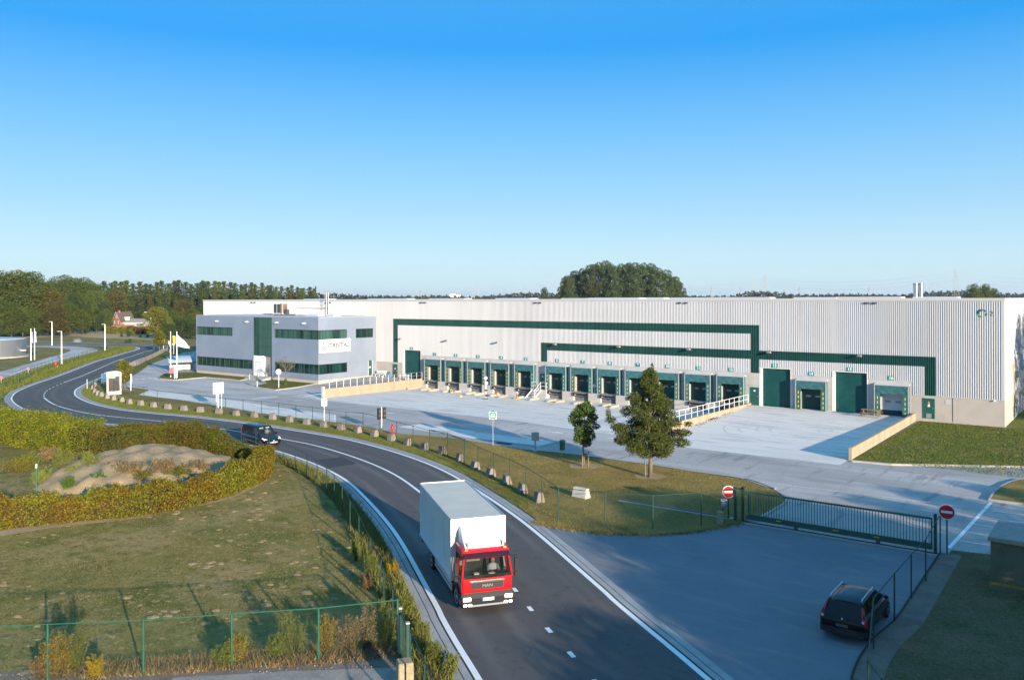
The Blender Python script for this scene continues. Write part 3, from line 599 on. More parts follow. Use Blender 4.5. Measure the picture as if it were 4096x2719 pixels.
# concrete wall panels
YC = YF - .028
def wall(x0, x1, z0, z1, y1=YF + .35): cw.box(x0, x1, YC, y1, z0, z1)
def wall_with(x0, x1, ops, z0, ztop, zo0=.40, zo1=2.95):
    global cw
    cw = MB(); s = x0
    for a, b in ops: wall(s, a, z0, ztop); wall(a, b, zo1, ztop); wall(a, b, z0, zo0); s = b
    wall(s, x1, z0, ztop); cw.build('concrete_wall', m_cdock, WH, world=True)
wall_with(-86.42, -34.0, [(c - 1.22, c + 1.22) for c in DK.values()], -.9, 4.0)
wall_with(-30.5, -26.1, [(DKR[14] - 1.22, DKR[14] + 1.22)], -.1, 4.0); wall_with(-22.5, -18.29, [(DKR[16] - 1.22, DKR[16] + 1.22)], -.1, 4.0)
CW_DONE = True
c2 = MB(); c2.box(-96.17, -90.5, YC, YF + .3, 0, 2.68); c2.build('concrete_plinth', m_cpan, WH, world=True); c2 = MB(); c2.box(-18.286, XR + .03, YC, YF + .3, .30, 2.66); c2.box(XR - .3, XR + .03, YF + .3, 160, .30, 2.68)
c2.box(-18.286, XR + .055, YC - .025, YF + .3, -.1, .30); c2.box(XR - .3, XR + .055, YF + .3, 160, -.1, .30); c2.build('concrete_plinth', m_cpan, WH, world=True)
jn = MB()
for c in list(DK.values())[:-1]: jn.box(c + 2.02, c + 2.04, YC - .004, YC, .4, 3.98)
jn.box(-86, -34, YC - .003, YC, 2.62, 2.64); jn.box(-14.6, -14.58, YC - .029, YC, -.1, 2.64); jn.box(-35.6, -34, YC - .004, YC, 2.62, 2.64); jn.box(-28.3, -28.28, YC - .004, YC, 3.6, 3.98)
jn.build('panel_joint', m_joint, WH, world=True)
cr = MB(); cr.box(-86.42, -34.0, YF - .055, YF, 3.985, 4.045); cr.box(-30.5, -26.1, YF - .055, YF, 3.985, 4.045); cr.box(-22.5, -18.2, YF - .055, YF, 3.985, 4.045); cr.box(-18.2, XR + .06, YF - .06, YF, 2.645, 2.70); cr.box(-96.1, -90.5, YF - .055, YF, 2.66, 2.715); cr.box(XR + .01, XR + .06, YF, 160, 2.66, 2.71)
cr.build('flashing', m_cap, WH, world=True)
# roller shutters with jambs
def shutter(x0, x1, z0, z1, name='roller_shutter'):
    b = MB(); n = int((z1 - z0) / .125); h = (z1 - z0) / n; y = YF + .22
    vs = []
    for i in range(n): vs += [(z0 + i * h, y), (z0 + i * h + h * .5, y - .035), (z0 + i * h + h * .82, y - .02)]
    vs.append((z1, y)); k = len(vs)
    b.add([(x0, yy, z) for z, yy in vs] + [(x1, yy, z) for z, yy in vs], [(i, k + i, k + i + 1, i + 1) for i in range(k - 1)])
    o = b.build(name, m_shut, WH, world=True)
    f = MB(); f.box(x0 - .34, x0, YF - .05, YF + .26, z0 - .5, z1 + .06); f.box(x1, x1 + .1, YF - .045, YF + .26, z0 - .5, z1 + .06); f.box(x0 - .36, x1 + .12, YF - .06, YF + .26, z1 + .0605, z1 + .13)
    f.build('door_jamb', m_jambw, WH, world=True); return o
shutter(-90.08, -86.55, .40, 4.63); shutter(-33.78, -30.6, .40, 4.58); shutter(-25.83, -22.6, .40, 4.58)
def pdoor(x0, x1, z0, z1, paper=(.5, .78), y=YC):
    b = MB(); b.box(x0, x1, y - .03, y - .004, z0, z1); b.box(x0 - .06, x0, y - .045, y, z0, z1 + .06, 1); b.box(x1, x1 + .06, y - .045, y, z0, z1 + .06, 1); b.box(x0, x1, y - .045, y, z1, z1 + .06, 1)
    o = b.build('door', [m_doorg, mat('green_door_frame', (.02, .12, .105), .45)], WH, world=True)
    h = MB(); h.box(x1 - .16, x1 - .1, y - .09, y - .03, z0 + .98, z0 + 1.08); h.build('handle', m_galv, o)
    h.v = [(p[0] + 0, p[1], p[2]) for p in h.v]
    if paper:
        p = MB(); w = x1 - x0; p.box(x0 + w * paper[0] - .1, x0 + w * paper[0] + .1, y - .036, y - .03, z0 + (z1 - z0) * paper[1], z0 + (z1 - z0) * paper[1] + .18); p.build('notice', m_whitep, o)
    for c in kids(o):
        c.data.transform(Matrix.Translation(-WH.location))
    return o
pdoor(-35.1, -34.2, .40, 2.38); pdoor(-64.32, -63.62, .38, 2.38); ed = pdoor(-17.22, -16.25, .42, 2.38, (.5, .6)); pdoor(-92.42, -91.5, .40, 2.38, (.5, .62))
e2 = MB(); e2.box(-16.97, -16.5, YC - .045, YC - .031, .46, .92); e2.build('vent_panel', m_galv, WH, world=True)
e3 = MB(); e3.add([(-16.82, YC - .04, 1.98), (-16.62, YC - .04, 1.98), (-16.72, YC - .04, 2.15)], [(0, 1, 2)]); e3.box(-16.8, -16.64, YC - .04, YC - .031, 1.78, 1.93); e3.build('warning_sign', m_pipe, WH, world=True)
e4 = MB(); e4.box(-15.25, -14.8, YC - .02, YC - .002, 1.95, 2.42); e4.build('wall_plate', m_cap, WH, world=True)
# dock shelters
def shelter(parent):
    f = MB(); A, D, Z0, Z1 = 1.64, .65, .40, 3.60
    f.box(-A, -A + .07, -D - .02, -D + .05, Z0, Z1, 0); f.box(A - .07, A, -D - .02, -D + .05, Z0, Z1, 0); f.box(-A + .07, A - .07, -D - .02, -D + .05, Z1 - .07, Z1, 0)
    for s in (-1, 1):
        n = 22
        for i in range(n):
            z0, z1 = Z0 + (Z1 - Z0) * i / n, Z0 + (Z1 - Z0) * (i + 1) / n; o = .0 if i % 2 else -.028
            x = s * (A - .02 + o); x2 = s * (A - .02 + (-.028 if i % 2 else 0))
            f.quad((x, -D + .05, z0), (x, -.02, z0), (x2, -.02, z1), (x2, -D + .05, z1), 1)
    f.add([(-A, -D - .02, Z1), (A, -D - .02, Z1), (A, -.0, Z1 + .14), (-A, -.0, Z1 + .14), (-A, 0, Z1), (A, 0, Z1)], [(0, 1, 2, 3), (0, 3, 4), (1, 5, 2)], 2)
    o = f.build('dock_shelter', [m_alu, m_tarp, m_rlite], parent, fix=False)
    t = MB(); nx, nz = 22, 8; vs = []
    for j in range(nz + 1):
        for i in range(nx + 1):
            u, v = i / nx, j / nz; sag = .10 * (4 * u * (1 - u)) * (1 - v)
            vs.append((-A + .08 + (2 * A - .16) * u, -D + .01 + .05 * math.sin(u * 21 + v * 6) * (1 - v) * .5 + .03 * math.sin(u * 9 - v * 8), 2.72 - sag * .5 + (Z1 - .1 - 2.72 + sag * .5) * v))
    t.add(vs, [(j * (nx + 1) + i, j * (nx + 1) + i + 1, (j + 1) * (nx + 1) + i + 1, (j + 1) * (nx + 1) + i) for j in range(nz) for i in range(nx)])
    t.box(1.12, 1.42, -D - .03, -D - .012, 3.36, 3.40, 1)
    t.build('top_curtain', [m_tarp, mat('red_tag', (.5, .06, .06), .5)], o, smooth=True, fix=False)
    for s in (-1, 1):
        c = MB(); x0, x1 = sorted((s * 1.57, s * 1.06)); c.box(x0, x1, -D + .015, -D + .035, Z0 + .02, 2.74)
        for k in range(4): c.box((x0 + x1) / 2 - .05, (x0 + x1) / 2 + .05, -D + .004, -D + .014, .62 + k * .5, .62 + k * .5 + .27, 1)
        c.build('side_curtain', [m_tarp, m_yel], o)
    return o
def dock_door(parent):
    b = MB(); n = 24; z0, z1 = .40, 2.95; h = (z1 - z0) / n; vs = []; y = .30
    for i in range(n): vs += [(z0 + i * h, y), (z0 + i * h + h * .5, y - .03)]
    vs.append((z1, y)); k = len(vs)
    b.add([(-1.22, yy, z) for z, yy in vs] + [(1.22, yy, z) for z, yy in vs], [(i, k + i, k + i + 1, i + 1) for i in range(k - 1)])
    o = b.build('dock_door', m_shutd, parent)
    for x in (-.45, .55):
        w = MB(); w.box(x - .27, x + .27, y - .05, y - .035, 1.72, 1.95); w.build('window', m_win, o)
    return o
def leveller(parent):
    b = MB(); b.box(-1.08, 1.08, -.62, -.04, .20, .375, 0); b.box(-1.08, 1.08, -.10, -.036, -.55, .20, 1); b.box(-1.08, 1.08, -.66, -.56, -.12, -.05, 0)
    o = b.build('dock_leveller', [m_steel, m_pitc], parent)
    w = MB()
    w.box(-1.1, 1.1, -.30, -.2, -.9, -.12); w.build('pit_wall', m_pitc, o)
    return o
def bumpers(parent):
    b = MB(); b.box(-.1, .1, -.86, -.66, -.12, .34); return b.build('dock_bumper', m_rub, parent, bevel=.02)
def pier(parent, w):
    b = MB(); b.box(-w / 2, w / 2, -.66, -.03, -.95, .372); return b.build('dock_pier', m_cdock, parent, bevel=.02)
def number(parent, n):
    b = MB(); b.box(-.29, .29, -.03, 0, -.215, .215); o = b.build('number_sign', m_teal, parent)
    text_obj('number', str(n), .44, m_whitep, o, (0, -.034, 0), (math.pi / 2, 0, 0), 1.0, .003, .012); return o
first = {}
def part(key, maker, x, z=0.0):
    if key not in first: o = first[key] = maker(WH); KIDS_CACHE[o.name] = kids(o)
    else: o = dup(first[key], (0, 0, 0), parent=WH)
    o.location = (x - WH.location.x, 0, z); return o
for n, c in {**DK, **DKR}.items():
    part('sh', shelter, c + .05); dd = part('dd', dock_door, c)
    if n < 13:
        part('lv', leveller, c)
        for s in (-1, 1): part('bm', bumpers, c + s * 1.02)
cs = sorted(DK.values()); edges = [-86.0] + [v for c in cs for v in (c - 1.12, c + 1.12)] + [-35.1]
for a, b in zip(edges[0::2], edges[1::2]):
    if b - a > .2: part('pier%.2f' % (b - a), lambda p, w=b - a: pier(p, w), (a + b) / 2)
for n, c in {**DK, **DKR}.items():
    o = number(WH, n); o.location = (c - .06 - WH.location.x, -.06, 4.27)
for n, x in ((0, -88.43), (13, -32.34), (15, -24.31)):
    o = number(WH, n); o.location = (x - WH.location.x, -.06, 4.98)
dw = MB(); dw.box(DKR[16] - 1.2, DKR[16] + 1.2, YF + .255, YF + .262, .95, 2.9); dw.build('door_panel', m_rlite, WH, world=True)
# wall lamps, floodlights, emblem, pipe
def wall_lamp(parent):
    b = MB(); b.tube([(0, 0, 0), (0, -.30, .02)], .03, 6); b.obox((0, -.45, .0), (.42, .42, .16), 0, 1, .8); b.box(-.17, .17, -.66, -.62, -.07, .04, 2)
    return b.build('wall_lamp', [m_galv, mat('lamp_housing', (.30, .30, .29), .5), m_win], parent)
for x in (-90.4, -80.88, -71.42, -61.7, -52.02, -42.52, -32.84, -23.24): part('lamp', wall_lamp, x, 6.46).location.y = -.03
def vent2(parent):
    b = MB(); b.box(-.24, .24, -.16, -.03, -.07, .07); b.box(-.2, .2, -.2, -.16, -.09, -.03, 1); return b.build('floodlight', [m_grate, m_rub], parent)
for x in (-86.42, -85.61, -65.15, -64.37, -43.85, -43.04, -22.62, -21.84, -108.2, -107.2, -128.6, -127.7): part('fl', vent2, x, 11.97)
em = MB(); cols = [mat('emblem_petrol', (.004, .11, .13), .4), mat('emblem_blue', (.0, .28, .5), .4), mat('emblem_green', (.0, .22, .12), .4), mat('emblem_leaf', (.05, .35, .06), .4)]
for (a0, a1, r0, r1, m) in ((95, 195, .20, .44, 0), (25, 88, .24, .43, 1), (-42, 8, .25, .46, 2), (205, 262, .24, .44, 3)):
    n = 10; vs = []
    for i in range(n + 1):
        a = math.radians(a0 + (a1 - a0) * i / n); w = math.sin(math.pi * (i + .6) / (n + 1.2)) ** .5; rm = (r0 + r1) / 2; h = (r1 - r0) / 2 * w
        for r in (rm - h, rm + h): vs.append((-12.06 + r * 1.05 * math.cos(a), YF - .05, 10.98 + r * math.sin(a)))
    em.add(vs, [(2 * i, 2 * i + 1, 2 * i + 3, 2 * i + 2) for i in range(n)], m)
em.build('emblem', cols, WH, world=True, fix=False)
text_obj('digit', '2', .62, cols[0], WH, (-11.26 + 77.0, -.055, 10.96), (math.pi / 2, 0, 0), 1.1, .004)
pp = MB(); pp.tube([(XR + .02, 96.7, 5.86), (XR + .14, 97.2, 5.84), (XR + .14, 97.2, .15)], .06, 8); pp.build('gas_pipe', m_pipe, WH, world=True, smooth=SM)
sd = MB(); sd.box(XR + .03, XR + .06, 98.1, 99.2, .32, 2.42); sd.build('door', m_doorg, WH, world=True)
sv = MB(); sv.box(XR + .03, XR + .75, 99.9, 100.5, 4.2, 4.9); sv.build('duct', m_galv, WH, world=True)
for y, z0, z1 in ((92.0, 7.2, 7.9), (94.6, 5.9, 7.4)):
    b = MB(); b.box(XR + .035, XR + .06, y, y + .7, z0, z1); b.build('wall_plate', m_clad, WH, world=True)
rd = MB(); rd.obox((-11.0, YF - .12, 2.6), (.16, .14, .1), .3); rd.build('camera_dome', m_whitep, WH, world=True)
# cage ladder from the office roof
ld = MB(); lx = -107.6
for s in (-.28, .28): ld.tube([(lx + s, YF - .25, 9.8), (lx + s, YF - .25, 13.6)], .035, 6)
for k in range(15): ld.tube([(lx - .28, YF - .25, 9.95 + k * .26), (lx + .28, YF - .25, 9.95 + k * .26)], .018, 5)
for k in range(5):
    z = 11.2 + k * .65; pts = [(lx + .42 * math.cos(a), YF - .25 - .65 * math.sin(a), z) for a in [math.pi * j / 8 for j in range(9)]]; ld.tube(pts, .022, 5)
for a in (.4, 1.2, 1.95, 2.75): ld.tube([(lx + .42 * math.cos(a), YF - .25 - .65 * math.sin(a), 11.2) , (lx + .42 * math.cos(a), YF - .25 - .65 * math.sin(a), 13.8)], .018, 5)
for s in (-1.1, -.4, .4, 1.1): ld.tube([(lx + s, YF + .2, 12.4), (lx + s, YF + .2, 13.7)], .025, 5)
for z in (13.05, 13.7): ld.tube([(lx - 1.1, YF + .2, z), (lx + 1.1, YF + .2, z)], .022, 5)
ld.tube([(lx - 8, YF - .1, 11.0), (lx + .6, YF - .1, 11.0)], .03, 5)
ld.build('ladder', m_galv, WH, world=True)
# steel stair up to the door between docks 5 and 6
ls = MB(); ls.box(-65.05, -62.72, YF - 1.05, YF - .66, -.9, .36); ls.build('stair_landing', m_cdock, WH, world=True)
ss = MB()
for k in range(6): ss.box(-65.0, -63.62, YF - 1.35 - k * .27, YF - 1.08 - k * .27, .16 - k * .18 - .03, .16 - k * .18)
for x in (-65.04, -63.58):
    ss.add([(x - .03, YF - 1.06, .34), (x + .03, YF - 1.06, .34), (x + .03, YF - 2.85, -.78), (x - .03, YF - 2.85, -.78), (x - .03, YF - 1.06, .12), (x + .03, YF - 1.06, .12), (x + .03, YF - 2.60, -.78), (x - .03, YF - 2.60, -.78)], [(0, 1, 2, 3), (4, 7, 6, 5), (0, 3, 7, 4), (1, 5, 6, 2), (0, 4, 5, 1)])
for x in (-63.58,):
    ss.tube([(x, YF - 2.5, -.6), (x, YF - 2.5, .35), (x, YF - 1.1, 1.35), (x + .85, YF - 1.0, 1.35), (x + .85, YF - 1.0, .36)], .03, 6); ss.tube([(x, YF - 1.1, .3), (x, YF - 1.1, 1.35)], .03, 6); ss.tube([(x, YF - 1.1, .85), (x + .85, YF - 1.0, .85)], .025, 6); ss.tube([(x, YF - 2.5, -.1), (x, YF - 1.1, .85)], .022, 6)
ss.tube([(-65.0, YF - 1.1, .36), (-65.0, YF - 1.1, 1.3), (-65.0, YF - .1, 1.3)], .02, 6); ss.tube([(-65.0, YF - 1.1, .8), (-65.0, YF - .1, .8)], .02, 6)
ss.build('steel_stair', m_whitep, WH, world=True)

# ------------------------------------------------------------------ office
m_silver = mat('silver_cladding', (0.32, 0.38, 0.475), 0.40, 0.45, var=[(0.2, (0.36, 0.42, 0.515), 0.45, 0.6)])  # blue sheen of the reflected sky is put into the silver base colour
m_plinth = mat('office_plinth', (0.42, 0.38, 0.33), 0.85, var=[(2, (0.45, 0.42, 0.37), 0.5, 0.7)])
m_frame = mat('window_frame', (0.03, 0.06, 0.055), 0.4)
def pane_mat(name, c1, c2, sc):
    if name in MATS: return MATS[name]
    return mat(name, c1, 0.06, var=[(sc, c2, 0.42, 0.52, (1, 1, .02)), (sc * 2.3, (0.03, 0.075, 0.06), 0.56, 0.6, (1, 1, .03))], spec=0.7)
m_pane = pane_mat('green_glass', (0.002, 0.012, 0.012), (0.008, 0.04, 0.035), .5)
m_pane2 = pane_mat('green_glass_pale', (0.006, 0.032, 0.028), (0.035, 0.10, 0.085), .45)  # streaks for blinds, with pale wavy reflections painted into the glass colour
OX0, OX1, OY0, OY1, OZ = -128.0, -96.2, 79.55, 91.08, 9.82
OF = thing('office_building', 'two-storey silver ribbed office block with green glass bands and white sign', 'office', (-112, OY0, 0))
def ribs_h(mb, a, b, z0, z1, at, depth=.022, pitch=.118):
    n = max(1, round((z1 - z0) / pitch)); h = (z1 - z0) / n; row = []
    for i in range(n): s = z0 + i * h; row += [(s, 0), (s + h * .3, depth), (s + h * .8, depth)]
    row.append((z1, 0)); k = len(row)
    mb.add([at(a, o, z) for z, o in row] + [at(b, o, z) for z, o in row], [(i, k + i, k + i + 1, i + 1) for i in range(k - 1)])
def cells(mb, us, zs, holes, at):
    us, zs = sorted(us), sorted(zs)
    for ua, ub in zip(us[:-1], us[1:]):
        for za, zb in zip(zs[:-1], zs[1:]):
            u, z = (ua + ub) / 2, (za + zb) / 2
            if any(h[0] < u < h[1] and h[2] < z < h[3] for h in holes): continue
            ribs_h(mb, ua, ub, za, zb, at)
fh = [(-128.0, -117.6, 6.56, 7.93), (-128.0, -112.25, 1.42, 2.87), (-111.85, -107.25, .53, 9.66), (-106.5, -96.2, 6.56, 7.93), (-106.5, -96.2, 1.42, 2.87)]
sh_ = [(79.5, 85.0, 6.56, 7.93), (86.85, 90.4, 6.52, 7.93), (79.5, 85.05, 1.42, 2.87), (89.4, 90.3, .53, 2.90)]
oc = MB(); ZB = [.53, 1.42, 2.87, 6.56, 7.93, 9.66, OZ]
cells(oc, {OX0, -117.6, -112.25, -111.85, -107.25, -106.5, OX1}, ZB, fh, lambda u, o, z: (u, OY0 - o, z))
cells(oc, {OY0, 85.0, 85.05, 86.85, 90.4, 89.4, 90.3, OY1}, ZB + [2.90, 6.52], sh_, lambda u, o, z: (OX1 + o, u, z))
cells(oc, {OY0, OY1}, ZB, [], lambda u, o, z: (OX0 - o, u, z))
oc.build('cladding', m_silver, OF, world=True, fix=False)
pb = MB(); pb.box(OX0 + .03, -111.85, OY0 + .02, OY1, -.1, .528); pb.box(-107.25, OX1 - .03, OY0 + .02, OY1, -.1, .528); pb.box(-111.85, -107.25, OY0 + 1.6, OY1, -.1, .528); pb.build('plinth', m_plinth, OF, world=True)
rb2 = MB(); rb2.box(OX0 - .03, OX1 + .03, OY0 - .03, OY1, OZ, OZ + .06); rb2.build('roof', m_cap, OF, world=True)
ct = MB(); ct.box(OX0 - .025, OX0 + .1, OY0 - .028, OY0 + .1, .53, 1.42); ct.box(OX0 - .025, OX0 + .1, OY0 - .028, OY0 + .1, 2.87, 6.56); ct.box(OX0 - .025, OX0 + .1, OY0 - .028, OY0 + .1, 7.93, OZ)
for z0, z1 in ((.53, 1.42), (2.87, 6.56), (7.93, OZ)): ct.box(OX1 - .07, OX1 + .026, OY0 - .026, OY0 + .07, z0, z1)
ct.build('corner_trim', m_silver, OF, world=True)
def window(x0, x1, y0, y1, z0, z1, n, pm=m_pane, rec=.14):
    """front window along x (y0 == y1) or side window along y (x0 == x1)"""
    f, p = MB(), MB(); t = .045; along_x = abs(x1 - x0) > abs(y1 - y0)
    def bx(mb, a, b, c0, c1, d0, d1):
        if along_x: mb.box(a, b, y0 + d0, y0 + d1, c0, c1)
        else: mb.box(x0 - d1, x0 - d0, a, b, c0, c1)
    a, b = (x0, x1) if along_x else (y0, y1)
    bx(f, a, b, z0, z0 + t, -.02, rec + .05); bx(f, a, b, z1 - t, z1, -.02, rec + .05)
    for i in range(n + 1):
        u = a + (b - a) * i / n; u0 = max(a, min(b - t, u - t / 2)); bx(f, u0, u0 + t, z0 + t, z1 - t, rec - .06 if 0 < i < n else -.02, rec + .05)
    bx(p, a + t, b - t, z0 + t, z1 - t, rec, rec + .02)
    o = f.build('window', m_frame, OF, world=True); q = p.build('pane', pm, o); q.data.transform(Matrix.Translation(-OF.location)); return o
window(-127.75, -117.6, OY0, OY0, 6.57, 7.92, 8, m_pane2); window(-127.7, -112.27, OY0, OY0, 1.43, 2.86, 12)
window(-106.48, -96.24, OY0, OY0, 6.57, 7.92, 9, m_pane2); window(-106.48, -96.24, OY0, OY0, 1.43, 2.86, 9)
window(OX1, OX1, OY0 + .16, 84.98, 6.57, 7.92, 4, m_pane2); window(OX1, OX1, OY0 + .16, 85.03, 1.43, 2.86, 4); window(OX1, OX1, 86.87, 90.38, 6.53, 7.92, 3)
gb_ = MB(); gb_.box(-111.8, -107.3, OY0 + .02, OY0 + .05, 3.72, 9.64); gl_ = MB()
for x in (-111.85, -110.3, -108.75, -107.31): gl_.box(x, x + .06, OY0 - .03, OY0 + .04, 3.7, 9.66)
for z in (3.66, 5.1, 6.55, 7.95, 9.62): gl_.box(-111.85, -107.25, OY0 - .025, OY0 + .035, z, z + .06)
gf = gl_.build('stair_window', m_frame, OF, world=True); q = gb_.build('pane', m_pane2, gf); q.data.transform(Matrix.Translation(-OF.location))
en = MB(); en.box(-111.6, -109.35, OY0 - .25, OY0 + 1.6, .5, 3.64); en.box(-111.85, -107.25, OY0 + .0, OY0 + 1.6, 3.645, 3.72); en.build('entrance_porch', m_whitep, OF, world=True)
ef = MB(); 
for a in (((-111.1), (-109.85)),):
    for x in a: ef.box(x - .03, x + .03, OY0 - .28, OY0 - .252, 1.15, 2.65)
    for z in (1.15, 2.65): ef.box(a[0], a[1], OY0 - .275, OY0 - .253, z - .03, z + .03)
ef.build('porch_frame', m_galv, OF, world=True)
gd = MB(); gd.box(-109.3, -107.3, OY0 + .9, OY0 + .95, .53, 3.6); gd.build('entrance_door', m_pane, OF, world=True)
es = MB()
for k in range(5): es.box(-112.1 + k * .14, -107.3, OY0 - 2.1 + k * .38, OY0 - 1.72 + k * .38, 0, .1 * (k + 1))
es.box(-111.3, -107.3, OY0 - .2, OY0 + 1.5, 0, .51); es.build('entrance_steps', m_gut, OF, world=True)
hr = MB()
for x in (-110.2, -108.0): hr.tube([(x, OY0 - 2.0, .1), (x, OY0 - 2.0, .95), (x, OY0 - .4, 1.45), (x, OY0 - .4, .5)], .03, 6); hr.tube([(x, OY0 - 2.0, .5), (x, OY0 - .4, 1.0)], .02, 6)
hr.build('handrail', m_galv, OF, world=True)
def half_lamp(x):
    b = MB(); n = 8; rings = []
    for j in range(5):
        t = j / 4 * math.pi / 2; rings.append([(x + .38 * math.cos(t) * math.cos(math.pi * k / n), OY0 - .02 - .42 * math.cos(t) * math.sin(math.pi * k / n), 8.86 + .2 * math.sin(t)) for k in range(n + 1)])
    b.loft(rings, closed=False, caps=False); b.add(rings[0], [tuple(range(n + 1))]); b.build('wall_lamp', m_whitep, OF, world=True, smooth=SM)
for x in (-121.9, -113.66, -106.0, -99.46): half_lamp(x)
sb = MB(); sb.box(OX1 + .03, OX1 + .10, 79.66, 85.62, 4.6, 6.54); so = sb.build('name_board', m_whitep, OF, world=True)
lt = mat('sign_lettering', (.035, .05, .05), .5); xo, yo = OX1 + .104 + 112, 0
text_obj('lettering', 'CRISTAL', .98, lt, so, (xo, 83.42 - OY0, 5.55), (math.pi / 2, 0, math.pi / 2), 1.15, .002, .03)
dm = MB(); cols2 = [mat('sign_dark', (.03, .07, .08), .5), mat('sign_lime', (.5, .55, .03), .5)]
cy, cz, a_, b_ = 80.42, 5.56, .56, .58
L_, R_, T_, B_ = (cy - a_, cz), (cy + a_, cz), (cy, cz + b_), (cy, cz - b_)
for p, q, m, i in ((L_, T_, 0, 1), (T_, R_, 1, -1), (R_, B_, 0, -1), (B_, L_, 1, 1)):
    mx_, mz_ = (p[0] + q[0]) / 2, (p[1] + q[1]) / 2; e = .16
    dm.add([(OX1 + .104, *p), (OX1 + .104, *q), (OX1 + .104, q[0] + i * e, q[1] + (-.12 if q[1] > cz else .12 if q[1] < cz else 0)), (OX1 + .104, p[0] + i * e, p[1] + (-.12 if p[1] > cz else .12 if p[1] < cz else 0))], [(0, 1, 2, 3)], m)
q = dm.build('emblem', cols2, so, fix=False); q.data.transform(Matrix.Translation(-OF.location))
od = MB(); od.box(OX1 - .1, OX1 - .06, 89.45, 90.25, .45, 2.86); od.box(OX1 - .1, OX1 + .03, 89.4, 89.45, .42, 2.9, 1); od.box(OX1 - .1, OX1 + .03, 90.25, 90.3, .42, 2.9, 1); od.box(OX1 - .06, OX1 - .052, 89.7, 89.95, 1.7, 1.95, 1); od.build('door', [m_doorg, m_whitep], OF, world=True)
fb_ = MB(); fb_.box(OX0 + .3, OX1 - .3, OY0 + .3, OY1 - .1, .4, OZ - .05); fb_.build('interior', m_roof, OF, world=True)
for x0, x1, y in ((-104.6, -101.4, 84.5), (-100.2, -98.4, 85)):
    b = MB(); b.obox(((x0 + x1) / 2, y, OZ + .22), (x1 - x0, 1.6, .32), 0, 0, .85, .6); b.build('roof_light', m_rlite, OF, world=True)
# air-conditioning unit on the office roof
AC = thing('air_conditioner', 'white and grey air conditioning unit standing on the office roof', 'air conditioner', (-114.2, 86.6, OZ + .06))
b = MB(); b.box(-1.5, 4.6, -.7, .7, .12, .2)
for x in (-1.4, .2, 1.6, 3, 4.4): b.box(x, x + .1, -.65, .65, 0, .12)
b.build('base_frame', m_galv, AC)
b = MB(); b.box(-1.4, .95, -.55, .55, .2, 2.1); b.build('casing', m_whitep, AC, bevel=.03)
for x in (-1.25, -.35):
    b = MB(); b.box(x, x + .75, -.575, -.553, .35, 1.85); b.build('grille', m_grate, AC)
b = MB(); b.box(.45, .93, -.58, -.553, .3, 1.95); b.box(.953, .97, -.5, .5, .3, 1.95); b.build('grille', mat('brown_grille', (.16, .12, .09), .6), AC)
b = MB(); b.box(1.1, 1.75, -.3, .3, .2, .95); b.tube([(1.4, 0, .9), (1.4, 0, 1.4), (1.0, 0, 1.4)], .05, 6); b.build('pump', m_grate, AC)
# bicycle shelter left of the office
p0, p1 = g('A', 1625, 1030), g('A', 1858, 1018)
dv = Vector((p1[0] - p0[0], p1[1] - p0[1])); BS = thing('bicycle_shelter', 'low bicycle shelter with curved translucent roof left of the office', 'shelter', (p0[0], p0[1], 0), math.atan2(dv.y, dv.x)); dx = dv.length - .2
rr = MB(); n = 10; rings = []
for k in range(n + 1):
    t = k / n; zz = 1.55 + 1.05 * math.sin(t * math.pi * .5); rings.append([(-.7, -.9 + 2.9 * t ** 1.3, zz), (dx + .1, -.9 + 2.9 * t ** 1.3, zz), (dx + .1, -.9 + 2.9 * t ** 1.3, zz - .04), (-.7, -.9 + 2.9 * t ** 1.3, zz - .04)])
rr.loft(rings); rr.build('roof', mat('translucent_roof', (.30, .37, .42), .3, spec=.5), BS, smooth=SM)
rw = MB(); rw.box(-.1, dx, 1.2, 1.26, .15, 1.9); rw.build('rear_wall', mat('shelter_panel', (.5, .48, .43), .6), BS)
for x in (-.1, dx * .5, dx):
    b = MB(); b.tube([(x, -.75, 0), (x, -.75, 1.55)], .04, 6); b.build('post', m_grate, BS)
b = MB(); b.tube([(-.7, -.9, 1.52), (dx + .1, -.9, 1.52)], .06, 6); b.build('gutter', m_grate, BS)
# ------------------------------------------------------------------ ramp walls with railings
ORD = "first second third fourth fifth sixth seventh eighth ninth tenth eleventh twelfth thirteenth fourteenth fifteenth sixteenth seventeenth eighteenth nineteenth twentieth".split()
def ordw(i): 
    if i < 20: return ORD[i]
    t = {2: 'twenty', 3: 'thirty', 4: 'forty', 5: 'fifty', 6: 'sixty'}[(i + 1) // 10]; r = (i + 1) % 10
    return t[:-1] + 'ieth' if r == 0 else t + '-' + ORD[r - 1]
def sloped_wall(name, label, a, b, za, zb, base, th, m):
    t = thing(name, label, 'wall', (a[0], a[1], 0)); d = Vector((b[0] - a[0], b[1] - a[1])); n = Vector((-d.y, d.x)).normalized() * th / 2; w = MB()
    vs = []
    for p, z in ((a, za), (b, zb)):
        for s in (-1, 1):
            for zz in (base, z): vs.append((p[0] + n.x * s, p[1] + n.y * s, zz))
    w.add(vs, [(0, 1, 3, 2), (4, 6, 7, 5), (0, 4, 5, 1), (2, 3, 7, 6), (1, 5, 7, 3)]); w.build('wall', m, t, world=True, bevel=.012); return t
def railing(t, a, b, za, zb, h, n, m, r=.028):
    o = MB()
    P = lambda u, hh: (a[0] + (b[0] - a[0]) * u, a[1] + (b[1] - a[1]) * u, za + (zb - za) * u + hh)
    for hh in (h, h * .5): o.tube([P(0, hh), P(1, hh)], r, 6)
    f = o.build('railing', m, t, world=True, smooth=SM)
    for i in range(n + 1):
        q = MB(); q.tube([P(i / n, 0), P(i / n, h)], r * 1.05, 6); q.build('railing_post', m, t, world=True, smooth=SM)
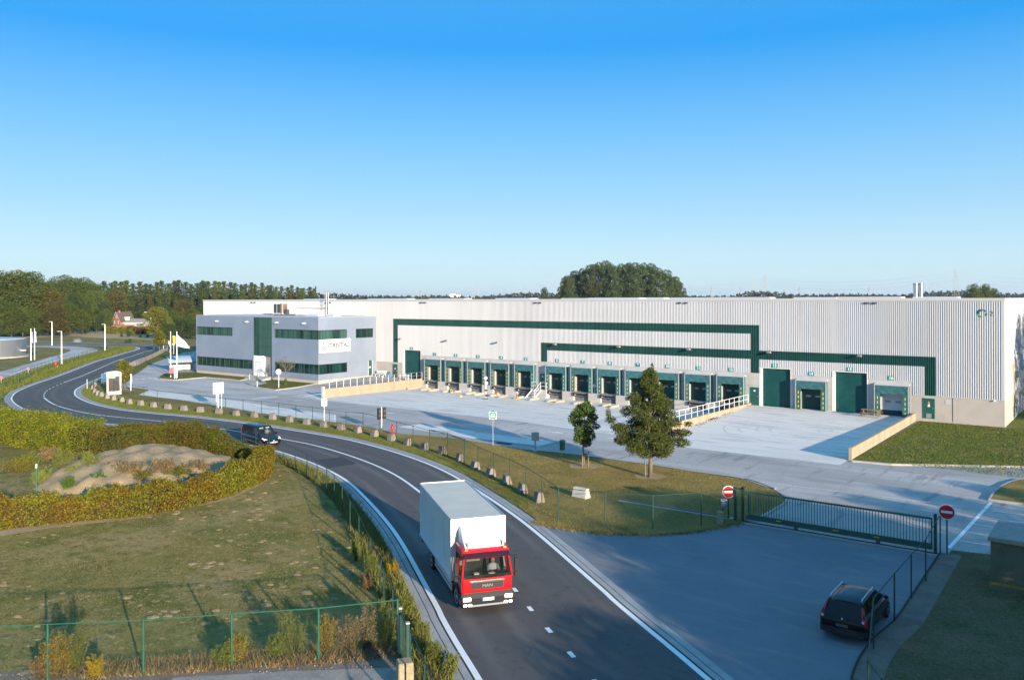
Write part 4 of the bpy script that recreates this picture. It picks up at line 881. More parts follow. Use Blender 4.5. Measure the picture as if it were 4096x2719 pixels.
LW = sloped_wall('retaining_wall', 'stained concrete ramp wall with steel railing beside dock door one', (-82.54, 69.08), (-85.95, 91.05), 1.10, .56, -1.0, .26, m_stain)
b = MB(); b.obox((-82.56, 69.0, .72), (.32, .32, 1.45), .15); b.build('end_pillar', m_cdock, LW, world=True, bevel=.015)
railing(LW, (-82.75, 70.2), (-85.9, 90.7), 1.08, .57, .95, 15, m_galv)
MW = sloped_wall('retaining_wall', 'pale concrete ramp wall with white railing between dock twelve and the ramp', (-34.6, 67.4), (-35.15, 91.05), .92, .62, -.95, .24, m_stain)
railing(MW, (-34.62, 67.7), (-35.15, 90.4), .92, .63, 1.0, 16, m_whitep)
RW = sloped_wall('retaining_wall', 'bare stained concrete wall between the white ramp and the lawn', (-17.68, 66.28), (-18.05, 91.05), .98, .86, -.1, .25, m_stain)

# ------------------------------------------------------------------ fences and gates
m_fgreen = mat('fence_green', (0.012, 0.095, 0.055), 0.5, var=[(6, (0.02, 0.12, 0.075), 0.45, 0.65)])
m_fdark = mat('fence_dark_green', (0.012, 0.045, 0.036), 0.6, var=[(6, (0.02, 0.06, 0.05), 0.45, 0.65)], spec=.3)
m_fold = mat('fence_green_old', (0.018, 0.052, 0.038), 0.6, var=[(6, (0.03, 0.07, 0.052), 0.45, 0.65)], spec=.3)
m_wire = mesh_wire_mat('chain_link', (0.015, 0.075, 0.05))
m_wire2 = mesh_wire_mat('chain_link_old', (0.03, 0.075, 0.06), .06, .0022)
def wire_mesh(name, pts, zb, h, m, parent):
    vs, uvs, fs, s = [], [], [], 0.0
    for i, p in enumerate(pts):
        if i: s += math.dist(p, pts[i - 1])
        vs += [(p[0], p[1], zb), (p[0], p[1], zb + h)]; uvs += [(s, 0), (s, h)]
    fs = [(2 * i, 2 * i + 2, 2 * i + 3, 2 * i + 1) for i in range(len(pts) - 1)]
    me = bpy.data.meshes.new(name); pl = parent.location; me.from_pydata([(v[0] - pl.x, v[1] - pl.y, v[2]) for v in vs], [], fs); me.materials.append(m)
    uv = me.uv_layers.new(name='UVMap')
    for lp_ in me.loops: uv.data[lp_.index].uv = uvs[lp_.vertex_index]
    o = bpy.data.objects.new(name, me); COL.objects.link(o); o.parent = parent; return o
def fence(label, posts, h, m_post=m_fgreen, m_mesh=m_wire, rail=.02, zb=.04, r=.03, skip=()):
    t = thing('wire_fence', label, 'fence', (posts[0][0], posts[0][1], 0))
    wire_mesh('wire_mesh', posts, zb, h - .03, m_mesh, t)
    b = MB(); b.tube([(p[0], p[1], zb + h) for p in posts], rail, 6); b.build('top_rail', m_post, t, world=True, smooth=SM)
    base = None
    for i, p in enumerate(posts):
        if i in skip: continue
        if base is None:
            b = MB(); b.tube([(0, 0, -.1), (0, 0, zb + h + .03)], r, 8); base = b.build('post', m_post, t, smooth=SM)
            o = base
        else: o = base.copy(); COL.objects.link(o)
        o.location = (p[0] - t.location.x, p[1] - t.location.y, 0)
    return t
fence('green chain link fence along the grass island from the sliding gate round the bend', FEN, 1.82, m_fold, m_wire2)
fence('chain link fence above the concrete barrier running up beside the far road', [FEN[-1]] + resample(spline(FARBAR, 6), 3.0), 1.7, m_fold, m_wire2)
LT = [G(*px('A', x, y), 1.6) for x, y in ((-300, 1150), (0, 1228), (220, 1300), (550, 1355), (700, 1376), (850, 1390), (1000, 1402), (1190, 1416))] + \
     [G(*px('F', x, y), 1.6) for x, y in ((1395, 250), (1535, 266), (1672, 290), (1805, 312), (1942, 345), (2075, 370), (2198, 400))] + \
     [G(*px('H', x, y), 1.6) for x, y in ((400, 460), (520, 495), (628, 548), (735, 605), (825, 660), (910, 735), (978, 795), (1050, 890), (1120, 1020), (1200, 1160), (1300, 1360), (1395, 1560))] + \
     [G(*px('N', x, y), 1.6) for x, y in ((1500, 430), (1585, 600))]
CORN = g('X', 245, 555)
fence('green chain link fence between the hedge, the lawn and the road', LT + [CORN], 1.62, m_fdark, m_wire, .016)
FGP = [G(*px('M', -1300, 1270)), G(*px('M', -430, 1262))] + [g('M', 450, 1226), g('M', 1355, 1180), g('M', 2190, 1110), g('N', 885, 1285), CORN]
fence('bright green chain link fence across the bottom left lawn edge', FGP, 1.80, rail=.017, r=.034)
GP1, GP2 = g('X', 292, 640), g('X', 350, 642)
dvec = (Vector(GP2) - Vector(GP1))
roadN = [near_i(CORN), 0]; dCor = min(math.dist(CORN, p) for p in CEN)
fol = offset(CEN, -dCor)[near_i(CORN):]; fol = resample(fol, 2.4)
fence('green chain link fence at the bottom edge between weeds and road kerb', [p for p in fol if p[0] > GP2[0] + .2][:8], 1.62, m_fdark)
GT = thing('pedestrian_gate', 'narrow dark green bar gate at the fence corner beside the road', 'gate', (CORN[0], CORN[1], 0))
fe = [p for p in fol if p[0] > GP2[0] + .2][0]; ga, gb2 = Vector(CORN) + (Vector(fe) - Vector(CORN)) * .22, Vector(CORN) + (Vector(fe) - Vector(CORN)) * .8
for q in (ga, gb2):
    b = MB(); b.obox((q.x, q.y, .85), (.11, .11, 1.75), -.6); b.build('gate_post', m_fold, GT, world=True); b = MB(); b.obox((q.x, q.y, 1.74), (.13, .13, .05), -.6); b.build('post_cap', m_kerb, GT, world=True)
b = MB(); b.tube([(*ga, 1.6), (*gb2, 1.6)], .03, 6); b.tube([(*ga, .15), (*gb2, .15)], .03, 6)
for k in range(1, 9):
    q = ga.lerp(gb2, k / 9); b.tube([(*q, .15), (*q, 1.6)], .012, 5)
b.build('bars', m_fold, GT, world=True)
b = MB(); q = Vector(CORN) + (Vector(fe) - Vector(CORN)) * .1; b.obox((q.x, q.y, .7), (.16, .05, 1.35), -.6); tag(b.build('marker_post', m_whitep), 'white marker post with blue top tucked behind the narrow corner gate', 'marker post')
# right-hand fence
RT_ = [g('L', 1640, 345), g('L', 1515, 600), g('L', 1390, 750), g('L', 1245, 945), g('L', 1065, 1190), G(*px('L', 1018, 1285), 1.86), G(*px('L', 1140, 1442), 1.86), G(*px('L', 1420, 1800), 1.86)]
fence('green chain link fence behind the black estate car on the right', RT_, 1.84, m_fold, m_wire2)
# sliding gate
m_gate = mat('gate_green', (0.035, 0.095, 0.07), 0.55, var=[(5, (0.05, 0.12, 0.09), .45, .65)], spec=.3)
SG = thing('sliding_gate', 'long green sliding bar gate across the site entrance', 'gate', (-17.5, 44.6, 0)); GX0, GX1 = -17.35, -8.05
b = MB(); b.box(GX0, GX1, 44.55, 44.65, 1.66, 1.74); b.box(GX0, GX1, 44.56, 44.64, .42, .48); b.box(GX0, GX0 + .07, 44.56, 44.64, .48, 1.66); b.box(GX1 - .07, GX1, 44.56, 44.64, .48, 1.66)
for k in range(1, 70):
    x = GX0 + (GX1 - GX0) * k / 70; 
    b.add([(x - .03, 44.6, 1.74), (x + .03, 44.6, 1.74), (x, 44.6, 1.80)], [(0, 1, 2)])
b.build('gate_frame', m_gate, SG, world=True)
b = MB()
for k in range(1, 64): 
    x = GX0 + (GX1 - GX0) * k / 64; b.box(x - .014, x + .014, 44.586, 44.614, .48, 1.66)
b.build('bars', m_gate, SG, world=True)
b = MB(); b.box(GX0 - .1, GX1, 44.5, 44.70, .20, .42); b.build('bottom_beam', mat('gate_dark_green', (.022, .075, .058), .5), SG, world=True, bevel=.015)
for x in (-15.6, -12.6, -10.6):
    b = MB(); b.box(x - .14, x + .14, 44.47, 44.498, .36, .40); b.build('reflector', m_pipe, SG, world=True)
for x in (-14.7, -10.55):
    b = MB(); b.box(x - .08, x + .08, 44.48, 44.7, .04, .20); b.build('roller', m_grate, SG, world=True)
for (x, h) in ((-17.62, 1.95), (-18.05, 1.92), (-7.92, 1.95)):
    b = MB(); b.box(x - .06, x + .06, 44.44 if x < -17 else 44.5, 44.54 if x < -17 else 44.7, 0, h); b.build('gate_post', m_fold, SG, world=True)
b = MB(); b.box(-18.1, -17.56, 44.45, 44.53, 1.80, 1.88); b.box(-17.7, -17.55, 44.44, 44.76, 1.86, 1.95); b.build('guide_bracket', m_fold, SG, world=True)

# ------------------------------------------------------------------ signs and street furniture
m_red = mat('sign_red', (0.62, 0.01, 0.012), 0.35); m_swhite = mat('sign_white', (0.82, 0.82, 0.80), 0.4); m_pole = mat('pole_grey', (0.40, 0.42, 0.44), 0.45, 0.5)
m_black = mat('matt_black', (0.012, 0.012, 0.013), 0.5); m_blue = mat('sign_blue', (0.01, 0.10, 0.45), 0.4)
def face_cam(p): return math.atan2(-p[1], -p[0]) + math.pi / 2      # local -y looks at the camera side
def disc(mb, r, y, mi, n=32, z=0.0, x=0.0): mb.add([(x + r * math.cos(2 * math.pi * k / n), y, z + r * math.sin(2 * math.pi * k / n)) for k in range(n)], [tuple(range(n))], mi)
def no_entry(label, base, zc, r, rz, post_h):
    t = thing('no_entry_sign', label, 'road sign', (*base, 0), rz, 'no entry signs at the gate')
    b = MB(); b.tube([(0, .06, 0), (0, .06, post_h)], .035, 8); b.build('post', m_fold, t, smooth=SM)
    b = MB(); b.lathe([(r, -.0), (r, .025)], (0, 0, zc), 40, 1, 'y'); disc(b, r * .985, -.003, 1, 40, zc); disc(b, r * .90, -.007, 0, 40, zc); b.box(-r * .68, r * .68, -.014, -.010, zc - r * .155, zc + r * .155, 1)
    b.build('sign_plate', [m_red, m_swhite], t, fix=False)
p = g('U', 405, 690); no_entry('round red no entry sign left of the gate above the steel mailbox', (p[0] - .45, p[1] - .12), 1.62, .345, face_cam(p) + .25, 1.9)
p = g('L', 1697, 372); no_entry('round red no entry sign on the right gate post', p, 2.13, .37, face_cam(p) - .1, 2.2)
def pillar(label, p, w, d, h, rz, m):
    t = MB(); t.obox((0, 0, h / 2), (w, d, h), 0, 0, .94); o = t.build('concrete_pillar', m, bevel=.02); o.location = (*p, 0); o.rotation_euler = (0, 0, rz); tag(o, label, 'pillar')
m_moss = mat('mossy_concrete', (0.30, 0.25, 0.16), 0.95, var=[(5, (0.36, 0.26, 0.05), 0.5, 0.62), (11, (0.42, 0.37, 0.28), 0.48, 0.66), (24, (0.16, 0.13, 0.09), 0.52, 0.7)], bump=(25, 0.8, .02))
pillar('short mossy concrete pillar below the mailbox at the gate', g('U', 150, 742), .36, .36, .74, .25, m_moss)
q = G(*px('X', 322, 655), 1.0); pillar('lichen covered concrete pillar at the bottom edge beside the corner gate', q, .50, .50, 1.02, -.6, m_moss)
mp_ = g('U', 200, 690); MBX = thing('mailbox', 'curved top stainless steel mailbox behind the fence left of the gate', 'mailbox', (*mp_, 0), face_cam(mp_) + .35)
b = MB(); prof = [(-.14, .82)] + [(-.14 + .04 + .04 * math.cos(a) , 0) for a in ()] ; rings = []
for x in (-.19, .19):
    pr = [(-.15, .80), (.15, .80), (.15, 1.16)] + [(.15 * math.cos(a), 1.16 + .11 * math.sin(a)) for a in [math.pi * k / 10 for k in range(1, 10)]] + [(-.15, 1.16)]
    rings.append([(x, y, z) for y, z in pr])
b.loft(rings); b.build('box', m_chrome, MBX, smooth=SM)
b = MB(); b.box(-.15, .15, -.17, -.151, 1.05, 1.09); b.build('letter_slot', m_whitep, MBX); b = MB(); b.tube([(0, .1, 0), (0, .1, .9)], .03, 6); b.build('post', m_fold, MBX)
# concrete blocks along the fence
m_blk = mat('block_concrete', (0.205, 0.18, 0.15), 0.95, var=[(1.7, (0.15, 0.138, 0.118), 0.42, 0.64), (8, (0.29, 0.265, 0.225), 0.5, 0.7), (22, (0.2, 0.18, 0.15), 0.55, 0.72)], bump=(22, 0.7, .015), objrand=.12)
def block(m=m_blk, L=.72, w=.58, h=.62, tp=.52):
    b = MB(); b.obox((0, 0, h / 2), (L, w, h), 0, 0, .9, tp); return b.build('concrete_block', m, bevel=.025)
BP = gs('I', [(1468, 470), (1322, 388), (1180, 308), (1038, 240), (898, 176), (762, 110)]) + gs('H', [(1945, 604), (1790, 562), (1640, 522), (1492, 482), (1340, 444), (1192, 410), (1040, 384), (886, 361), (735, 337), (580, 315), (428, 292), (264, 272), (100, 256)]) + \
     gs('A', [(2070, 1432), (1893, 1420), (1738, 1405), (1585, 1390), (1450, 1373), (1328, 1354), (1222, 1340), (1150, 1320), (1072, 1305), (1012, 1290), (955, 1270)]) + gs('P', [(355, 1020), (270, 950), (230, 840), (290, 760)])
blk = block(); 
for i, p in enumerate(BP):
    a, c = BP[max(i - 1, 0)], BP[min(i + 1, len(BP) - 1)]; ang = math.atan2(c[1] - a[1], c[0] - a[0]) + RND.uniform(-.12, .12)
    lab = 'tapered concrete block beside the island fence, %s in the row counted from the gate' % ordw(i)
    o = blk if i == 0 else dup(blk, (0, 0, 0)); o.location = (*p, .06); o.rotation_euler = (0, 0, ang); tag(o, lab, 'block', 'concrete blocks along the fence')
    o.scale = (RND.uniform(.94, 1.05), 1, RND.uniform(.94, 1.04))
FBP = resample(spline(gs('P', [(700, 720), (900, 560), (1200, 215), (1300, 190), (1480, 150), (1690, 40)]) + gs('Q', [(130, 865), (350, 765), (560, 655), (750, 575)]), 8), 1.5)
for i, p in enumerate(FBP):
    a, c = FBP[max(i - 1, 0)], FBP[min(i + 1, len(FBP) - 1)]
    o = dup(blk, (*p, .03), math.atan2(c[1] - a[1], c[0] - a[0]), 'pale concrete block in the close barrier row up the far road, %s from the totem' % ordw(i), (1.6, .9, 1.25)); o['group'] = 'blocks of the far road barrier'
b = block(mat('white_block', (.48, .46, .41), .9, var=[(3, (.5, .46, .34), .5, .68), (9, (.68, .66, .6), .5, .7)]), 1.15, .55, .60, .55); p = g('J', 530, 925); b.location = (*p, .06); b.rotation_euler = (0, 0, -.12); tag(b, 'single long whitish concrete block lying alone on the dry grass island', 'block')
# dock yard: wheel guides, chocks, signal posts
m_guide = mat('guide_concrete', (0.40, 0.345, 0.265), 0.9, var=[(3, (0.32, 0.28, 0.22), 0.45, 0.65)], objrand=.1)
def gy(w, x, y):
    """point where a photo pixel meets the sloping dock yard"""
    z = -.5
    for _ in range(6): p = g(w, x, y, z); z = zyard(*p)
    return (p[0], p[1], z)
b = MB(); b.obox((0, 0, .13), (.30, 2.1, .26), 0, 0, .7, .9); gd0 = b.build('wheel_guide', m_guide, bevel=.03)
WG = [('C', x, y) for x, y in ((112, 1245), (226, 1254), (300, 1262), (428, 1272), (497, 1277), (630, 1290), (708, 1298), (848, 1308), (920, 1318), (1065, 1330), (1200, 1343), (1356, 1357), (1432, 1365), (1597, 1378), (1682, 1387), (1848, 1398), (1922, 1409))]
for i, (w, x, y) in enumerate(WG):
    o = gd0 if i == 0 else dup(gd0, (0, 0, 0)); o.location = gy(w, x, y); o.rotation_euler = (0, 0, RND.uniform(-.08, .05)); tag(o, 'low concrete wheel guide on the dock yard, %s from the stained ramp wall' % ordw(i), 'wheel guide', 'wheel guides in front of the docks')
m_or = mat('orange_plastic', (0.75, 0.36, 0.01), 0.4)
ck = None
for i, (x, y, lab) in enumerate(((462, 1276, 'beside the guides of dock two'), (543, 1314, 'standing alone in front of dock three'), (875, 1309, 'leaning on a guide before dock four'), (1056, 1336, 'touching a guide before dock five'))):
    if ck is None:
        b = MB(); b.loft([[(-.22, s, 0), (.22, s, 0), (.05, s, .30), (-.05, s, .30)] for s in (-.11, .11)]); ck = b.build('wheel_chock', m_or, bevel=.015); o = ck
    else: o = dup(ck, (0, 0, 0))
    p = gy('C', x, y); o.location = (p[0], p[1], p[2] + .0); o.rotation_euler = (0, 0, RND.uniform(0, 3)); tag(o, 'orange wheel chock ' + lab, 'wheel chock', 'orange wheel chocks')
    if i in (0, 2): o.location.z += .22
for i, (x, yb, yt, lab, two) in enumerate(((597, 1255, 1130, 'white signal post against the wall between docks two and three', 0), (770, 1335, 1142, 'white signal post with two round discs between docks three and four', 1), (1203, 1290, 1172, 'signal post with black disc left of the steel stair', 2), (1510, 1330, 1190, 'thin signal post with dark lamp between docks six and seven', 2), (1744, 1360, 1210, 'white signal post with one grey disc right of dock seven', 0), (1984, 1372, 1230, 'white signal post with one pale disc right of dock eight', 0))):
    p = gy('C', x, yb); h = (yb - yt) / 2.24 / 3300 * (p[0] * FW[0] + p[1] * FW[1])
    t = thing('signal_post', lab, 'signal post', p, face_cam(p), 'signal posts of the docks')
    b = MB(); b.tube([(0, 0, 0), (0, 0, h)], .035, 8); b.build('post', m_whitep, t, smooth=SM)
    b = MB(); b.lathe([(.22, -.03), (.22, .0)], (0, -.04, h - .05), 20, 0, 'y'); b.build('disc', m_black if two == 2 else m_rlite, t)
    if two == 1:
        b = MB(); b.lathe([(.22, -.03), (.22, .0)], (.08, -.04, h - .72), 20, 0, 'y'); b.build('disc', m_rlite, t)
        b = MB(); b.box(-.2, .2, -.1, .1, 1.05, 1.25); b.box(-.35, .25, -.12, .12, 0, .12); b.box(-.1, .35, -.15, .05, .35, .6); b.build('signal_lamp', m_black, t)
    else:
        b = MB(); b.box(-.15, .15, -.1, .1, 0, .08); b.build('foot', m_grate, t)
# picnic table, bench, bins
m_wood = mat('weathered_wood', (0.24, 0.17, 0.095), 0.85, var=[(2, (0.16, 0.115, 0.07), 0.45, 0.65, (1, 8, 1)), (9, (0.32, 0.24, 0.15), 0.52, 0.72)])
p = g('E', 640, 1500, .28); PT = thing('picnic_table', 'weathered wooden picnic table with attached benches on the white ramp', 'picnic table', (p[0], p[1], zramp(*p)), .03)
b = MB()
for k in range(5): b.box(-.95, .95, -.37 + k * .15, -.37 + k * .15 + .14, .70, .74)
b.build('table_top', m_wood, PT)
for s in (-1, 1):
    b = MB(); b.box(-.95, .95, s * .68 - .13, s * .68 + .13, .42, .46); b.build('seat', m_wood, PT)
for x in (-.7, .7):
    b = MB(); b.box(x - .03, x + .03, -.8, .8, .36, .42); b.box(x - .03, x + .03, -.36, .36, .63, .70)
    for s in (-1, 1): b.add([(x - .04, s * .22, .68), (x + .04, s * .22, .68), (x + .04, s * .34, .68), (x - .04, s * .34, .68), (x - .04, s * .62, 0), (x + .04, s * .62, 0), (x + .04, s * .74, 0), (x - .04, s * .74, 0)], [(0, 1, 2, 3), (4, 7, 6, 5), (0, 4, 5, 1), (1, 5, 6, 2), (2, 6, 7, 3), (3, 7, 4, 0)])
    b.build('leg_frame', m_wood, PT)
BN = thing('bench', 'white slatted bench against the wall beside the office corner', 'bench', (-94.3, 90.4, .39))
b = MB()
for k in range(4): b.box(-1.1, 1.1, -.5 + k * .13, -.5 + k * .13 + .1, .42, .46)
b.build('seat', m_whitep, BN); b = MB()
for k in range(3): b.box(-1.1, 1.1, .04 + k * .03, .08 + k * .03, .56 + k * .14, .66 + k * .14)
b.build('backrest', m_whitep, BN)
for x in (-.9, 0, .9):
    b = MB(); b.box(x - .04, x + .04, -.5, -.42, 0, .42); b.box(x - .04, x + .04, .04, .12, 0, .95); b.box(x - .04, x + .04, -.5, .1, .36, .42); b.build('leg', m_whitep, BN)
b = MB(); b.obox((-92.9, 90.6, .75), (.35, .35, .7), .1, 0, 1.1); b.box(-93.1, -92.7, 90.4, 90.8, 1.1, 1.16, 1); tag(b.build('litter_bin', [mat('blue_plastic', (.02, .2, .5), .4), m_black]), 'small blue bin beside the white bench', 'bin')
b = MB(); b.lathe([(.2, 0), (.24, .78), (.26, .8), (.26, .86), (.2, .88)], (-86.9, 88.7, .39), 16); tag(b.build('litter_bin', m_rlite, smooth=SM), 'light grey round bin by the ramp railing in front of door zero', 'bin')
# assembly point sign, meter box, litter bin, posts
def post_thing(name, label, cat, w, xb, yb, yt, r=.035, m=m_pole, rz=0.0, z=.07):
    p = g(w, xb, yb, z); d = p[0] * FW[0] + p[1] * FW[1]; h = (yb - yt) / WIN[w][2] / FPX * d
    t = thing(name, label, cat, (*p, z), face_cam(p) + rz); b = MB(); b.tube([(0, 0, -.1), (0, 0, h)], r, 8); b.build('post', m, t, smooth=SM); return t, h, d / FPX / WIN[w][2]
t, h, u = post_thing('assembly_point_sign', 'square green assembly point sign on a thin post at the yard edge', 'sign', 'S', 230, 645, 210)
m_sg = mat('sign_green', (.0, .30, .13), .4); s = 48 * u; zc = h - s; b = MB()
b.box(-s, s, -.06, -.04, zc - s, zc + s, 1); b.box(-s * .92, s * .92, -.066, -.061, zc - s * .92, zc + s * .92, 0)
for x in (-.34, 0, .34):
    disc(b, s * .15, -.071, 1, 16, zc + s * (.42 if x == 0 else .25), x * s)
    b.box(x * s - s * .2, x * s + s * .2, -.073 - abs(x) * .002, -.070, zc - s * .52, zc + s * (.25 if x == 0 else .1), 1)
for sx in (-1, 1):
    for sz in (-1, 1): b.add([(sx * s * .88, -.07, zc + sz * s * .88), (sx * s * .55, -.07, zc + sz * s * .88), (sx * s * .88, -.07, zc + sz * s * .55)], [(0, 1, 2)], 1)
b.build('sign_plate', [m_sg, m_swhite], t, fix=False); b = MB(); b.box(-.12, .12, -.06, .05, h, h + .05); b.build('post_cap', m_black, t)
t, h, u = post_thing('meter_box', 'grey box on a pedestal post beside the weighbridge', 'terminal', 'S', 770, 715, 470, .07); b = MB(); b.obox((0, 0, h - .36), (.56, .42, .66), .25); b.build('box', m_pole, t, bevel=.015); b = MB(); b.obox((0, 0, .04), (.3, .3, .2), 0, 0, .5); b.build('foot', m_pole, t)
t, h, u = post_thing('litter_bin', 'green litter bin with domed lid on a thin post near the small tree', 'bin', 'S', 1108, 770, 600, .03, m_galv); b = MB(); b.lathe([(.16, 0), (.2, .02), (.22, .62), (.18, .62)], (.06, -.05, h - .62), 16); b.build('bin_body', m_fgreen, t, smooth=SM); b = MB(); b.lathe([(.25, 0), (.26, .08), (.2, .18), (.05, .22)], (.06, -.05, h), 16); b.build('lid', mat('teal_plastic', (.01, .16, .13), .35), t, smooth=SM)
t, h, u = post_thing('parking_sign', 'small red and white sign on a white post behind the fence', 'sign', 'H', 890, 300, 95, .045, m_whitep); b = MB(); b.box(-.27, .27, -.07, -.045, h - .78, h - .02, 1)
b.box(-.22, .22, -.076, -.071, h - .34, h - .06, 0); b.box(-.22, .22, -.076, -.071, h - .72, h - .42, 0); b.box(-.04, .04, -.08, -.077, h - .72, h - .06, 1); b.build('sign_plate', [mat('faded_red', (.62, .2, .17), .5), m_swhite], t, fix=False)
t, h, u = post_thing('traffic_light', 'dark signal head with two panels on a white pole by the yard', 'traffic light', 'H', 1403, 385, 175, .055, m_whitep, .5)
for x in (-.26, .26):
    b = MB(); b.box(x - .16, x + .16, -.14, .1, h - 1.12, h - .05); b.build('signal_head', m_black, t, bevel=.01); b = MB()
    for k in range(2): disc(b, .11, -.145, 0, 16, h - .35 - k * .45, x)
    b.build('lens', m_grate, t, fix=False)
t, h, u = post_thing('fire_hydrant', 'red fire hydrant behind the roadside blocks', 'hydrant', 'H', 1500, 418, 395, .08, m_red); b = MB(); b.lathe([(.09, 0), (.10, .3), (.15, .32), (.15, .5), (.09, .6), (.11, .66), (.04, .74)], (0, 0, .2), 12); b.tube([(-.21, 0, .6), (.21, 0, .6)], .06, 8); b.build('hydrant_body', m_red, t, smooth=SM)
# white information board
t, h, u = post_thing('information_board', 'large square white board on three posts behind the fence', 'sign', 'R', 415, 1060, 300, .075, m_whitep, 0.15); b = MB(); s = 158 * u; zc = h - s + .2; b.box(-s, s, -.12, -.08, zc - s * 1.1, zc + s * 1.1); b.build('board', mat('board_white', (.7, .7, .7), .4), t)
b = MB(); b.add([(s * .1, -.125, zc + s * .42), (s * .32, -.125, zc + s * .28), (s * .1, -.125, zc + s * .14)], [(0, 1, 2)], 0); b.add([(-s * .02, -.125, zc - s * .3), (s * .06, -.125, zc - s * .3), (s * .02, -.125, zc - s * .22)], [(0, 1, 2)], 1)
for k in range(3): b.box(-s * .35, -s * .05 + k * .08, -.126, -.122, zc + s * (.26 - k * .26), zc + s * (.29 - k * .26), 2)
b.build('lettering', [m_blue, m_red, m_alu], t, fix=False)
for x in (-.62, 1.0):
    b = MB(); b.tube([(x * s * .62, 0, -.1), (x * s * .62, 0, zc - s)], .05, 8); b.build('post', m_galv, t, smooth=SM)
t, h, u = post_thing('round_sign', 'round white sign with faint red rim at the office lawn corner', 'road sign', 'B', 980, 945, 775, .05, m_whitep, -.3); b = MB(); b.lathe([(.42, -.02), (.42, 0)], (0, -.06, h - .3), 28, 1, 'y'); disc(b, .35, -.084, 0, 28, h - .3); b.build('sign_plate', [m_swhite, mat('faded_red', (.62, .2, .17), .5)], t, fix=False)
t, h, u = post_thing('intercom_post', 'short white post carrying a dark green box at the parking places', 'post', 'R', 1640, 378, 130, .055, m_whitep); b = MB(); b.box(-.18, .14, -.14, .12, h - .25, h + .3); b.build('box', m_fold, t)
# totem and things round it
p = g('P', 825, 995); TT = thing('totem_sign', 'white arched totem sign with black panel and red edges at the entrance bend', 'sign', (*p, .06), face_cam(p) + .12); W2 = .86
b = MB(); pr = [(-W2, 0), (W2, 0), (W2, 2.85)] + [(W2 * math.cos(a), 2.85 + .22 * math.sin(a)) for a in [math.pi * k / 12 for k in range(1, 12)]] + [(-W2, 2.85)]
b.loft([[(x, y, z) for x, z in pr] for y in (-.16, .16)]); b.build('casing', mat('totem_white', (.7, .69, .67), .4), TT, smooth=SM)
b = MB(); b.box(-.66, .62, -.18, -.161, .44, 2.45); b.build('panel', mat('panel_dark', (.03, .03, .03), .25), TT)
b = MB(); b.box(.64, .72, -.18, -.161, .44, 2.45); b.box(-.72, -.68, -.18, -.161, .44, 2.45); b.build('edge_strip', m_red, TT)
b = MB(); b.box(-.66, .62, -.186, -.181, 2.36, 2.5, 0); b.box(-.60, .15, -.19, -.181, 2.2, 2.28, 1); b.box(-.64, .3, -.19, -.186, 2.42, 2.45, 1); b.build('lettering', [m_sg, m_swhite], TT)
t, h, u = post_thing('sign_post', 'white post with edge-on plate standing right of the totem', 'road sign', 'P', 1305, 865, 395, .075, m_whitep); b = MB(); b.box(.08, .14, -.3, .3, h - 1.1, h - .1); b.build('sign_plate', m_swhite, t)
t, h, u = post_thing('sign_post', 'plain slim pole at the tight inner bend left of the blocks', 'pole', 'P', 60, 815, 545, .05, m_pole)
bn = MB(); q0, q1 = g('P', 455, 745), g('P', 640, 650)
bn.add([(q0[0], q0[1], .3), (q1[0], q1[1], .3), (q1[0], q1[1], 1.75), (q0[0], q0[1], 1.75)], [(0, 1, 2, 3)]); 
BNR = thing('banner', 'blue and white printed banner hung on the fence left of the totem', 'banner', (*q0, 0)); bn2 = MB(); L_ = Vector((q1[0] - q0[0], q1[1] - q0[1])); nn = Vector((-L_.y, L_.x)).normalized() * .02
nseg = 12; vs = []
for i in range(nseg + 1):
    for z in (.3, 1.0, 1.75): vs.append((L_.x * i / nseg + nn.x * math.sin(i * 2.1) * 2, L_.y * i / nseg + nn.y * math.sin(i * 2.1) * 2, z))
bn2.add(vs, [(3 * i + j, 3 * i + 3 + j, 3 * i + 4 + j, 3 * i + 1 + j) for i in range(nseg) for j in range(2)]); bn2.build('cloth', mat('banner_print', (.12, .36, .62), .5, var=[(1.3, (.62, .72, .78), .5, .56), (3, (.04, .2, .42), .56, .62)]), BNR, fix=False)
# flags and poles
def flagpole(label, w, x, yb, yt, r=.07):
    p = g(w, x, yb, .09); d = p[0] * FW[0] + p[1] * FW[1]; h = (yb - yt) / WIN[w][2] / FPX * d
    t = thing('flagpole', label, 'flagpole', (*p, .0)); b = MB(); b.tube([(0, 0, 0), (0, 0, h * .5), (0, 0, h)], [r * 1.15, r, r * .75], 10); b.lathe([(.09, 0), (.1, .05), (.05, .12)], (0, 0, h), 10); b.build('pole', m_swhite, t, smooth=SM); return t, p, h
t1, pA, hA = flagpole('white flagpole carrying the black yellow red flag', 'Q', 740, 1255, 160); t2, pB, hB = flagpole('white flagpole carrying the white flag near the office', 'Q', 890, 1268, 160)
def flag(label, p, z0, z1, L, m, drop, name='flag', dirv=(RT[0], RT[1])):
    nx, nz = 18, 10; vs = []; b = MB()
    for j in range(nz + 1):
        for i in range(nx + 1):
            u, v = i / nx, j / nz; z = z0 + (z1 - z0) * v * (1 - drop[0] * u) - drop[1] * u; s = .14 * math.sin(u * 9 + v * 2.5) * (.3 + u)
            vs.append((dirv[0] * L * u - dirv[1] * s, dirv[1] * L * u + dirv[0] * s, z))
    b.add(vs, [(j * (nx + 1) + i, j * (nx + 1) + i + 1, (j + 1) * (nx + 1) + i + 1, (j + 1) * (nx + 1) + i) for j in range(nz) for i in range(nx)])
    o = b.build(name, m, smooth=True, fix=False); o.location = (*p, 0); tag(o, label, 'flag')
    for q in o.data.polygons:
        if len(o.data.materials) > 1: q.material_index = min(len(o.data.materials) - 1, int((q.index % nx) / nx * len(o.data.materials)))
    return o
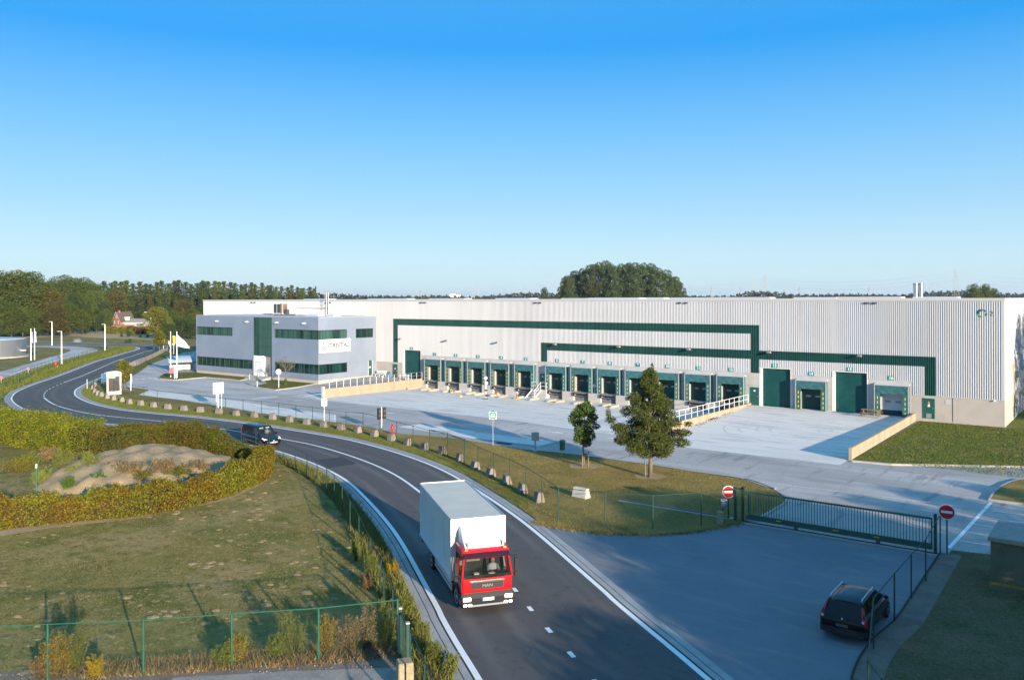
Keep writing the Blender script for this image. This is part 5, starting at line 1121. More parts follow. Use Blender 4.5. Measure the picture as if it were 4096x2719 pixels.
flag('black yellow and red tricolour flag on the left office flagpole', pA, hA - 1.75, hA - .45, 1.15, [m_black, mat('flag_yellow', (.8, .55, .01), .6), mat('flag_red', (.5, .02, .03), .6)], (.1, .15))
fo = flag('white lettered flag drooping from the right office flagpole', pB, hB - 2.2, hB - .25, 2.1, mat('flag_white', (.78, .77, .76), .6), (.84, .42))
b = MB(); 
for x0, x1, z0, z1 in ((.35, .55, -.95, -.85), (.42, .48, -1.2, -.9), (.6, .66, -1.3, -1.05), (.6, .8, -1.1, -1.04), (.6, .8, -1.32, -1.26), (.78, .84, -1.28, -1.08), (.95, 1.0, -1.5, -1.2), (1.2, 1.25, -1.6, -1.4)):
    b.add([(RT[0] * x - FW[0] * .14 * 1.1, RT[1] * x - FW[1] * .14 * 1.1, hB + z) for x, z in ((x0, z0), (x1, z0), (x1, z1), (x0, z1))], [(0, 1, 2, 3)])
b.build('lettering', lt, fo, fix=False)
p = g('Q', 848, 1290, .09); t = thing('red_sign_board', 'plain red board on two grey posts between the flagpoles', 'sign', (*p, .09), face_cam(p)); d = p[0] * FW[0] + p[1] * FW[1]; u = d / FPX / 6.029
b = MB(); b.box(-125 * u, 22 * u, .05, .09, 130 * u, 268 * u); b.build('board', mat('bright_red', (.7, .02, .04), .4), t)
for x in (-18 * u, 18 * u):
    b = MB(); b.tube([(x, 0, 0), (x, 0, 258 * u)], .05, 6); b.build('post', m_galv, t)
def lamp_post(label, w, x, yb, yt):
    p = g(w, x, yb); d = p[0] * FW[0] + p[1] * FW[1]; h = (yb - yt) / WIN[w][2] / FPX * d
    t = thing('street_lamp', label, 'street lamp', (*p, 0), 0, 'white lamp posts along the loop road')
    b = MB(); b.tube([(0, 0, 0), (0, 0, h * .25), (0, 0, h)], [.16, .13, .09], 10); b.build('pole', m_swhite, t, smooth=SM)
    b = MB(); b.obox((-RT[0] * .35, -RT[1] * .35, h), (.9, .26, .1), math.atan2(RT[1], RT[0])); b.build('lamp_head', m_rlite, t, bevel=.02)
lamp_post('tall white lamp post on the grass behind the loop road', 'O', 1165, 565, 35); lamp_post('tall white lamp post in front of the loop road by the fence', 'O', 1380, 1015, 252); lamp_post('tall white lamp post at the tip of the loop road', 'O', 2352, 700, 92); 
p = far(420 + 820 / 4.479, 300); t = thing('street_lamp', 'curved lamp post top beside the round bright tree', 'street lamp', (*p, 0)); b = MB(); b.tube([(0, 0, 0), (0, 0, 7.2), (RT[0] * -.4, RT[1] * -.4, 7.8), (-RT[0] * 1.6, -RT[1] * 1.6, 8.0)], .08, 6); b.build('pole', m_galv, t); b = MB(); b.obox((-RT[0] * 1.9, -RT[1] * 1.9, 8.0), (.9, .3, .16), math.atan2(RT[1], RT[0])); b.build('lamp_head', m_swhite, t)
for lab, x, yb, yt in (('white bare pole beside the round tank, front one', 693, 893, 195), ('white bare pole beside the round tank, rear one', 775, 876, 187)):
    t, p, h = flagpole(lab, 'O', x, yb, yt, .085); flag('furled pale flag on the ' + ('front' if 'front' in lab else 'rear') + ' pole by the tank', (p[0] + .1 * RT[0], p[1] + .1 * RT[1]), h - 2.6, h - .25, .32, mat('flag_pale', (.5, .52, .66), .6), (.2, .3))
for lab, x, yb, yt in (('round no parking sign on a short post, right of the green post', 632, 1228, 1060), ('round no parking sign on a short post at the left frame edge', 28, 1428, 1258)):
    t, h, u = post_thing('no_parking_sign', lab, 'road sign', 'O', x, yb, yt, .04, m_pole, 0, 0); t['group'] = 'no parking signs on the loop road'; r = 30 * u
    b = MB(); b.lathe([(r, -.02), (r, 0)], (0, -.05, h - r), 28, 0, 'y'); disc(b, r * .78, -.074, 1, 28, h - r)
    for a in (.785, 2.356): b.add([(math.cos(a) * r * s + math.sin(a) * w_, -.077, h - r + math.sin(a) * r * s - math.cos(a) * w_) for s, w_ in ((-.8, -.05), (.8, -.05), (.8, .05), (-.8, .05))], [(0, 1, 2, 3)], 0)
    b.build('sign_plate', [m_red, m_blue], t, fix=False)
t, h, u = post_thing('fire_hydrant', 'red hydrant in the verge of the loop road', 'hydrant', 'O', 1250, 1058, 1030, .1, m_red, 0, 0); b = MB(); b.lathe([(.14, 0), (.15, .5), (.24, .55), (.24, .8), (.12, 1.0)], (0, 0, 0), 12); b.build('hydrant_body', m_red, t, smooth=SM)
t, h, u = post_thing('marker_post', 'cream marker stake beside the loop road hydrant', 'marker post', 'O', 1286, 1075, 1022, .06, mat('cream_paint', (.7, .64, .45), .5), 0, 0)
t, h, u = post_thing('fence_post', 'thick green end post of the loop road fence', 'post', 'O', 412, 1440, 1220, .17, m_fold, 0, 0)
LF = [g('O', x, y) for x, y in ((-250, 1640), (412, 1440), (620, 1330), (900, 1200), (1150, 1100), (1400, 1022), (1650, 950), (1900, 882), (2120, 825), (2352, 765))] + gs('A', [(1080, 838), (1170, 815), (1245, 790)])
fence('old green chain link fence between the loop road and the road verge', resample(LF, 3.2), 1.6, m_fold, m_wire2)
for i, (x0, x1, y0, y1) in enumerate(((283, 345, 333, 388), (528, 598, 348, 405), (683, 745, 370, 428), (783, 837, 397, 452))):
    d = 205 - i * 6; xm = 560 + (x0 + x1) / 2 / 6.029; p = far(xm, d); zc = far_z(1300 + (y0 + y1) / 2 / 6.029, d); s = (x1 - x0) / 2 / 6.029 / FPX * d
    t = thing('chevron_sign', 'red and white chevron board at the far bend, %s from the left' % ORD[i], 'road sign', (*p, 0), face_cam(p), 'chevron boards at the far bend')
    b = MB(); b.box(-s, s, -.05, -.02, zc - s, zc + s, 1); 
    for z in (1, -1): b.add([(-s * .55, -.06, zc), (-s * .1, -.06, zc), (s * .55, -.06, zc + z * s * .85), (s * .1, -.06, zc + z * s * .85)], [(0, 1, 2, 3)], 0)
    b.box(s * .75, s, -.06, -.051, zc - s, zc + s, 0); b.build('sign_plate', [m_red, m_swhite], t, fix=False); b = MB(); b.tube([(0, 0, 0), (0, 0, zc)], .04, 6); b.build('post', m_galv, t)
# round tank, kiosk
m_tank = mat('tank_steel', (.42, .45, .48), .38, .75, var=[(.6, (.34, .37, .4), .45, .65, (1, 1, .3))])
d = 181; p = far(83 - 7.5 * FPX / d, d); TK = thing('storage_tank', 'large round corrugated steel tank at the left edge', 'tank', (*p, 0)); b = MB(); prof = []
for k in range(20): prof += [(7.5, .35 + k * .18), (7.54, .40 + k * .18), (7.54, .49 + k * .18)]
prof += [(7.5, 3.95)]; b.lathe(prof, (0, 0, 0), 72); b.build('shell', m_tank, TK, smooth=SM); b = MB(); b.lathe([(8.1, -.05), (8.1, .3), (7.4, .34)], (0, 0, 0), 48); b.build('base_ring', m_kerb, TK); b = MB(); b.lathe([(7.6, 3.94), (7.6, 4.02), (7.2, 4.1), (.1, 4.5)], (0, 0, 0), 48); b.build('roof', m_rlite, TK)
b = MB(); b.tube([(7.5 * RT[0], 7.5 * RT[1], 1.5), (8.6 * RT[0], 8.6 * RT[1], 1.5)], .14, 8); b.build('pipe', m_swhite, TK)
KX, KY = g('V', 632, 825); KI = thing('electrical_kiosk', 'brown concrete electrical kiosk with mossy roof edge and yellow base line', 'kiosk', (KX, KY, 0))
m_kio = mat('kiosk_brown', (.15, .125, .07), .92, var=[(1.2, (.11, .095, .055), .45, .65), (30, (.2, .17, .1), .52, .7)], bump=(50, .6, .01)); rk = G(*px('V', 690, 325), 2.3)
KD = rk[1] - KY
b = MB(); b.box(.08, 3.4, .08, KD - .08, .38, 2.12); b.build('body', m_kio, KI, bevel=.01)
b = MB(); b.box(.03, 3.45, .03, KD - .03, 0, .28); b.build('base', m_kio, KI); b = MB(); b.box(.06, 3.42, .06, KD - .06, .28, .38); b.build('base_line', mat('moss_yellow', (.38, .24, .02), .9, var=[(4, (.24, .16, .03), .45, .62)]), KI)
b = MB(); b.box(-.02, 3.5, -.02, KD + .02, 2.12, 2.24, 0); b.box(-.0, 3.48, -.0, KD, 2.24, 2.30, 1); b.build('roof', [m_moss, mat('kiosk_roof', (.30, .27, .24), .9, var=[(3, (.24, .22, .19), .45, .65), (40, (.36, .33, .3), .5, .7)])], KI)
# ------------------------------------------------------------------ vehicles (x forward, y left, z up)
m_tyre = mat('tyre', (0.015, 0.015, 0.016), 0.8); m_rim = mat('alloy_rim', (0.5, 0.51, 0.53), 0.3, 0.8)
m_trk = mat('truck_red', (0.50, 0.006, 0.01), 0.28, coat=.6); m_trkg = mat('truck_plastic', (0.010, 0.011, 0.013), 0.5, spec=.3); m_wsc = mat('windscreen', (0.012, 0.018, 0.018), 0.03, spec=0.9)
m_body = mat('box_white', (0.66, 0.66, 0.655), 0.4, var=[(1.3, (.58, .575, .56), .52, .72, (1, 1, .5)), (9, (.6, .6, .59), .55, .75)]); m_side = mat('box_side', (0.66, 0.68, 0.69), 0.22, var=[(1.1, (0.58, 0.61, 0.62), 0.5, 0.6, (1, 1, .4))], spec=.6)
m_boxroof = mat('box_roof', (0.60, 0.55, 0.45), 0.6, var=[(.6, (.54, .5, .41), .45, .65)])
m_head = mat('headlamp_glass', (.75, .75, .72), .12, .4); m_headon = mat('headlamp_lit', (.9, .85, .7), .2); 
_e = m_headon.node_tree.nodes['Principled BSDF']; _e.inputs['Emission Color'].default_value = (1, .75, .5, 1); _e.inputs['Emission Strength'].default_value = 1.3
m_tail = mat('tail_lamp', (.42, .006, .012), .15, spec=.7); m_orl = mat('amber_lamp', (.8, .3, .02), .3)
def wheel(parent, x, y, r, w, side, rim=m_rim):
    b = MB(); b.lathe([(r * .55, -w / 2), (r * .93, -w / 2), (r, -w * .36), (r, w * .36), (r * .93, w / 2), (r * .55, w / 2)], (0, 0, 0), 28, 0, 'y'); o = b.build('wheel', m_tyre, parent, smooth=SM); o.location = (x, y, r)
    b = MB(); s = side * w / 2; b.lathe([(r * .58, s * .7), (r * .62, s * 1.02), (r * .54, s * 1.0), (r * .5, s * .6), (r * .2, s * .62), (r * .17, s * 1.0), (.01, s * 1.02)], (0, 0, 0), 24, 0, 'y')
    for k in range(5):
        a = k * 1.2566; b.add([(r * q * math.cos(a + da), s * .86, r * q * math.sin(a + da)) for q, da in ((.15, -.5), (.56, -.16), (.56, .16), (.15, .5))], [(0, 1, 2, 3)])
    b.build('rim', rim, o, smooth=SM); return o
def plate(parent, p, w, h, txt, rx=math.pi / 2, rz=math.pi / 2, col=m_swhite, tc=None):
    b = MB(); b.box(-w / 2, w / 2, -.0, .012, -h / 2, h / 2); b.box(-w / 2, -w / 2 + .05, -.003, -.0005, -h / 2, h / 2, 1); o = b.build('number_plate', [col, m_blue], parent); o.location = p; o.rotation_euler = (0, 0, rz)
    if txt: text_obj('plate_text', txt, h * .75, tc or m_black, o, (.02, -.005, 0), (math.pi / 2, 0, 0), 1.0, .001)
    return o
def hull(mb, st, mi=0):
    """st: (x, half width, z bottom, z shoulder, z deck)"""
    rings = []
    for x, w, zb, zs, zd in st: rings.append([(x, -w * .86, zb), (x, -w * .98, zb + .14), (x, -w, (zb + zs) / 2), (x, -w * .97, zs), (x, -w * .86, zd - .01), (x, -w * .45, zd + .012), (x, w * .45, zd + .012), (x, w * .86, zd - .01), (x, w * .97, zs), (x, w, (zb + zs) / 2), (x, w * .98, zb + .14), (x, w * .86, zb)])
    mb.loft(rings, mi)
def cabin(parent, base, roof, cols, body, glass, tin=.02):
    """base/roof: (x rear, x front, half width, z); cols: side window split positions 0..1"""
    bx0, bx1, bw, bz = base; rx0, rx1, rw, rz_ = roof
    b = MB(); n = 8; rings = []
    for i in range(n + 1):
        t = i / n; x = rx0 + (rx1 - rx0) * t; dz = -.06 * (2 * t - 1) ** 4; w = rw * (1 - .05 * (2 * t - 1) ** 4)
        rings.append([(x, -w, rz_ - .05 + dz), (x, -w * .9, rz_ + dz), (x, -w * .4, rz_ + .035 + dz), (x, w * .4, rz_ + .035 + dz), (x, w * .9, rz_ + dz), (x, w, rz_ - .05 + dz)])
    b.loft(rings); b.build('roof', body, parent, smooth=SM)
    zr = rz_ - .06
    for s in (-1, 1):
        pil = MB()
        for (xb, xr, r) in ((bx0, rx0, .045), (bx1, rx1, .035)):
            pil.tube([(xb, s * bw, bz), (xr, s * rw * .97, zr)], r, 6)
        for c in cols:
            xb, xr = bx0 + (bx1 - bx0) * c, rx0 + (rx1 - rx0) * c; pil.tube([(xb, s * bw, bz), (xr, s * rw * .985, zr)], .035, 6)
        pil.tube([(rx0, s * rw * .98, zr), (rx1, s * rw * .98, zr)], .04, 6); pil.tube([(bx0, s * bw, bz), (bx1, s * bw, bz)], .025, 6)
        e = [0] + list(cols) + [1]
        for a, c in zip(e[:-1], e[1:]):
            P = lambda u, v: (bx0 + (bx1 - bx0) * u + ((rx0 + (rx1 - rx0) * u) - (bx0 + (bx1 - bx0) * u)) * v, s * (bw + (rw * .985 - bw) * v), bz + (zr - bz) * v)
            g2 = MB(); g2.quad(P(a, 0), P(c, 0), P(c, 1), P(a, 1)); g2.build('side_window', glass, parent, fix=False)
        pil.build('window_frame', body, parent, smooth=SM)
    for name, xb, xr in (('windscreen', bx1, rx1), ('rear_window', bx0, rx0)):
        g2 = MB(); n = 8; vs = []; o = .07 if name == 'windscreen' else -.05
        for i in range(n + 1):
            u = 2 * i / n - 1; vs += [(xb + o * (1 - u * u), u * bw, bz), (xr + o * .7 * (1 - u * u), u * rw * .97, zr + .02 * (1 - u * u))]
        g2.add(vs, [(2 * i, 2 * i + 2, 2 * i + 3, 2 * i + 1) for i in range(n)]); g2.build(name, glass, parent, smooth=True, fix=False)
# the truck
TRK = thing('truck', 'white box truck with red cab driving down the road towards the viewer', 'truck', (-21.8, 26.37, .03), math.atan2(-.587, .81))
b = MB(); b.box(-7.0, 0, -1.15, 1.15, .92, 3.4, 0); BX = b.build('cargo_box', m_body, TRK, bevel=.02)
for s in (-1, 1):
    b = MB(); b.box(-6.9, -.1, s * 1.151 - .004, s * 1.151 + .004, 1.02, 3.32); b.build('side_panel', m_side, BX)
    b = MB(); b.box(-7.0, .0, s * 1.145 - .03, s * 1.145 + .03, 3.36, 3.44); b.box(-7.0, .0, s * 1.145 - .03, s * 1.145 + .03, .9, .99); b.box(-.05, .02, s * 1.135 - .04, s * 1.135 + .04, .92, 3.44); b.box(-6.35, -6.32, s * 1.16 - .01, s * 1.16 + .01, 1.0, 3.36); b.build('edge_trim', m_alu, BX, bevel=.008)
for x in (-5.8, -4.6, -3.4, -2.2, -1.1):
    b = MB(); b.box(x, x + .015, -1.1, 1.1, 3.408, 3.411); b.build('roof_seam', m_gut, BX)
b = MB(); b.box(-6.95, -.06, -1.1, 1.1, 3.40, 3.408); b.build('roof_panel', m_boxroof, BX)
for x0, x1 in ((-.02, .02), (-7.03, -6.98)):
    b = MB(); b.box(x0, x1, -1.1, 1.1, 3.36, 3.445); b.build('edge_trim', m_body, BX)
b = MB(); b.box(-6.9, .9, -.42, -.3, .6, .82); b.box(-6.9, .9, .3, .42, .6, .82); b.box(-6.9, -.1, -1.0, 1.0, .82, .915); b.build('chassis', m_trkg, TRK)
for s in (-1, 1):
    b = MB()
    for z in (.42, .62): b.box(-3.7, -.3, s * 1.06 - .02, s * 1.06 + .02, z, z + .12)
    for x in (-3.5, -2.0, -.5): b.box(x, x + .05, s * 1.03 - .02, s * 1.03 + .02, .4, .85)
    b.build('side_guard', m_alu, TRK); b = MB(); b.box(-2.6, -1.2, s * .72 - .28, s * .72 + .28, .35, .8); b.build('tank', m_trkg, TRK, bevel=.04)
    b = MB(); b.box(-7.05, -6.95, s * .8 - .25, s * .8 + .25, .55, .8); b.build('tail_lamp', m_tail, TRK); b = MB(); b.box(-7.04, -6.94, s * 1.12 - .05, s * 1.12 + .05, .84, .92); b.build('marker_lamp', m_orl, TRK)
    for dy in ((.72, .98) if True else ()): wheel(TRK, -4.45, s * dy, .44, .24, s, m_alu)
    wheel(TRK, .52, s * .93, .45, .26, s, m_alu)
    b = MB(); n = 10; prof = [(.52 + .58 * math.cos(a), .42 + .58 * math.sin(a)) for a in [math.pi * (-.02 + 1.04 * k / n) for k in range(n + 1)]]; prof2 = [(.52 + .5 * math.cos(a), .42 + .5 * math.sin(a)) for a in [math.pi * (-.02 + 1.04 * k / n) for k in range(n + 1)]]
    b.loft([[(x, s * .80, z), (x, s * 1.10, z), (x2, s * 1.10, z2), (x2, s * .80, z2)] for (x, z), (x2, z2) in zip(prof, prof2)]); b.build('mudguard', m_trkg, TRK, smooth=SM)
    b = MB(); b.box(-5.1, -3.8, s * .86 - .25, s * .86 + .25, .93, .96); b.build('mudguard', m_trkg, TRK)
b = MB(); pr = [(.10, .78), (1.0, .66), (1.36, .74), (1.42, .95), (1.415, 1.40), (.10, 1.40)]
b.loft([[(x - (.06 if abs(y) > 1 and x > .8 else 0), y, z) for x, z in pr] for y in (-1.04, -.97, .97, 1.04)]); CAB = b.build('cab', m_trk, TRK, smooth=math.radians(35))
b = MB(); pr = [(.10, 2.20), (1.27, 2.20), (1.27, 2.31), (1.16, 2.45), (.90, 2.52), (.10, 2.56)]
b.loft([[(x - (.07 if abs(y) > .95 and x > .8 else 0), y, z - (.05 if abs(y) > .95 and z > 2.3 else 0)) for x, z in pr] for y in (-.985, -.92, .92, .985)]); b.build('cab_roof', m_trk, CAB, smooth=math.radians(35))
cabin(CAB, (.12, 1.405, 1.025, 1.40), (.12, 1.285, .95, 2.25), (.42,), m_trk, glass_mat('cab_glass', (.006, .011, .011), .5), .02)
b = MB(); b.box(.12, .2, -.98, .98, 1.38, 2.22); b.box(.2, .75, -.98, -.9, 1.38, 1.41); b.box(.95, 1.32, -.95, .95, 1.36, 1.50); b.box(.2, .95, -.97, .97, 1.405, 1.415)
for y in (-.45, .45): b.box(.3, .45, y - .25, y + .25, 1.41, 2.0)
b.build('interior', m_black, CAB)
b = MB(); b.box(1.0, 1.02, -.75, -.2, 1.98, 2.16); b.box(.22, .24, -.85, -.35, 1.6, 2.1); b.build('curtain', mat('cab_curtain', (.42, .40, .28), .8), CAB)
b = MB(); b.box(1.1, 1.28, -.5, -.3, 1.502, 1.56); b.box(1.15, 1.3, .1, .35, 1.502, 1.53); b.build('papers', m_whitep, CAB)
b = MB(); b.loft([[(1.30, y, 2.18), (1.42, y, 2.20), (1.30, y * .98, 2.38), (1.26, y * .98, 2.36)] for y in (-.95, .95)]); b.build('sun_visor', mat('visor_tint', (.03, .006, .012), .2, spec=.5), CAB)
b = MB(); b.box(1.40, 1.445, -.66, .66, .98, 1.24); GR = b.build('grille', m_black, CAB); b = MB(); b.box(1.41, 1.465, -.70, .70, 1.245, 1.30); b.build('chrome_bar', m_chrome, CAB)
text_obj('lettering', 'MAN', .17, m_steel, CAB, (1.45, .0, 1.1), (math.pi / 2, 0, math.pi / 2), 1.15, .004)
for z in (1.04, 1.11, 1.18): 
    b = MB(); b.box(1.446, 1.449, -.64, .64, z, z + .012); b.build('grille_bar', m_trkg, GR)
b = MB(); b.loft([[(.72, y, .40), (1.40, y, .27), (1.52, y * .97, .40), (1.53, y * .97, .66), (1.44, y, .84), (1.05, y, .84)] for y in (-1.08, 1.08)]); BMP = b.build('bumper', m_trkg, TRK, bevel=.03)
b = MB(); b.box(1.50, 1.545, -.82, .82, .34, .41); b.build('bumper_strip', mat('bumper_grey', (.22, .23, .24), .5), BMP)
for s in (-1, 1):
    b = MB(); b.box(1.48, 1.55, s * .85 - .16, s * .85 + .16, .56, .71); b.build('headlight', m_headon, TRK, bevel=.02); b = MB()
    for k in (-.1, .1): b.box(1.48, 1.55, s * .83 + k - .075, s * .83 + k + .075, .36, .46)
    b.build('fog_light', m_headon, TRK, bevel=.02)
    b = MB(); b.box(.58, .59, s * 1.035 - .012, s * 1.035 + .012, .8, 1.4); b.box(1.1, 1.11, s * 1.02 - .03, s * 1.02 + .03, .85, 1.4); b.box(.64, .8, s * 1.045 - .015, s * 1.045 + .015, 1.22, 1.26); b.build('door_seam', m_black, CAB)
    b = MB(); b.box(1.18, 1.33, s * 1.24 - .07, s * 1.24 + .07, 1.55, 2.05); b.box(1.18, 1.29, s * 1.24 - .06, s * 1.24 + .06, 1.3, 1.5); b.tube([(1.15, s * .98, 2.1), (1.24, s * 1.28, 2.14)], .02, 6); b.tube([(1.15, s * 1.0, 1.4), (1.24, s * 1.28, 1.4)], .02, 6); b.build('mirror', m_trkg, CAB, bevel=.02)
    b = MB(); b.box(1.12, 1.2, s * .8 - .06, s * .8 + .06, 2.44, 2.50); b.build('roof_lamp', m_orl, CAB)
    b = MB(); b.box(.98, 1.04, s * .72 - .015, s * .72 + .015, 2.5, 2.72); b.tube([(.6, s * 1.02, 1.4), (.6, s * 1.02, 1.0)], .015, 5); b.build('horn', m_black, CAB)
    b = MB(); b.box(.62, 1.35, s * 1.05 - .03, s * 1.05 + .03, .42, .56); b.build('step', m_steel, TRK)
b = MB(); 
for k in (-.3, .3): b.box(1.405, 1.435, k - .02, k + .5, 1.42, 1.445)
b.build('wiper', m_black, CAB)
b = MB(); rings = []
for x, zt, hw in ((.10, 3.16, .86), (.28, 3.13, .86), (.50, 3.0, .85), (.78, 2.78, .83), (.98, 2.56, .81), (1.02, 2.5, .80)):
    zb = 2.49; rings.append([(x, -hw, zb), (x, -hw, zb + (zt - zb) * .8), (x, -hw * .93, zb + (zt - zb) * .95), (x, -hw * .8, zt), (x, hw * .8, zt), (x, hw * .93, zb + (zt - zb) * .95), (x, hw, zb + (zt - zb) * .8), (x, hw, zb)])
b.loft(rings); b.build('wind_deflector', m_body, CAB, smooth=math.radians(50))
pt = plate(TRK, (1.548, 0, .60), .50, .12, '')
b = MB()
for k, w in enumerate((.02, .045, .04, .045, .05, .04, .045)): b.box(-.16 + k * .06, -.16 + k * .06 + w, -.004, -.001, -.035, .035)
b.build('plate_marks', mat('plate_grey', (.18, .18, .2), .5), pt)
# passenger cars
m_carblk = mat('car_black', (0.0035, 0.0035, 0.0045), 0.25, coat=.12, spec=.25); m_tint = mat('tinted_glass', (0.004, 0.005, 0.006), 0.06, spec=.35)
CAR = thing('estate_car', 'black estate car with silver roof rails parked on the shaded apron', 'car', (-8.62, 33.2, .03), math.pi / 2 + .02)
b = MB(); hull(b, [(-2.16, .70, .42, .70, .84), (-2.08, .79, .26, .78, .93), (-1.6, .82, .22, .82, .95), (-.6, .825, .20, .83, .93), (.6, .825, .20, .82, .90), (1.15, .82, .22, .79, .86), (1.75, .79, .24, .70, .76), (2.05, .70, .30, .58, .64), (2.14, .60, .36, .5, .54)])
b.build('body', m_carblk, CAR, smooth=math.radians(50))
b = MB(); b.box(-1.95, 1.2, -.70, .70, .86, .945); b.build('interior', m_black, CAR)
cabin(CAR, (-2.03, .95, .735, .92), (-1.72, .22, .58, 1.40), (.30, .64), m_carblk, m_tint)
for s in (-1, 1):
    for x in (-1.32, 1.36): wheel(CAR, x, s * .74, .31, .20, s)
    b = MB(); b.tube([(-1.62, s * .54, 1.42), (-1.5, s * .55, 1.475), (.1, s * .55, 1.475), (.2, s * .54, 1.42)], .018, 6); b.build('roof_rail', m_alu, CAR, smooth=SM)
    b = MB(); b.loft([[(-2.10, s * .62, .66), (-2.10, s * .795, .66), (-1.98, s * .83, .66)], [(-2.135, s * .60, .80), (-2.11, s * .785, .80), (-1.95, s * .825, .80)], [(-2.06, s * .66, .93), (-2.06, s * .76, .93), (-1.95, s * .775, .93)], [(-1.83, s * .58, 1.28), (-1.83, s * .65, 1.28), (-1.76, s * .66, 1.28)]]); TL = b.build('tail_lamp', m_tail, CAR, smooth=SM)
    b = MB(); b.box(-2.118, -2.09, s * .69 - .05, s * .69 + .05, .80, .88); b.build('reverse_lamp', m_head, TL)
    b = MB(); b.loft([[(.74, s * .80, .90), (.84, s * .80, .90), (.84, s * .95, .92), (.76, s * .95, .92)], [(.74, s * .80, 1.03), (.84, s * .80, 1.03), (.84, s * .95, 1.02), (.76, s * .95, 1.02)]]); b.build('mirror', m_carblk, CAR, bevel=.02)
    b = MB(); b.box(1.9, 2.1, s * .55 - .13, s * .55 + .13, .5, .6); b.build('headlight', m_head, CAR, bevel=.02)
    b = MB(); b.box(-1.2, 1.2, s * .83 - .012, s * .83 + .012, .44, .50); b.build('side_moulding', m_trkg, CAR); 
    for x in (-.75, .15):
        b = MB(); b.box(x, x + .16, s * .835 - .012, s * .835 + .012, .76, .79); b.build('door_handle', m_carblk, CAR)
b = MB(); b.loft([[(x, -w, .30), (x, w, .30), (x, w, .52), (x, -w, .52)] for x, w in ((-2.22, .60), (-2.2, .74), (-1.95, .84))]); b.build('rear_bumper', mat('bumper_black', (.012, .012, .013), .5), CAR, bevel=.03)
b = MB(); b.box(-2.15, -2.13, -.45, .45, .74, .76); b.lathe([(.0, -2.165), (.04, -2.165), (.04, -2.15)], (0, 0, .86), 12, 0, 'x'); b.build('tailgate_trim', m_alu, CAR)
plate(CAR, (-2.185, .0, .62), .42, .10, '', rz=-math.pi / 2, col=mat('plate_dark', (.10, .085, .03), .5))
# dark blue van / people carrier
m_vblue = mat('van_blue', (0.004, 0.006, 0.016), 0.2, coat=.4, spec=.4); m_vglass = glass_mat('van_glass', (.01, .02, .022), .55)
vh = math.atan2(-.163, .986); vc = (-60.4, 43.66)
VAN = thing('van', 'dark blue people carrier van driving round the bend past the hedge', 'van', (*vc, .03), vh)
b = MB(); hull(b, [(-2.22, .70, .42, .72, .84), (-2.14, .82, .26, .80, .92), (-1.5, .85, .22, .84, .95), (0, .86, .20, .84, .94), (.95, .85, .20, .82, .93), (1.35, .84, .22, .79, .88), (1.95, .80, .24, .68, .76), (2.22, .70, .30, .58, .64), (2.32, .58, .36, .5, .54)]); b.build('body', m_vblue, VAN, smooth=math.radians(50))
b = MB(); b.box(-2.0, 1.3, -.72, .72, .86, .955); b.box(.05, .2, -.6, -.15, .95, 1.35); b.box(.05, .2, .15, .6, .95, 1.35); b.box(-1.2, -1.05, -.6, .6, .95, 1.4); b.box(-2.0, -.1, -.70, -.69, .95, 1.5); b.build('interior', m_black, VAN)
cabin(VAN, (-2.13, 1.22, .77, .93), (-1.95, .42, .66, 1.62), (.36, .70), m_vblue, m_vglass)
b = MB(); b.box(-1.85, -.1, .742, .752, .98, 1.5); b.box(-1.85, -.1, -.752, -.742, .98, 1.5); b.build('rear_blind', m_black, VAN)
for s in (-1, 1):
    for x in (-1.45, 1.45): wheel(VAN, x, s * .77, .32, .21, s)
    b = MB(); b.loft([[(1.98, s * .42, .60), (2.22, s * .44, .56), (2.08, s * .74, .60), (1.75, s * .79, .68)], [(1.98, s * .42, .72), (2.18, s * .44, .66), (2.05, s * .73, .72), (1.72, s * .78, .79)]]); b.build('headlight', m_headon, VAN, smooth=SM)
    b = MB(); b.loft([[(.96, s * .84, .93), (1.08, s * .84, .93), (1.08, s * 1.0, .95), (.98, s * 1.0, .95)], [(.96, s * .84, 1.08), (1.08, s * .84, 1.08), (1.08, s * 1.0, 1.07), (.98, s * 1.0, 1.07)]]); b.build('mirror', m_vblue, VAN, bevel=.02)
    b = MB(); b.box(-2.24, -2.1, s * .72 - .08, s * .72 + .08, .8, 1.2); b.build('tail_lamp', m_tail, VAN); b = MB(); b.tube([(-1.7, s * .62, 1.66), (.2, s * .62, 1.66)], .015, 6); b.build('roof_rail', m_black, VAN)
    b = MB(); b.box(.55, .6, s * .27 - .17, s * .27 + .17, 1.38, 1.5); b.build('sun_visor', mat('visor_cream', (.5, .5, .38), .6), VAN)
b = MB(); b.box(2.24, 2.34, -.35, .35, .4, .48); b.lathe([(.0, 2.33), (.06, 2.325), (.06, 2.27)], (0, 0, .58), 14, 0, 'x'); b.build('grille', m_alu, VAN)
plate(VAN, (2.335, .0, .44), .44, .11, '')
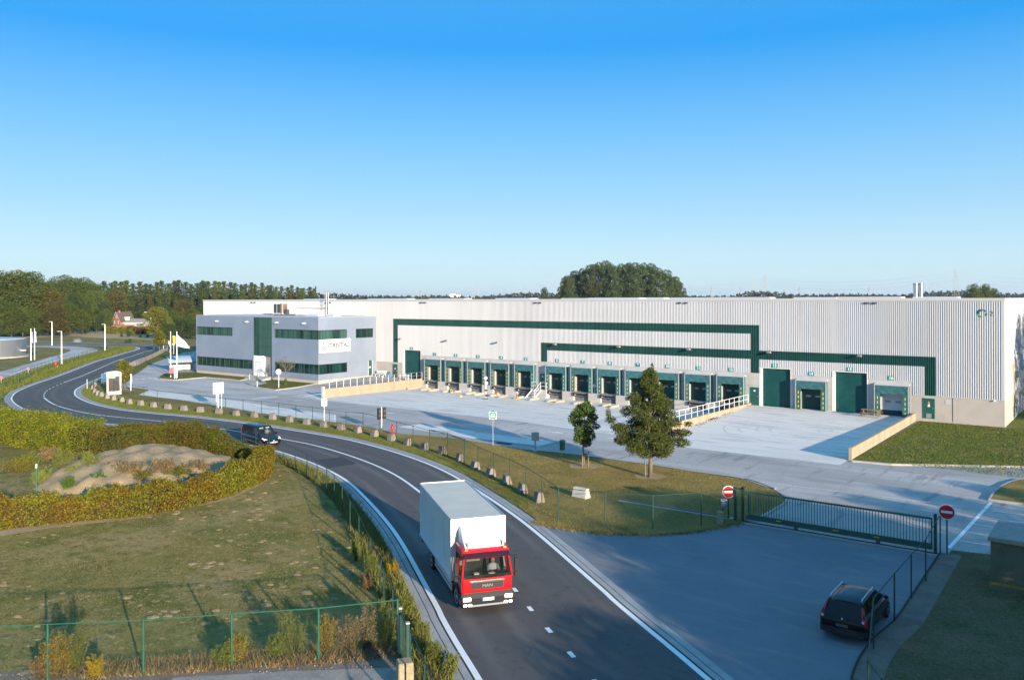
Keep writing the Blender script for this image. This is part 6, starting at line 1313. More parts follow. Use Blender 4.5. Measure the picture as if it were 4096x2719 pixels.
def driver(label, base, rz, x0, yv, dz):
    DRV = thing('person', label, 'person', base, rz); b = MB(); X = x0
    b.loft([[(X + dx + rx * math.cos(a), yv + ry * math.sin(a), z + dz) for a in [k * .6283 for k in range(10)]] for z, rx, ry, dx in ((.85, .13, .19, 0), (1.0, .13, .18, 0), (1.15, .12, .21, 0), (1.24, .09, .17, .0), (1.28, .055, .06, .0))], 0)
    b.loft([[(X + .02 + r * math.cos(a) * 1.1, yv + r * math.sin(a), z + dz) for a in [k * .6283 for k in range(10)]] for z, r in ((1.28, .05), (1.31, .07), (1.38, .092), (1.45, .09), (1.50, .06), (1.52, .02))], 1)
    for s in (-1, 1): b.tube([(X + .02, yv + s * .2, 1.18 + dz), (X + .2, yv + s * .24, .98 + dz), (X + .42, yv + s * .12, 1.05 + dz)], [.055, .045, .035], 8, 0); b.lathe([(.02, -.03), (.04, 0), (.02, .04)], (X + .44, yv + s * .12, 1.06 + dz), 8, 1)
    b.loft([[(X + .12 + dx, yv + w, z + dz) for dx, w in ((0, -.012), (.03, 0), (0, .012))] for z in (1.37, 1.41)], 1)
    b.build('body', [mat('pale_shirt', (.55, .6, .62), .8), mat('skin', (.5, .28, .18), .6)], DRV, smooth=True)
    b = MB(); b.loft([[(X + .01 + r * math.cos(a) * 1.1 - .01, yv + r * math.sin(a), z + dz) for a in [k * .6283 for k in range(10)]] for z, r in ((1.43, .095), (1.49, .085), (1.535, .04))]); b.build('hair', mat('dark_hair', (.03, .02, .012), .7), DRV, smooth=True)
driver('driver in a pale shirt sitting behind the windscreen of the dark van', (*vc, .03), vh, .42, .34, 0)
driver('driver sitting behind the windscreen of the red and white truck', (-21.8, 26.37, .03), math.atan2(-.587, .81), .55, .45, .42)
# ------------------------------------------------------------------ vegetation
m_bark = mat('bark', (0.10, 0.075, 0.05), 0.95, var=[(6, (0.06, 0.045, 0.03), 0.45, 0.65, (1, 1, .2))], bump=(18, .8, .03))
m_barkl = mat('bark_light', (0.17, 0.14, 0.105), 0.95, var=[(8, (0.11, 0.09, 0.065), 0.45, 0.65, (1, 1, .2))], bump=(18, .8, .03))
L_wood = leaf_mat('leaf_woodland', (0.056, 0.092, 0.016), (0.098, 0.122, 0.018), .22)
L_dark = leaf_mat('leaf_dark', (0.036, 0.070, 0.020), (0.06, 0.092, 0.022), .25)
L_amber = leaf_mat('leaf_amber', (0.075, 0.085, 0.015), (0.115, 0.092, 0.016), .3)
L_bright = leaf_mat('leaf_bright', (0.14, 0.17, 0.02), (0.2, 0.21, 0.025), .4)
L_poplar = leaf_mat('leaf_poplar', (0.045, 0.075, 0.025), (0.075, 0.105, 0.032), .25)
L_oak = leaf_mat('leaf_oak', (0.05, 0.082, 0.015), (0.10, 0.11, 0.017), 1.6, island=.5)
L_maple = leaf_mat('leaf_maple', (0.055, 0.11, 0.016), (0.08, 0.13, 0.018), 1.8)
L_hedge = leaf_mat('leaf_hedge_green', (0.115, 0.145, 0.008), (0.20, 0.20, 0.010), .7, island=.4)
L_hedgeb = leaf_mat('leaf_hedge_brown', (0.145, 0.145, 0.012), (0.14, 0.09, 0.010), .55, island=.5)
L_hedgey = leaf_mat('leaf_hedge_mixed', (0.095, 0.12, 0.012), (0.155, 0.125, 0.014), .5, island=.45)
L_shrub = leaf_mat('leaf_shrub', (0.15, 0.19, 0.035), (0.2, 0.21, 0.04), 1.5)
L_gold = leaf_mat('leaf_golden', (0.36, 0.25, 0.018), (0.24, 0.21, 0.02), 1.2)
L_weed = leaf_mat('leaf_weed', (0.17, 0.205, 0.028), (0.12, 0.14, 0.022), .8, island=.4)
L_dryw = leaf_mat('leaf_dry', (0.25, 0.165, 0.075), (0.17, 0.13, 0.05), 1.0, island=.4)
L_far = leaf_mat('leaf_far', (0.035, 0.05, 0.03), (0.05, 0.06, 0.03), .02)
def leaf_cards(C, size, rng, up=.35, aspect=.62, cup=True):
    """two-quad folded leaves at centres C"""
    n = len(C); sz = size * rng.uniform(.65, 1.35, (n, 1))
    d = rng.normal(size=(n, 3)); d[:, 2] -= up * .3; d /= np.linalg.norm(d, axis=1, keepdims=True)
    r = rng.normal(size=(n, 3)); r[:, 2] += up; s = np.cross(d, r); s /= np.linalg.norm(s, axis=1, keepdims=True) + 1e-9; nn = np.cross(s, d)
    a = C - d * sz * .5; b = C + s * sz * aspect * .5 + nn * sz * .08; c = C + d * sz * .5; e = C - s * sz * aspect * .5 + nn * sz * .08
    V = np.stack([a, b, c, e], 1).reshape(-1, 3); F = np.arange(n * 4).reshape(-1, 4); return V, F
def blob_points(blobs, n, rng, shell=.55):
    """points gathered towards the surface of overlapping ellipsoids"""
    vol = np.array([b[3] * b[4] * b[5] for b in blobs]) ** .67; k = rng.choice(len(blobs), n, p=vol / vol.sum()); B = np.array(blobs)[k]
    d = rng.normal(size=(n, 3)); d /= np.linalg.norm(d, axis=1, keepdims=True); r = rng.uniform(shell, 1.0, (n, 1)) ** .6 * rng.uniform(.86, 1.1, (n, 1))
    return B[:, :3] + d * r * B[:, 3:6]
def tree_mesh(name, seed, h, trunk_h, trunk_r, blobs, n, size, m_leaf, m_b=m_bark, limbs=True, shell=.5):
    rng = np.random.default_rng(seed); t = MB(); rr = random.Random(seed)
    top = max(b[2] for b in blobs)
    t.tube([(0, 0, -.2), (rr.uniform(-.02, .02) * h, rr.uniform(-.02, .02) * h, trunk_h), (rr.uniform(-.02, .02) * h, rr.uniform(-.02, .02) * h, (trunk_h + top) / 2), (0, 0, top)], [trunk_r * 1.25, trunk_r, trunk_r * .6, trunk_r * .15], 9)
    if limbs:
        for b in blobs:
            z0 = min(b[2] * .9, max(trunk_h * .85, b[2] - .9 * math.hypot(b[0], b[1]) - b[5] * .4)); t.tube([(0, 0, z0), (b[0] * .55, b[1] * .55, z0 + (b[2] - z0) * .5), (b[0], b[1], b[2] + b[5] * .3)], [trunk_r * .45, trunk_r * .28, trunk_r * .08], 6)
    V, F = leaf_cards(blob_points(blobs, n, rng, shell), size, rng)
    o = t.build('tree', m_b, smooth=True); c = np_mesh('crown', V, F, m_leaf, parent=o); o.name = name; KIDS_CACHE[o.name] = [c]; return o
def rand_blobs(seed, h, w, z0, n, r, top=1.0, col=False):
    rr = random.Random(seed); out = []
    for i in range(n):
        v = (i + .5) / n; z = z0 + (h - z0) * v; env = (math.sin(math.pi * min(1, v * .9 + .1)) ** .6) * w / 2 if not col else w / 2 * (1 - .93 * v) * (.8 + .2 * math.sin(v * 9))
        a = i * 2.4 + rr.uniform(-.5, .5); q = env * rr.uniform(.35, .8); s = r * rr.uniform(.75, 1.25) * (1 if not col else (1.1 - .78 * v)); out.append((q * math.cos(a), q * math.sin(a), z, s, s, s * rr.uniform(.6, .9)))
    out.append((0, 0, h - r * .55, r * .7, r * .7, r * .6) if not col else (0, 0, h - 1.0, .5, .5, 1.3)); return out
PROT = {}
def proto(key, maker):
    if key not in PROT:
        o = maker(); PROT[key] = [o, False]
    return PROT[key]
def plant(key, maker, p, label, group, scale=1.0, sz=None, rz=None, z=0.0, cat='tree'):
    e = proto(key, maker)
    if not e[1]: o = e[0]; e[1] = True
    else: o = dup(e[0], (0, 0, 0))
    o.location = (*p, z); o.rotation_euler = (0, 0, RND.uniform(0, 6.28) if rz is None else rz); o.scale = (scale, scale, sz or scale); tag(o, label, cat, group); return o
# woodland on the left: each tree its own object
def mk_wood(s, m): return lambda: tree_mesh('woodland_tree', s, 20, 5, .32, rand_blobs(s, 20, 13, 4, 20, 2.9), 8500, .5, m)
def mk_col(s, m): return lambda: tree_mesh('tall_tree', s, 20, 2.5, .26, rand_blobs(s, 20, 8.0, 1.8, 24, 2.1, col=True), 6500, .44, m)
KIND = {'round': [('w1', mk_wood(1, L_wood)), ('w2', mk_wood(2, L_wood)), ('w3', mk_wood(3, L_dark))], 'column': [('c1', mk_col(5, L_dark)), ('c2', mk_col(6, L_dark)), ('c3', mk_col(8, L_wood))], 'amber': [('a1', mk_wood(9, L_amber)), ('a2', mk_col(10, L_amber))], 'bright': [('b1', mk_wood(12, L_bright))], 'darkbush': [('d1', mk_wood(14, L_dark))]}
WOODS = []
def wood(kind, x, ytop, d, w=1.0):
    k, mk = RND.choice(KIND[kind]); z = far_z(ytop, d); s = z / 20.0
    WOODS.append((kind, x, d, k, mk, s * w, s))
for x, y, d in ((-40, 1105, 292), (20, 1100, 290), (75, 1097, 295), (125, 1102, 300), (-5, 1200, 270), (45, 1215, 272), (90, 1232, 278), (128, 1240, 282)): wood('round', x, y, d, 1.25)
for x, y, d in ((200, 1160, 300), (245, 1185, 285), (215, 1215, 280)): wood('amber', x, y, d, 1.25)
for x, y, d in ((165, 1158, 330), (185, 1140, 345), (215, 1128, 350), (255, 1113, 352), (290, 1120, 355), (330, 1122, 352), (365, 1135, 350), (300, 1180, 305), (340, 1190, 310), (280, 1215, 300), (375, 1170, 330), (410, 1205, 330), (330, 1240, 300), (160, 1250, 288)): wood('round', x, y, d, 1.1)
for i, x in enumerate(range(395, 815, 23)): wood('column', x + RND.uniform(-6, 6), 1127 - (x - 395) * .0 + RND.uniform(-9, 9) + (0 if x < 600 else -2), 440 + (x - 395) * .06, 1.9)
for i, x in enumerate(range(815, 1270, 21)): wood('column', x + RND.uniform(-5, 5), 1119 + (x - 815) * .066 + RND.uniform(-7, 7), 465 + (x - 815) * .2, 1.8)
for i, x in enumerate(range(430, 820, 34)): wood('amber' if i % 4 == 1 else 'column', x + RND.uniform(-8, 8), 1182 + RND.uniform(-22, 22), 425 + i * 2, 1.7)
for i, x in enumerate(range(820, 1230, 38)): wood('amber' if i % 4 == 1 else 'column', x + RND.uniform(-8, 8), 1158 + RND.uniform(-10, 10), 450 + i * 7, 1.6)
for x, y, d in ((425, 1240, 322), (412, 1215, 345), (385, 1235, 318)): wood('amber' if x == 412 else 'round', x, y, d, 1.1)
wood('bright', 628, 1230, 262, 1.5); 
for x, y, d in ((690, 1245, 300), (730, 1232, 305), (765, 1238, 310), (785, 1250, 300), (700, 1275, 275), (745, 1270, 270), (775, 1285, 262), (675, 1290, 262)): wood('darkbush' if y > 1268 else RND.choice(['round', 'amber', 'round']), x, y, d, 1.5)
for x, y, d in ((620, 1285, 285), (650, 1290, 270)): wood('darkbush', x, y, d, 1.6)
LAB = {'round': 'broad leafy woodland tree behind the loop road', 'column': 'tall dark columnar tree in the long row behind the office', 'amber': 'autumn tinted yellow brown tree among the green woodland', 'bright': 'bright yellow green rounded tree right of the brick house', 'darkbush': 'dark dense bushy tree near the far bend'}
srt = {}
for kind, x, d, k, mk, sx, sz in WOODS: srt.setdefault(kind, []).append(x)
for kind, x, d, k, mk, sx, sz in WOODS:
    lab = LAB[kind]
    if len(srt[kind]) > 1: lab += ', %s from the left' % ordw(sorted(srt[kind]).index(x))
    plant(k, mk, far(x, d), lab, 'woodland trees: ' + kind if len(srt[kind]) > 1 else None, sx, sz)
# poplar group beyond the warehouse roof
def mk_pop(s): return lambda: tree_mesh('poplar', s, 27, 12, .35, rand_blobs(s, 27, 13, 10, 15, 2.9), 6500, .62, L_poplar, m_barkl, shell=.6)
px_ = list(np.linspace(2275, 2690, 15))
for i, x in enumerate(px_):
    e = 1 - abs((x - 2480) / 250) ** 3.2; yt = 1150 - 90 * e + RND.uniform(-3, 11); d = 378 + (i % 3) * 12
    plant('p%d' % (i % 4), mk_pop(20 + i % 4), far(x, d), 'tall poplar in the big clump beyond the warehouse roof, %s from the left' % ordw(i), 'poplars beyond the roof', .78 if e > .6 else .66, far_z(yt, d) / 27.0)
for i, (x, y, d, w) in enumerate(((2250, 1150, 380, .55), (2700, 1120, 395, .6), (2722, 1140, 395, .5), (2262, 1118, 392, .6))): plant('p%d' % i, mk_pop(20 + i), far(x, d), 'shorter edge tree of the poplar clump, %s from the left' % ORD[[2250, 2262, 2700, 2722].index(x)], 'poplar clump edge trees', w, far_z(y, d) / 27.0)
for lab, x, y, d, w, key in (('small round topped tree standing alone above the roof line', 2178, 1158, 480, .5, 'w3'), ('dark tree clump above the roof near the right corner, left one', 3895, 1152, 420, .7, 'w1'), ('dark tree clump above the roof near the right corner, middle one', 3940, 1152, 430, .75, 'w2'), ('dark tree clump above the roof near the right corner, right one', 3975, 1165, 440, .6, 'w3'), ('single conifer like tree at the right end of the columnar row', 1262, 1143, 560, .75, 'c1')):
    plant(key, dict(sum(KIND.values(), []))[key], far(x, d), lab, None, w, far_z(y, d) / 20.0)
# far tree lines: one mass each
def treeline(xs, ys, d, label, dense=9, size=2.2, m=L_far, depth=40):
    rng = np.random.default_rng(int(d)); C = []
    for (x0, y0), (x1, y1) in zip(list(zip(xs, ys))[:-1], list(zip(xs, ys))[1:]):
        n = int(abs(x1 - x0) * dense); u = rng.uniform(0, 1, n); x = x0 + (x1 - x0) * u; yt = y0 + (y1 - y0) * u + 3 * np.sin(x * .21) + 2 * np.sin(x * .53 + 1)
        dd = d + rng.uniform(0, depth, n); zt = HC + (HYP - yt) * d / FPX; z = rng.uniform(0, 1, n) ** .6 * zt
        a = (x - CXP) / FPX; C.append(np.stack([(FW[0] + RT[0] * a) * dd, (FW[1] + RT[1] * a) * dd, z], 1))
    V, F = leaf_cards(np.concatenate(C), size, rng); tag(np_mesh('far_treeline', V, F, m), label, 'tree line', None, 'stuff')
treeline([1200, 1330, 1450, 1640], [1180, 1172, 1182, 1184], 800, 'distant dark row of trees left of the crane', 7, 2.4)
treeline([1640, 1760, 1900, 2080, 2250], [1186, 1182, 1188, 1172, 1176], 1000, 'low distant trees between the crane and the poplar clump', 7, 2.8)
treeline([2700, 2920, 3000, 3090, 3200, 3400, 3640], [1187, 1188, 1168, 1170, 1184, 1180, 1186], 900, 'distant low wood right of the poplar clump', 7, 2.6)
treeline([3600, 3720, 3860, 4000, 4200], [1186, 1172, 1168, 1180, 1182], 1100, 'distant wood behind the chimney and the pylon', 7, 3.0)
treeline([-200, 1200, 2600, 4300], [1188, 1188, 1187, 1184], 2600, 'thin hazy tree line along the far horizon', 3, 6.0, L_far, 200)
# hedges
def hedge(label, path, w, h, n, m, size=.19, taper=(1, 1), top_var=.15):
    rng = np.random.default_rng(int(abs(path[0][0] * 10))); P = resample(path, .4); P = np.array(P); T = np.gradient(P, axis=0); T /= np.linalg.norm(T, axis=1, keepdims=True) + 1e-9; N = np.stack([-T[:, 1], T[:, 0]], 1)
    k = rng.integers(0, len(P), n); u = rng.uniform(-1, 1, n); v = rng.uniform(0, 1, n); face = rng.uniform(0, 1, n); ce = rng.uniform(0, 1, n) < .06; k = np.where(ce, np.where(rng.uniform(0, 1, n) < .5, 0, len(P) - 1), k); face = np.where(ce, 2, face)
    th = np.interp(np.linspace(0, 1, len(P)), [0, .12, .8, 1], [taper[0], 1, 1, taper[1]]); jit = rng.uniform(-.5, .5, n) * .4
    hv = h * th[k] * (1 + top_var * (np.sin(k * .33) * .4 + np.sin(k * .81 + 1) * .35 + np.sin(k * 2.1) * .25)); off = np.where(face < .62, np.sign(u) * rng.uniform(.8, 1.05, n), u); zz = np.where((face < .62) | (face > 1), v ** .9, rng.uniform(.86, 1.05, n)) * hv
    spike = (face > .965) & (face < 1); zz = np.where(spike, hv * rng.uniform(1.0, 1.16, n), zz); bulge = 1 + .12 * np.sin(k * .47 + zz * 2)
    C = np.stack([P[k, 0] + T[k, 0] * jit + N[k, 0] * off * w / 2 * bulge + rng.normal(0, .06, n), P[k, 1] + T[k, 1] * jit + N[k, 1] * off * w / 2 * bulge + rng.normal(0, .06, n), zz], 1)
    V, F = leaf_cards(C, size, rng, up=.8); o = np_mesh('hedge', V, F, m); tag(o, label, 'hedge')
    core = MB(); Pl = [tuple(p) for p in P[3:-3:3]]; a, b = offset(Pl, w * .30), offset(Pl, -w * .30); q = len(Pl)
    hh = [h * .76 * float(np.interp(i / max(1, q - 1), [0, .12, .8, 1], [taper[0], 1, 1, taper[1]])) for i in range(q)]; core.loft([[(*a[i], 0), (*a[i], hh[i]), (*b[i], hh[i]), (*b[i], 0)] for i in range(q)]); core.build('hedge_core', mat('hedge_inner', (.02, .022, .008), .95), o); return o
HB = spline(gs('F', [(-900, 420), (-500, 440), (0, 440), (300, 490), (560, 540), (735, 572)]), 8)
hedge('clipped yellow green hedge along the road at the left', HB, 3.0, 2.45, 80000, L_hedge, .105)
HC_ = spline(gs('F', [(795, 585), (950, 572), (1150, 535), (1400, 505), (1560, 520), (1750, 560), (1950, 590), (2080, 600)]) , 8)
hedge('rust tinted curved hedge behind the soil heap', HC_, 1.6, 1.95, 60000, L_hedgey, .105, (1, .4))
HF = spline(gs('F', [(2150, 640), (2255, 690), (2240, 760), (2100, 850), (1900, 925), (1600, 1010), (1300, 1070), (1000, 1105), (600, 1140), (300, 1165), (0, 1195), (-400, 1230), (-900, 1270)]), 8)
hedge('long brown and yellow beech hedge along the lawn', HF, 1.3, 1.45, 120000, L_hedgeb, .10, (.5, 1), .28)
# soil heap between the hedges, shrubs on it
mpts = gs('F', [(300, 870), (420, 760), (700, 640), (860, 600), (1200, 545), (1480, 520), (1750, 570), (2030, 640), (1950, 760), (1500, 880), (1100, 920), (700, 950), (450, 930)])
mb = MB(); PM = np.array(spline(mpts + [mpts[0]], 6)[:-1]); lo_, hi_ = PM.min(0) - .3, PM.max(0) + .3; step = .3; nx, ny = int((hi_[0] - lo_[0]) / step), int((hi_[1] - lo_[1]) / step); rgh = np.random.default_rng(8)
gxx, gyy = np.meshgrid(np.linspace(lo_[0], hi_[0], nx + 1), np.linspace(lo_[1], hi_[1], ny + 1)); pts_ = np.stack([gxx.ravel(), gyy.ravel()], 1)
dist = np.sqrt(((pts_[:, None, :] - PM[None]) ** 2).sum(2)).min(1); ins = np.array([inside(q, [tuple(p) for p in PM]) for q in pts_]); hgt = np.where(ins, 1.05 * (1 - np.exp(-dist / 1.5)), -.08)
hgt += np.where(ins, (.14 * np.sin(pts_[:, 0] * 1.1 + 1) * np.cos(pts_[:, 1] * 1.3) + .08 * np.sin(pts_[:, 0] * 2.7 + pts_[:, 1] * 2.1) + rgh.normal(0, .022, len(pts_))) * np.minimum(1, dist), 0)
mb.add([(p[0], p[1], h) for p, h in zip(pts_, hgt)], [(j * (nx + 1) + i, j * (nx + 1) + i + 1, (j + 1) * (nx + 1) + i + 1, (j + 1) * (nx + 1) + i) for j in range(ny) for i in range(nx) if ins[[j * (nx + 1) + i, j * (nx + 1) + i + 1, (j + 1) * (nx + 1) + i + 1, (j + 1) * (nx + 1) + i]].any()])
tag(mb.build('soil_heap', m_soil, smooth=True), 'heap of bare tan soil enclosed by the curved hedges', 'soil heap')
def shrub(label, p, h, w, m, n=1400, size=.12, z=0.0, seed=1, cat='shrub', stems=9, cone=.5):
    rng = np.random.default_rng(seed); rr = random.Random(seed); t = MB(); C = []
    for i in range(stems):
        a = rr.uniform(0, 6.28); q = w / 2 * rr.uniform(.1, .85); hh = h * rr.uniform(.65, 1.05) * (1 - cone * q / (w / 2) * .6); tip = Vector((q * math.cos(a), q * math.sin(a), hh)); t.tube([(q * .25 * math.cos(a), q * .25 * math.sin(a), 0), (tip.x * .7, tip.y * .7, hh * .55), tip], [.018, .012, .004], 4)
        k = n // stems; u = rng.uniform(.12, 1, (k, 1)) ** .8; base = np.array([q * .25 * math.cos(a), q * .25 * math.sin(a), 0]); c = base + (np.array(tip) - base) * u; c += rng.normal(size=(k, 3)) * w * .13 * (1.15 - u) * np.array([1, 1, .7]); C.append(c)
    V, F = leaf_cards(np.concatenate(C), size, rng, aspect=.45); o = t.build('shrub', m_bark, smooth=True); c = np_mesh('foliage', V, F, m, parent=o); o.location = (*p, z); tag(o, label, cat); KIDS_CACHE[o.name] = [c]; return o
for i, (x, y, h, w, m, lab, z) in enumerate(((520, 740, 1.7, 2.6, L_shrub, 'feathery green shrub on the left shoulder of the soil heap', .2), (780, 745, 1.6, 1.9, L_shrub, 'feathery green shrub at the middle of the soil heap', .3), (350, 830, 1.3, 1.9, L_shrub, 'small green shrub left of the soil heap beside the marker post', .0), (755, 790, .7, 1.2, L_maple, 'low rounded green shrub at the foot of the soil heap', .3), (260, 700, 1.4, 2.6, L_weed, 'grey green shrub behind the left end of the front hedge', .0), (150, 720, 1.3, 2.6, L_hedgeb, 'brown tinted shrub at the left frame edge inside the hedge', .0), (420, 640, 1.2, 2.0, L_dryw, 'dull grey shrub between two green shrubs at the heap', .1), (1120, 830, 1.2, 2.8, L_dryw, 'dead brown weeds on the near slope of the soil heap, left clump', .45), (1380, 820, 1.25, 3.2, L_dryw, 'dead brown weeds on the near slope of the soil heap, right clump', .5), (1680, 770, 1.0, 3.0, L_dryw, 'dry grassy weeds at the right end of the soil heap', .3), (980, 790, 1.0, 2.4, L_dryw, 'grey brown weeds low on the middle of the soil heap', .35), (1250, 850, 1.1, 2.6, L_hedgey, 'dark weeds just behind the front hedge below the heap, left patch', .1), (1540, 820, 1.1, 2.8, L_hedgey, 'dark weeds just behind the front hedge below the heap, right patch', .15), (640, 800, .9, 1.6, L_shrub, 'small feathery green shrub on the shaded side of the heap', .2), (840, 870, 1.4, 1.6, L_maple, 'dark green bush leaning on the front hedge, left of the middle', .0), (600, 905, 1.2, 1.5, L_maple, 'dark green bush leaning on the front hedge near its left end', .0))):
    shrub(lab, g('F', x, y), h, w, m, 3600, .085, z, 40 + i, stems=18)
t = MB(); p = g('F', 312, 885); t.tube([(*p, 0), (*p, 1.5)], .05, 6); o = t.build('marker_post', [m_fgreen]); tag(o, 'thin green marker post with white tip beside the soil heap', 'marker post'); t = MB(); t.tube([(*p, 1.5), (*p, 1.75)], .055, 6); t.build('post_cap', m_swhite, o)
# the two trees on the island, young trees by the office and entrance
rr = random.Random(77); ob = []
for i in range(92):
    v = (i + .5) / 92; z = 1.75 + 5.7 * v; env = 2.7 * (1 - v) ** .7 * min(1, .6 + v * 2.2); a = i * 2.4 + rr.uniform(-.6, .6); q = env * rr.uniform(.2, 1.0); s = .66 * (1.05 - .6 * v) * rr.uniform(.75, 1.25); ob.append((q * math.cos(a), q * math.sin(a), z, s, s, s * .78))
ob += [(-2.2 * RT[0], -2.2 * RT[1], 3.5, .6, .6, .3), (-2.75 * RT[0], -2.75 * RT[1], 4.0, .45, .45, .3), (-2.9 * RT[0], -2.9 * RT[1], 4.5, .2, .2, .35), (-1.9 * RT[0], -1.9 * RT[1], 2.6, .65, .65, .35), (2.4 * RT[0], 2.4 * RT[1], 3.1, .6, .6, .25), (2.7 * RT[0], 2.7 * RT[1], 3.7, .35, .35, .2), (2.2 * RT[0], 2.2 * RT[1], 2.4, .7, .7, .35), (0, 0, 7.2, .25, .25, .5), (.15, .1, 7.65, .12, .12, .35)]
OAK = tree_mesh('young_oak', 77, 7.9, 1.6, .13, ob, 60000, .10, L_oak, m_barkl, shell=.2); p = g('T', 645, 838, .07); OAK.location = (*p, .06); tag(OAK, 'larger conical oak tree with staked trunk on the dry grass island', 'tree')
mb_ = rand_blobs(31, 4.7, 2.1, 1.75, 20, .46); ML = tree_mesh('young_maple', 31, 4.7, 1.5, .055, mb_, 7500, .13, L_maple, m_barkl, shell=.35); p2 = g('T', 177, 765, .07); ML.location = (*p2, .06); tag(ML, 'smaller oval crowned tree tied between three stakes on the island', 'tree')
def stakes(label, p, offs, h):
    t = thing('tree_stakes', label, 'tree stake', (*p, .06)); 
    for a, r in offs: b = MB(); b.tube([(r * math.cos(a), r * math.sin(a), 0), (r * math.cos(a), r * math.sin(a), h)], .04, 7); b.build('stake', m_wood, t, smooth=SM)
    if len(offs) > 1:
        b = MB(); b.tube([(offs[k % len(offs)][1] * math.cos(offs[k % len(offs)][0]), offs[k % len(offs)][1] * math.sin(offs[k % len(offs)][0]), h * .82) for k in range(len(offs) + 1)], .03, 5); b.build('strap', m_rub, t)
stakes('three round wooden stakes around the small island tree', p2, ((.4, .28), (2.5, .3), (4.6, .26)), 1.15); stakes('single wooden stake left of the oak trunk', (p[0] - .25, p[1] - .1), ((3.7, .05),), 1.2)
te = tree_mesh('young_maple', 33, 3.8, 1.3, .06, rand_blobs(33, 3.8, 2.5, 1.3, 18, .55), 6000, .17, L_hedgey, m_barkl); p = g('P', 1070, 850); te.location = (*p, .05); tag(te, 'bushy staked tree just right of the white totem', 'tree'); stakes('pair of pale stakes with crossbar under the tree by the totem', p, ((.3, .4), (3.4, .4)), 1.4)
te2 = dup(te, g('Q', 470, 640), 1.0, 'small rounded tree beside the barrier below the chevrons', 1.25); 
bt = MB(); rr = random.Random(5); pb_ = g('B', 1045, 920); bt.tube([(0, 0, 0), (.03, 0, 1.2), (0, .02, 2.3)], [.09, .07, .05], 8)
def twig(p, d, L, r, lev):
    q = p + d * L; bt.tube([p, p.lerp(q, .5) + Vector((rr.uniform(-.04, .04), rr.uniform(-.04, .04), .02)), q], [r, r * .8, r * .5], 4)
    if lev:
        for _ in range(4): twig(p.lerp(q, rr.uniform(.35, 1)), (d + Vector((rr.uniform(-.7, .7), rr.uniform(-.7, .7), rr.uniform(-.05, .5)))).normalized(), L * rr.uniform(.5, .75), r * .55, lev - 1)
for k in range(9): a = k * .7; twig(Vector((0, 0, 1.5 + k * .14)), Vector((math.cos(a), math.sin(a), .9)).normalized(), 1.1, .03, 3)
BT = bt.build('bare_tree', m_barkl); BT.location = (*pb_, .06); tag(BT, 'small leafless tree in front of the office ground floor windows', 'tree')
V, F = leaf_cards(blob_points([(0, 0, 2.6, .9, .9, .9)], 350, np.random.default_rng(4), .3), .07, np.random.default_rng(4)); np_mesh('crown', V, F, L_hedgeb, parent=BT); V, F = leaf_cards(blob_points([(0, 0, .5, .22, .22, .45)], 500, np.random.default_rng(6), .3), .09, np.random.default_rng(6)); np_mesh('trunk_shoots', V, F, L_maple, parent=BT)
# house and buildings beyond the far bend
HD = 400; hx = 480; hp = far(hx, HD); HO = thing('brick_house', 'red brick gabled house with dark tiled roof at the wood edge', 'house', (*hp, 0), TH + .98)
m_brick = mat('red_brick', (.36, .12, .065), .9, var=[(3, (.28, .095, .055), .45, .65)]); m_tile = mat('dark_roof_tile', (.075, .055, .045), .8, var=[(2, (.1, .075, .06), .45, .65)]); m_tileg = mat('grey_roof_tile', (.22, .20, .19), .8)
b = MB(); w, L, ze, zr = 6.2, 7.4, 2.4, 6.4
b.loft([[(x, 0, -.5), (x, w, -.5), (x, w, ze), (x, w / 2, zr), (x, 0, ze)] for x in (0, L)]); b.build('wall', m_brick, HO)
b = MB(); 
for a, c in ((-.5, w / 2), (w + .5, w / 2)):
    s = (zr - ze) / (w / 2); za = ze - .5 * s; b.add([(-.3, a, za), (L + .3, a, za), (L + .3, c, zr + .05), (-.3, c, zr + .05), (-.3, a, za + .22), (L + .3, a, za + .22), (L + .3, c, zr + .27), (-.3, c, zr + .27)], [(0, 1, 2, 3), (4, 7, 6, 5), (0, 4, 5, 1), (0, 3, 7, 4), (1, 5, 6, 2)])
RFH = b.build('roof', m_tile, HO); b = MB(); b.box(1.0, 1.8, w / 2 - .4, w / 2 + .4, zr - .5, zr + .9); b.build('chimney', m_brick, RFH)
b = MB(); b.box(2.7, 4.9, -.1, 1.6, ze + .05, ze + 1.5); b.box(2.5, 5.1, -.3, 1.8, ze + 1.5, ze + 1.7); b.build('dormer', m_whitep, RFH)
for y, z in ((1.2, .9), (2.6, 3.6), (4.4, .9)):
    b = MB(); b.box(-.08, -.01, y, y + 1.1, z, z + 1.4); wf = b.build('window', m_whitep, HO); b = MB(); b.box(-.1, -.081, y + .12, y + .98, z + .12, z + 1.28); b.build('pane', m_win, wf)
b = MB()
for a, c in ((-.5, w / 2), (w + .5, w / 2)): s = (zr - ze) / (w / 2); za = ze - .5 * s; b.add([(-.34, a, za), (-.34, c, zr + .05), (-.34, c, zr + .35), (-.34, a, za + .3)], [(0, 1, 2, 3)])
b.build('barge_board', m_whitep, HO)
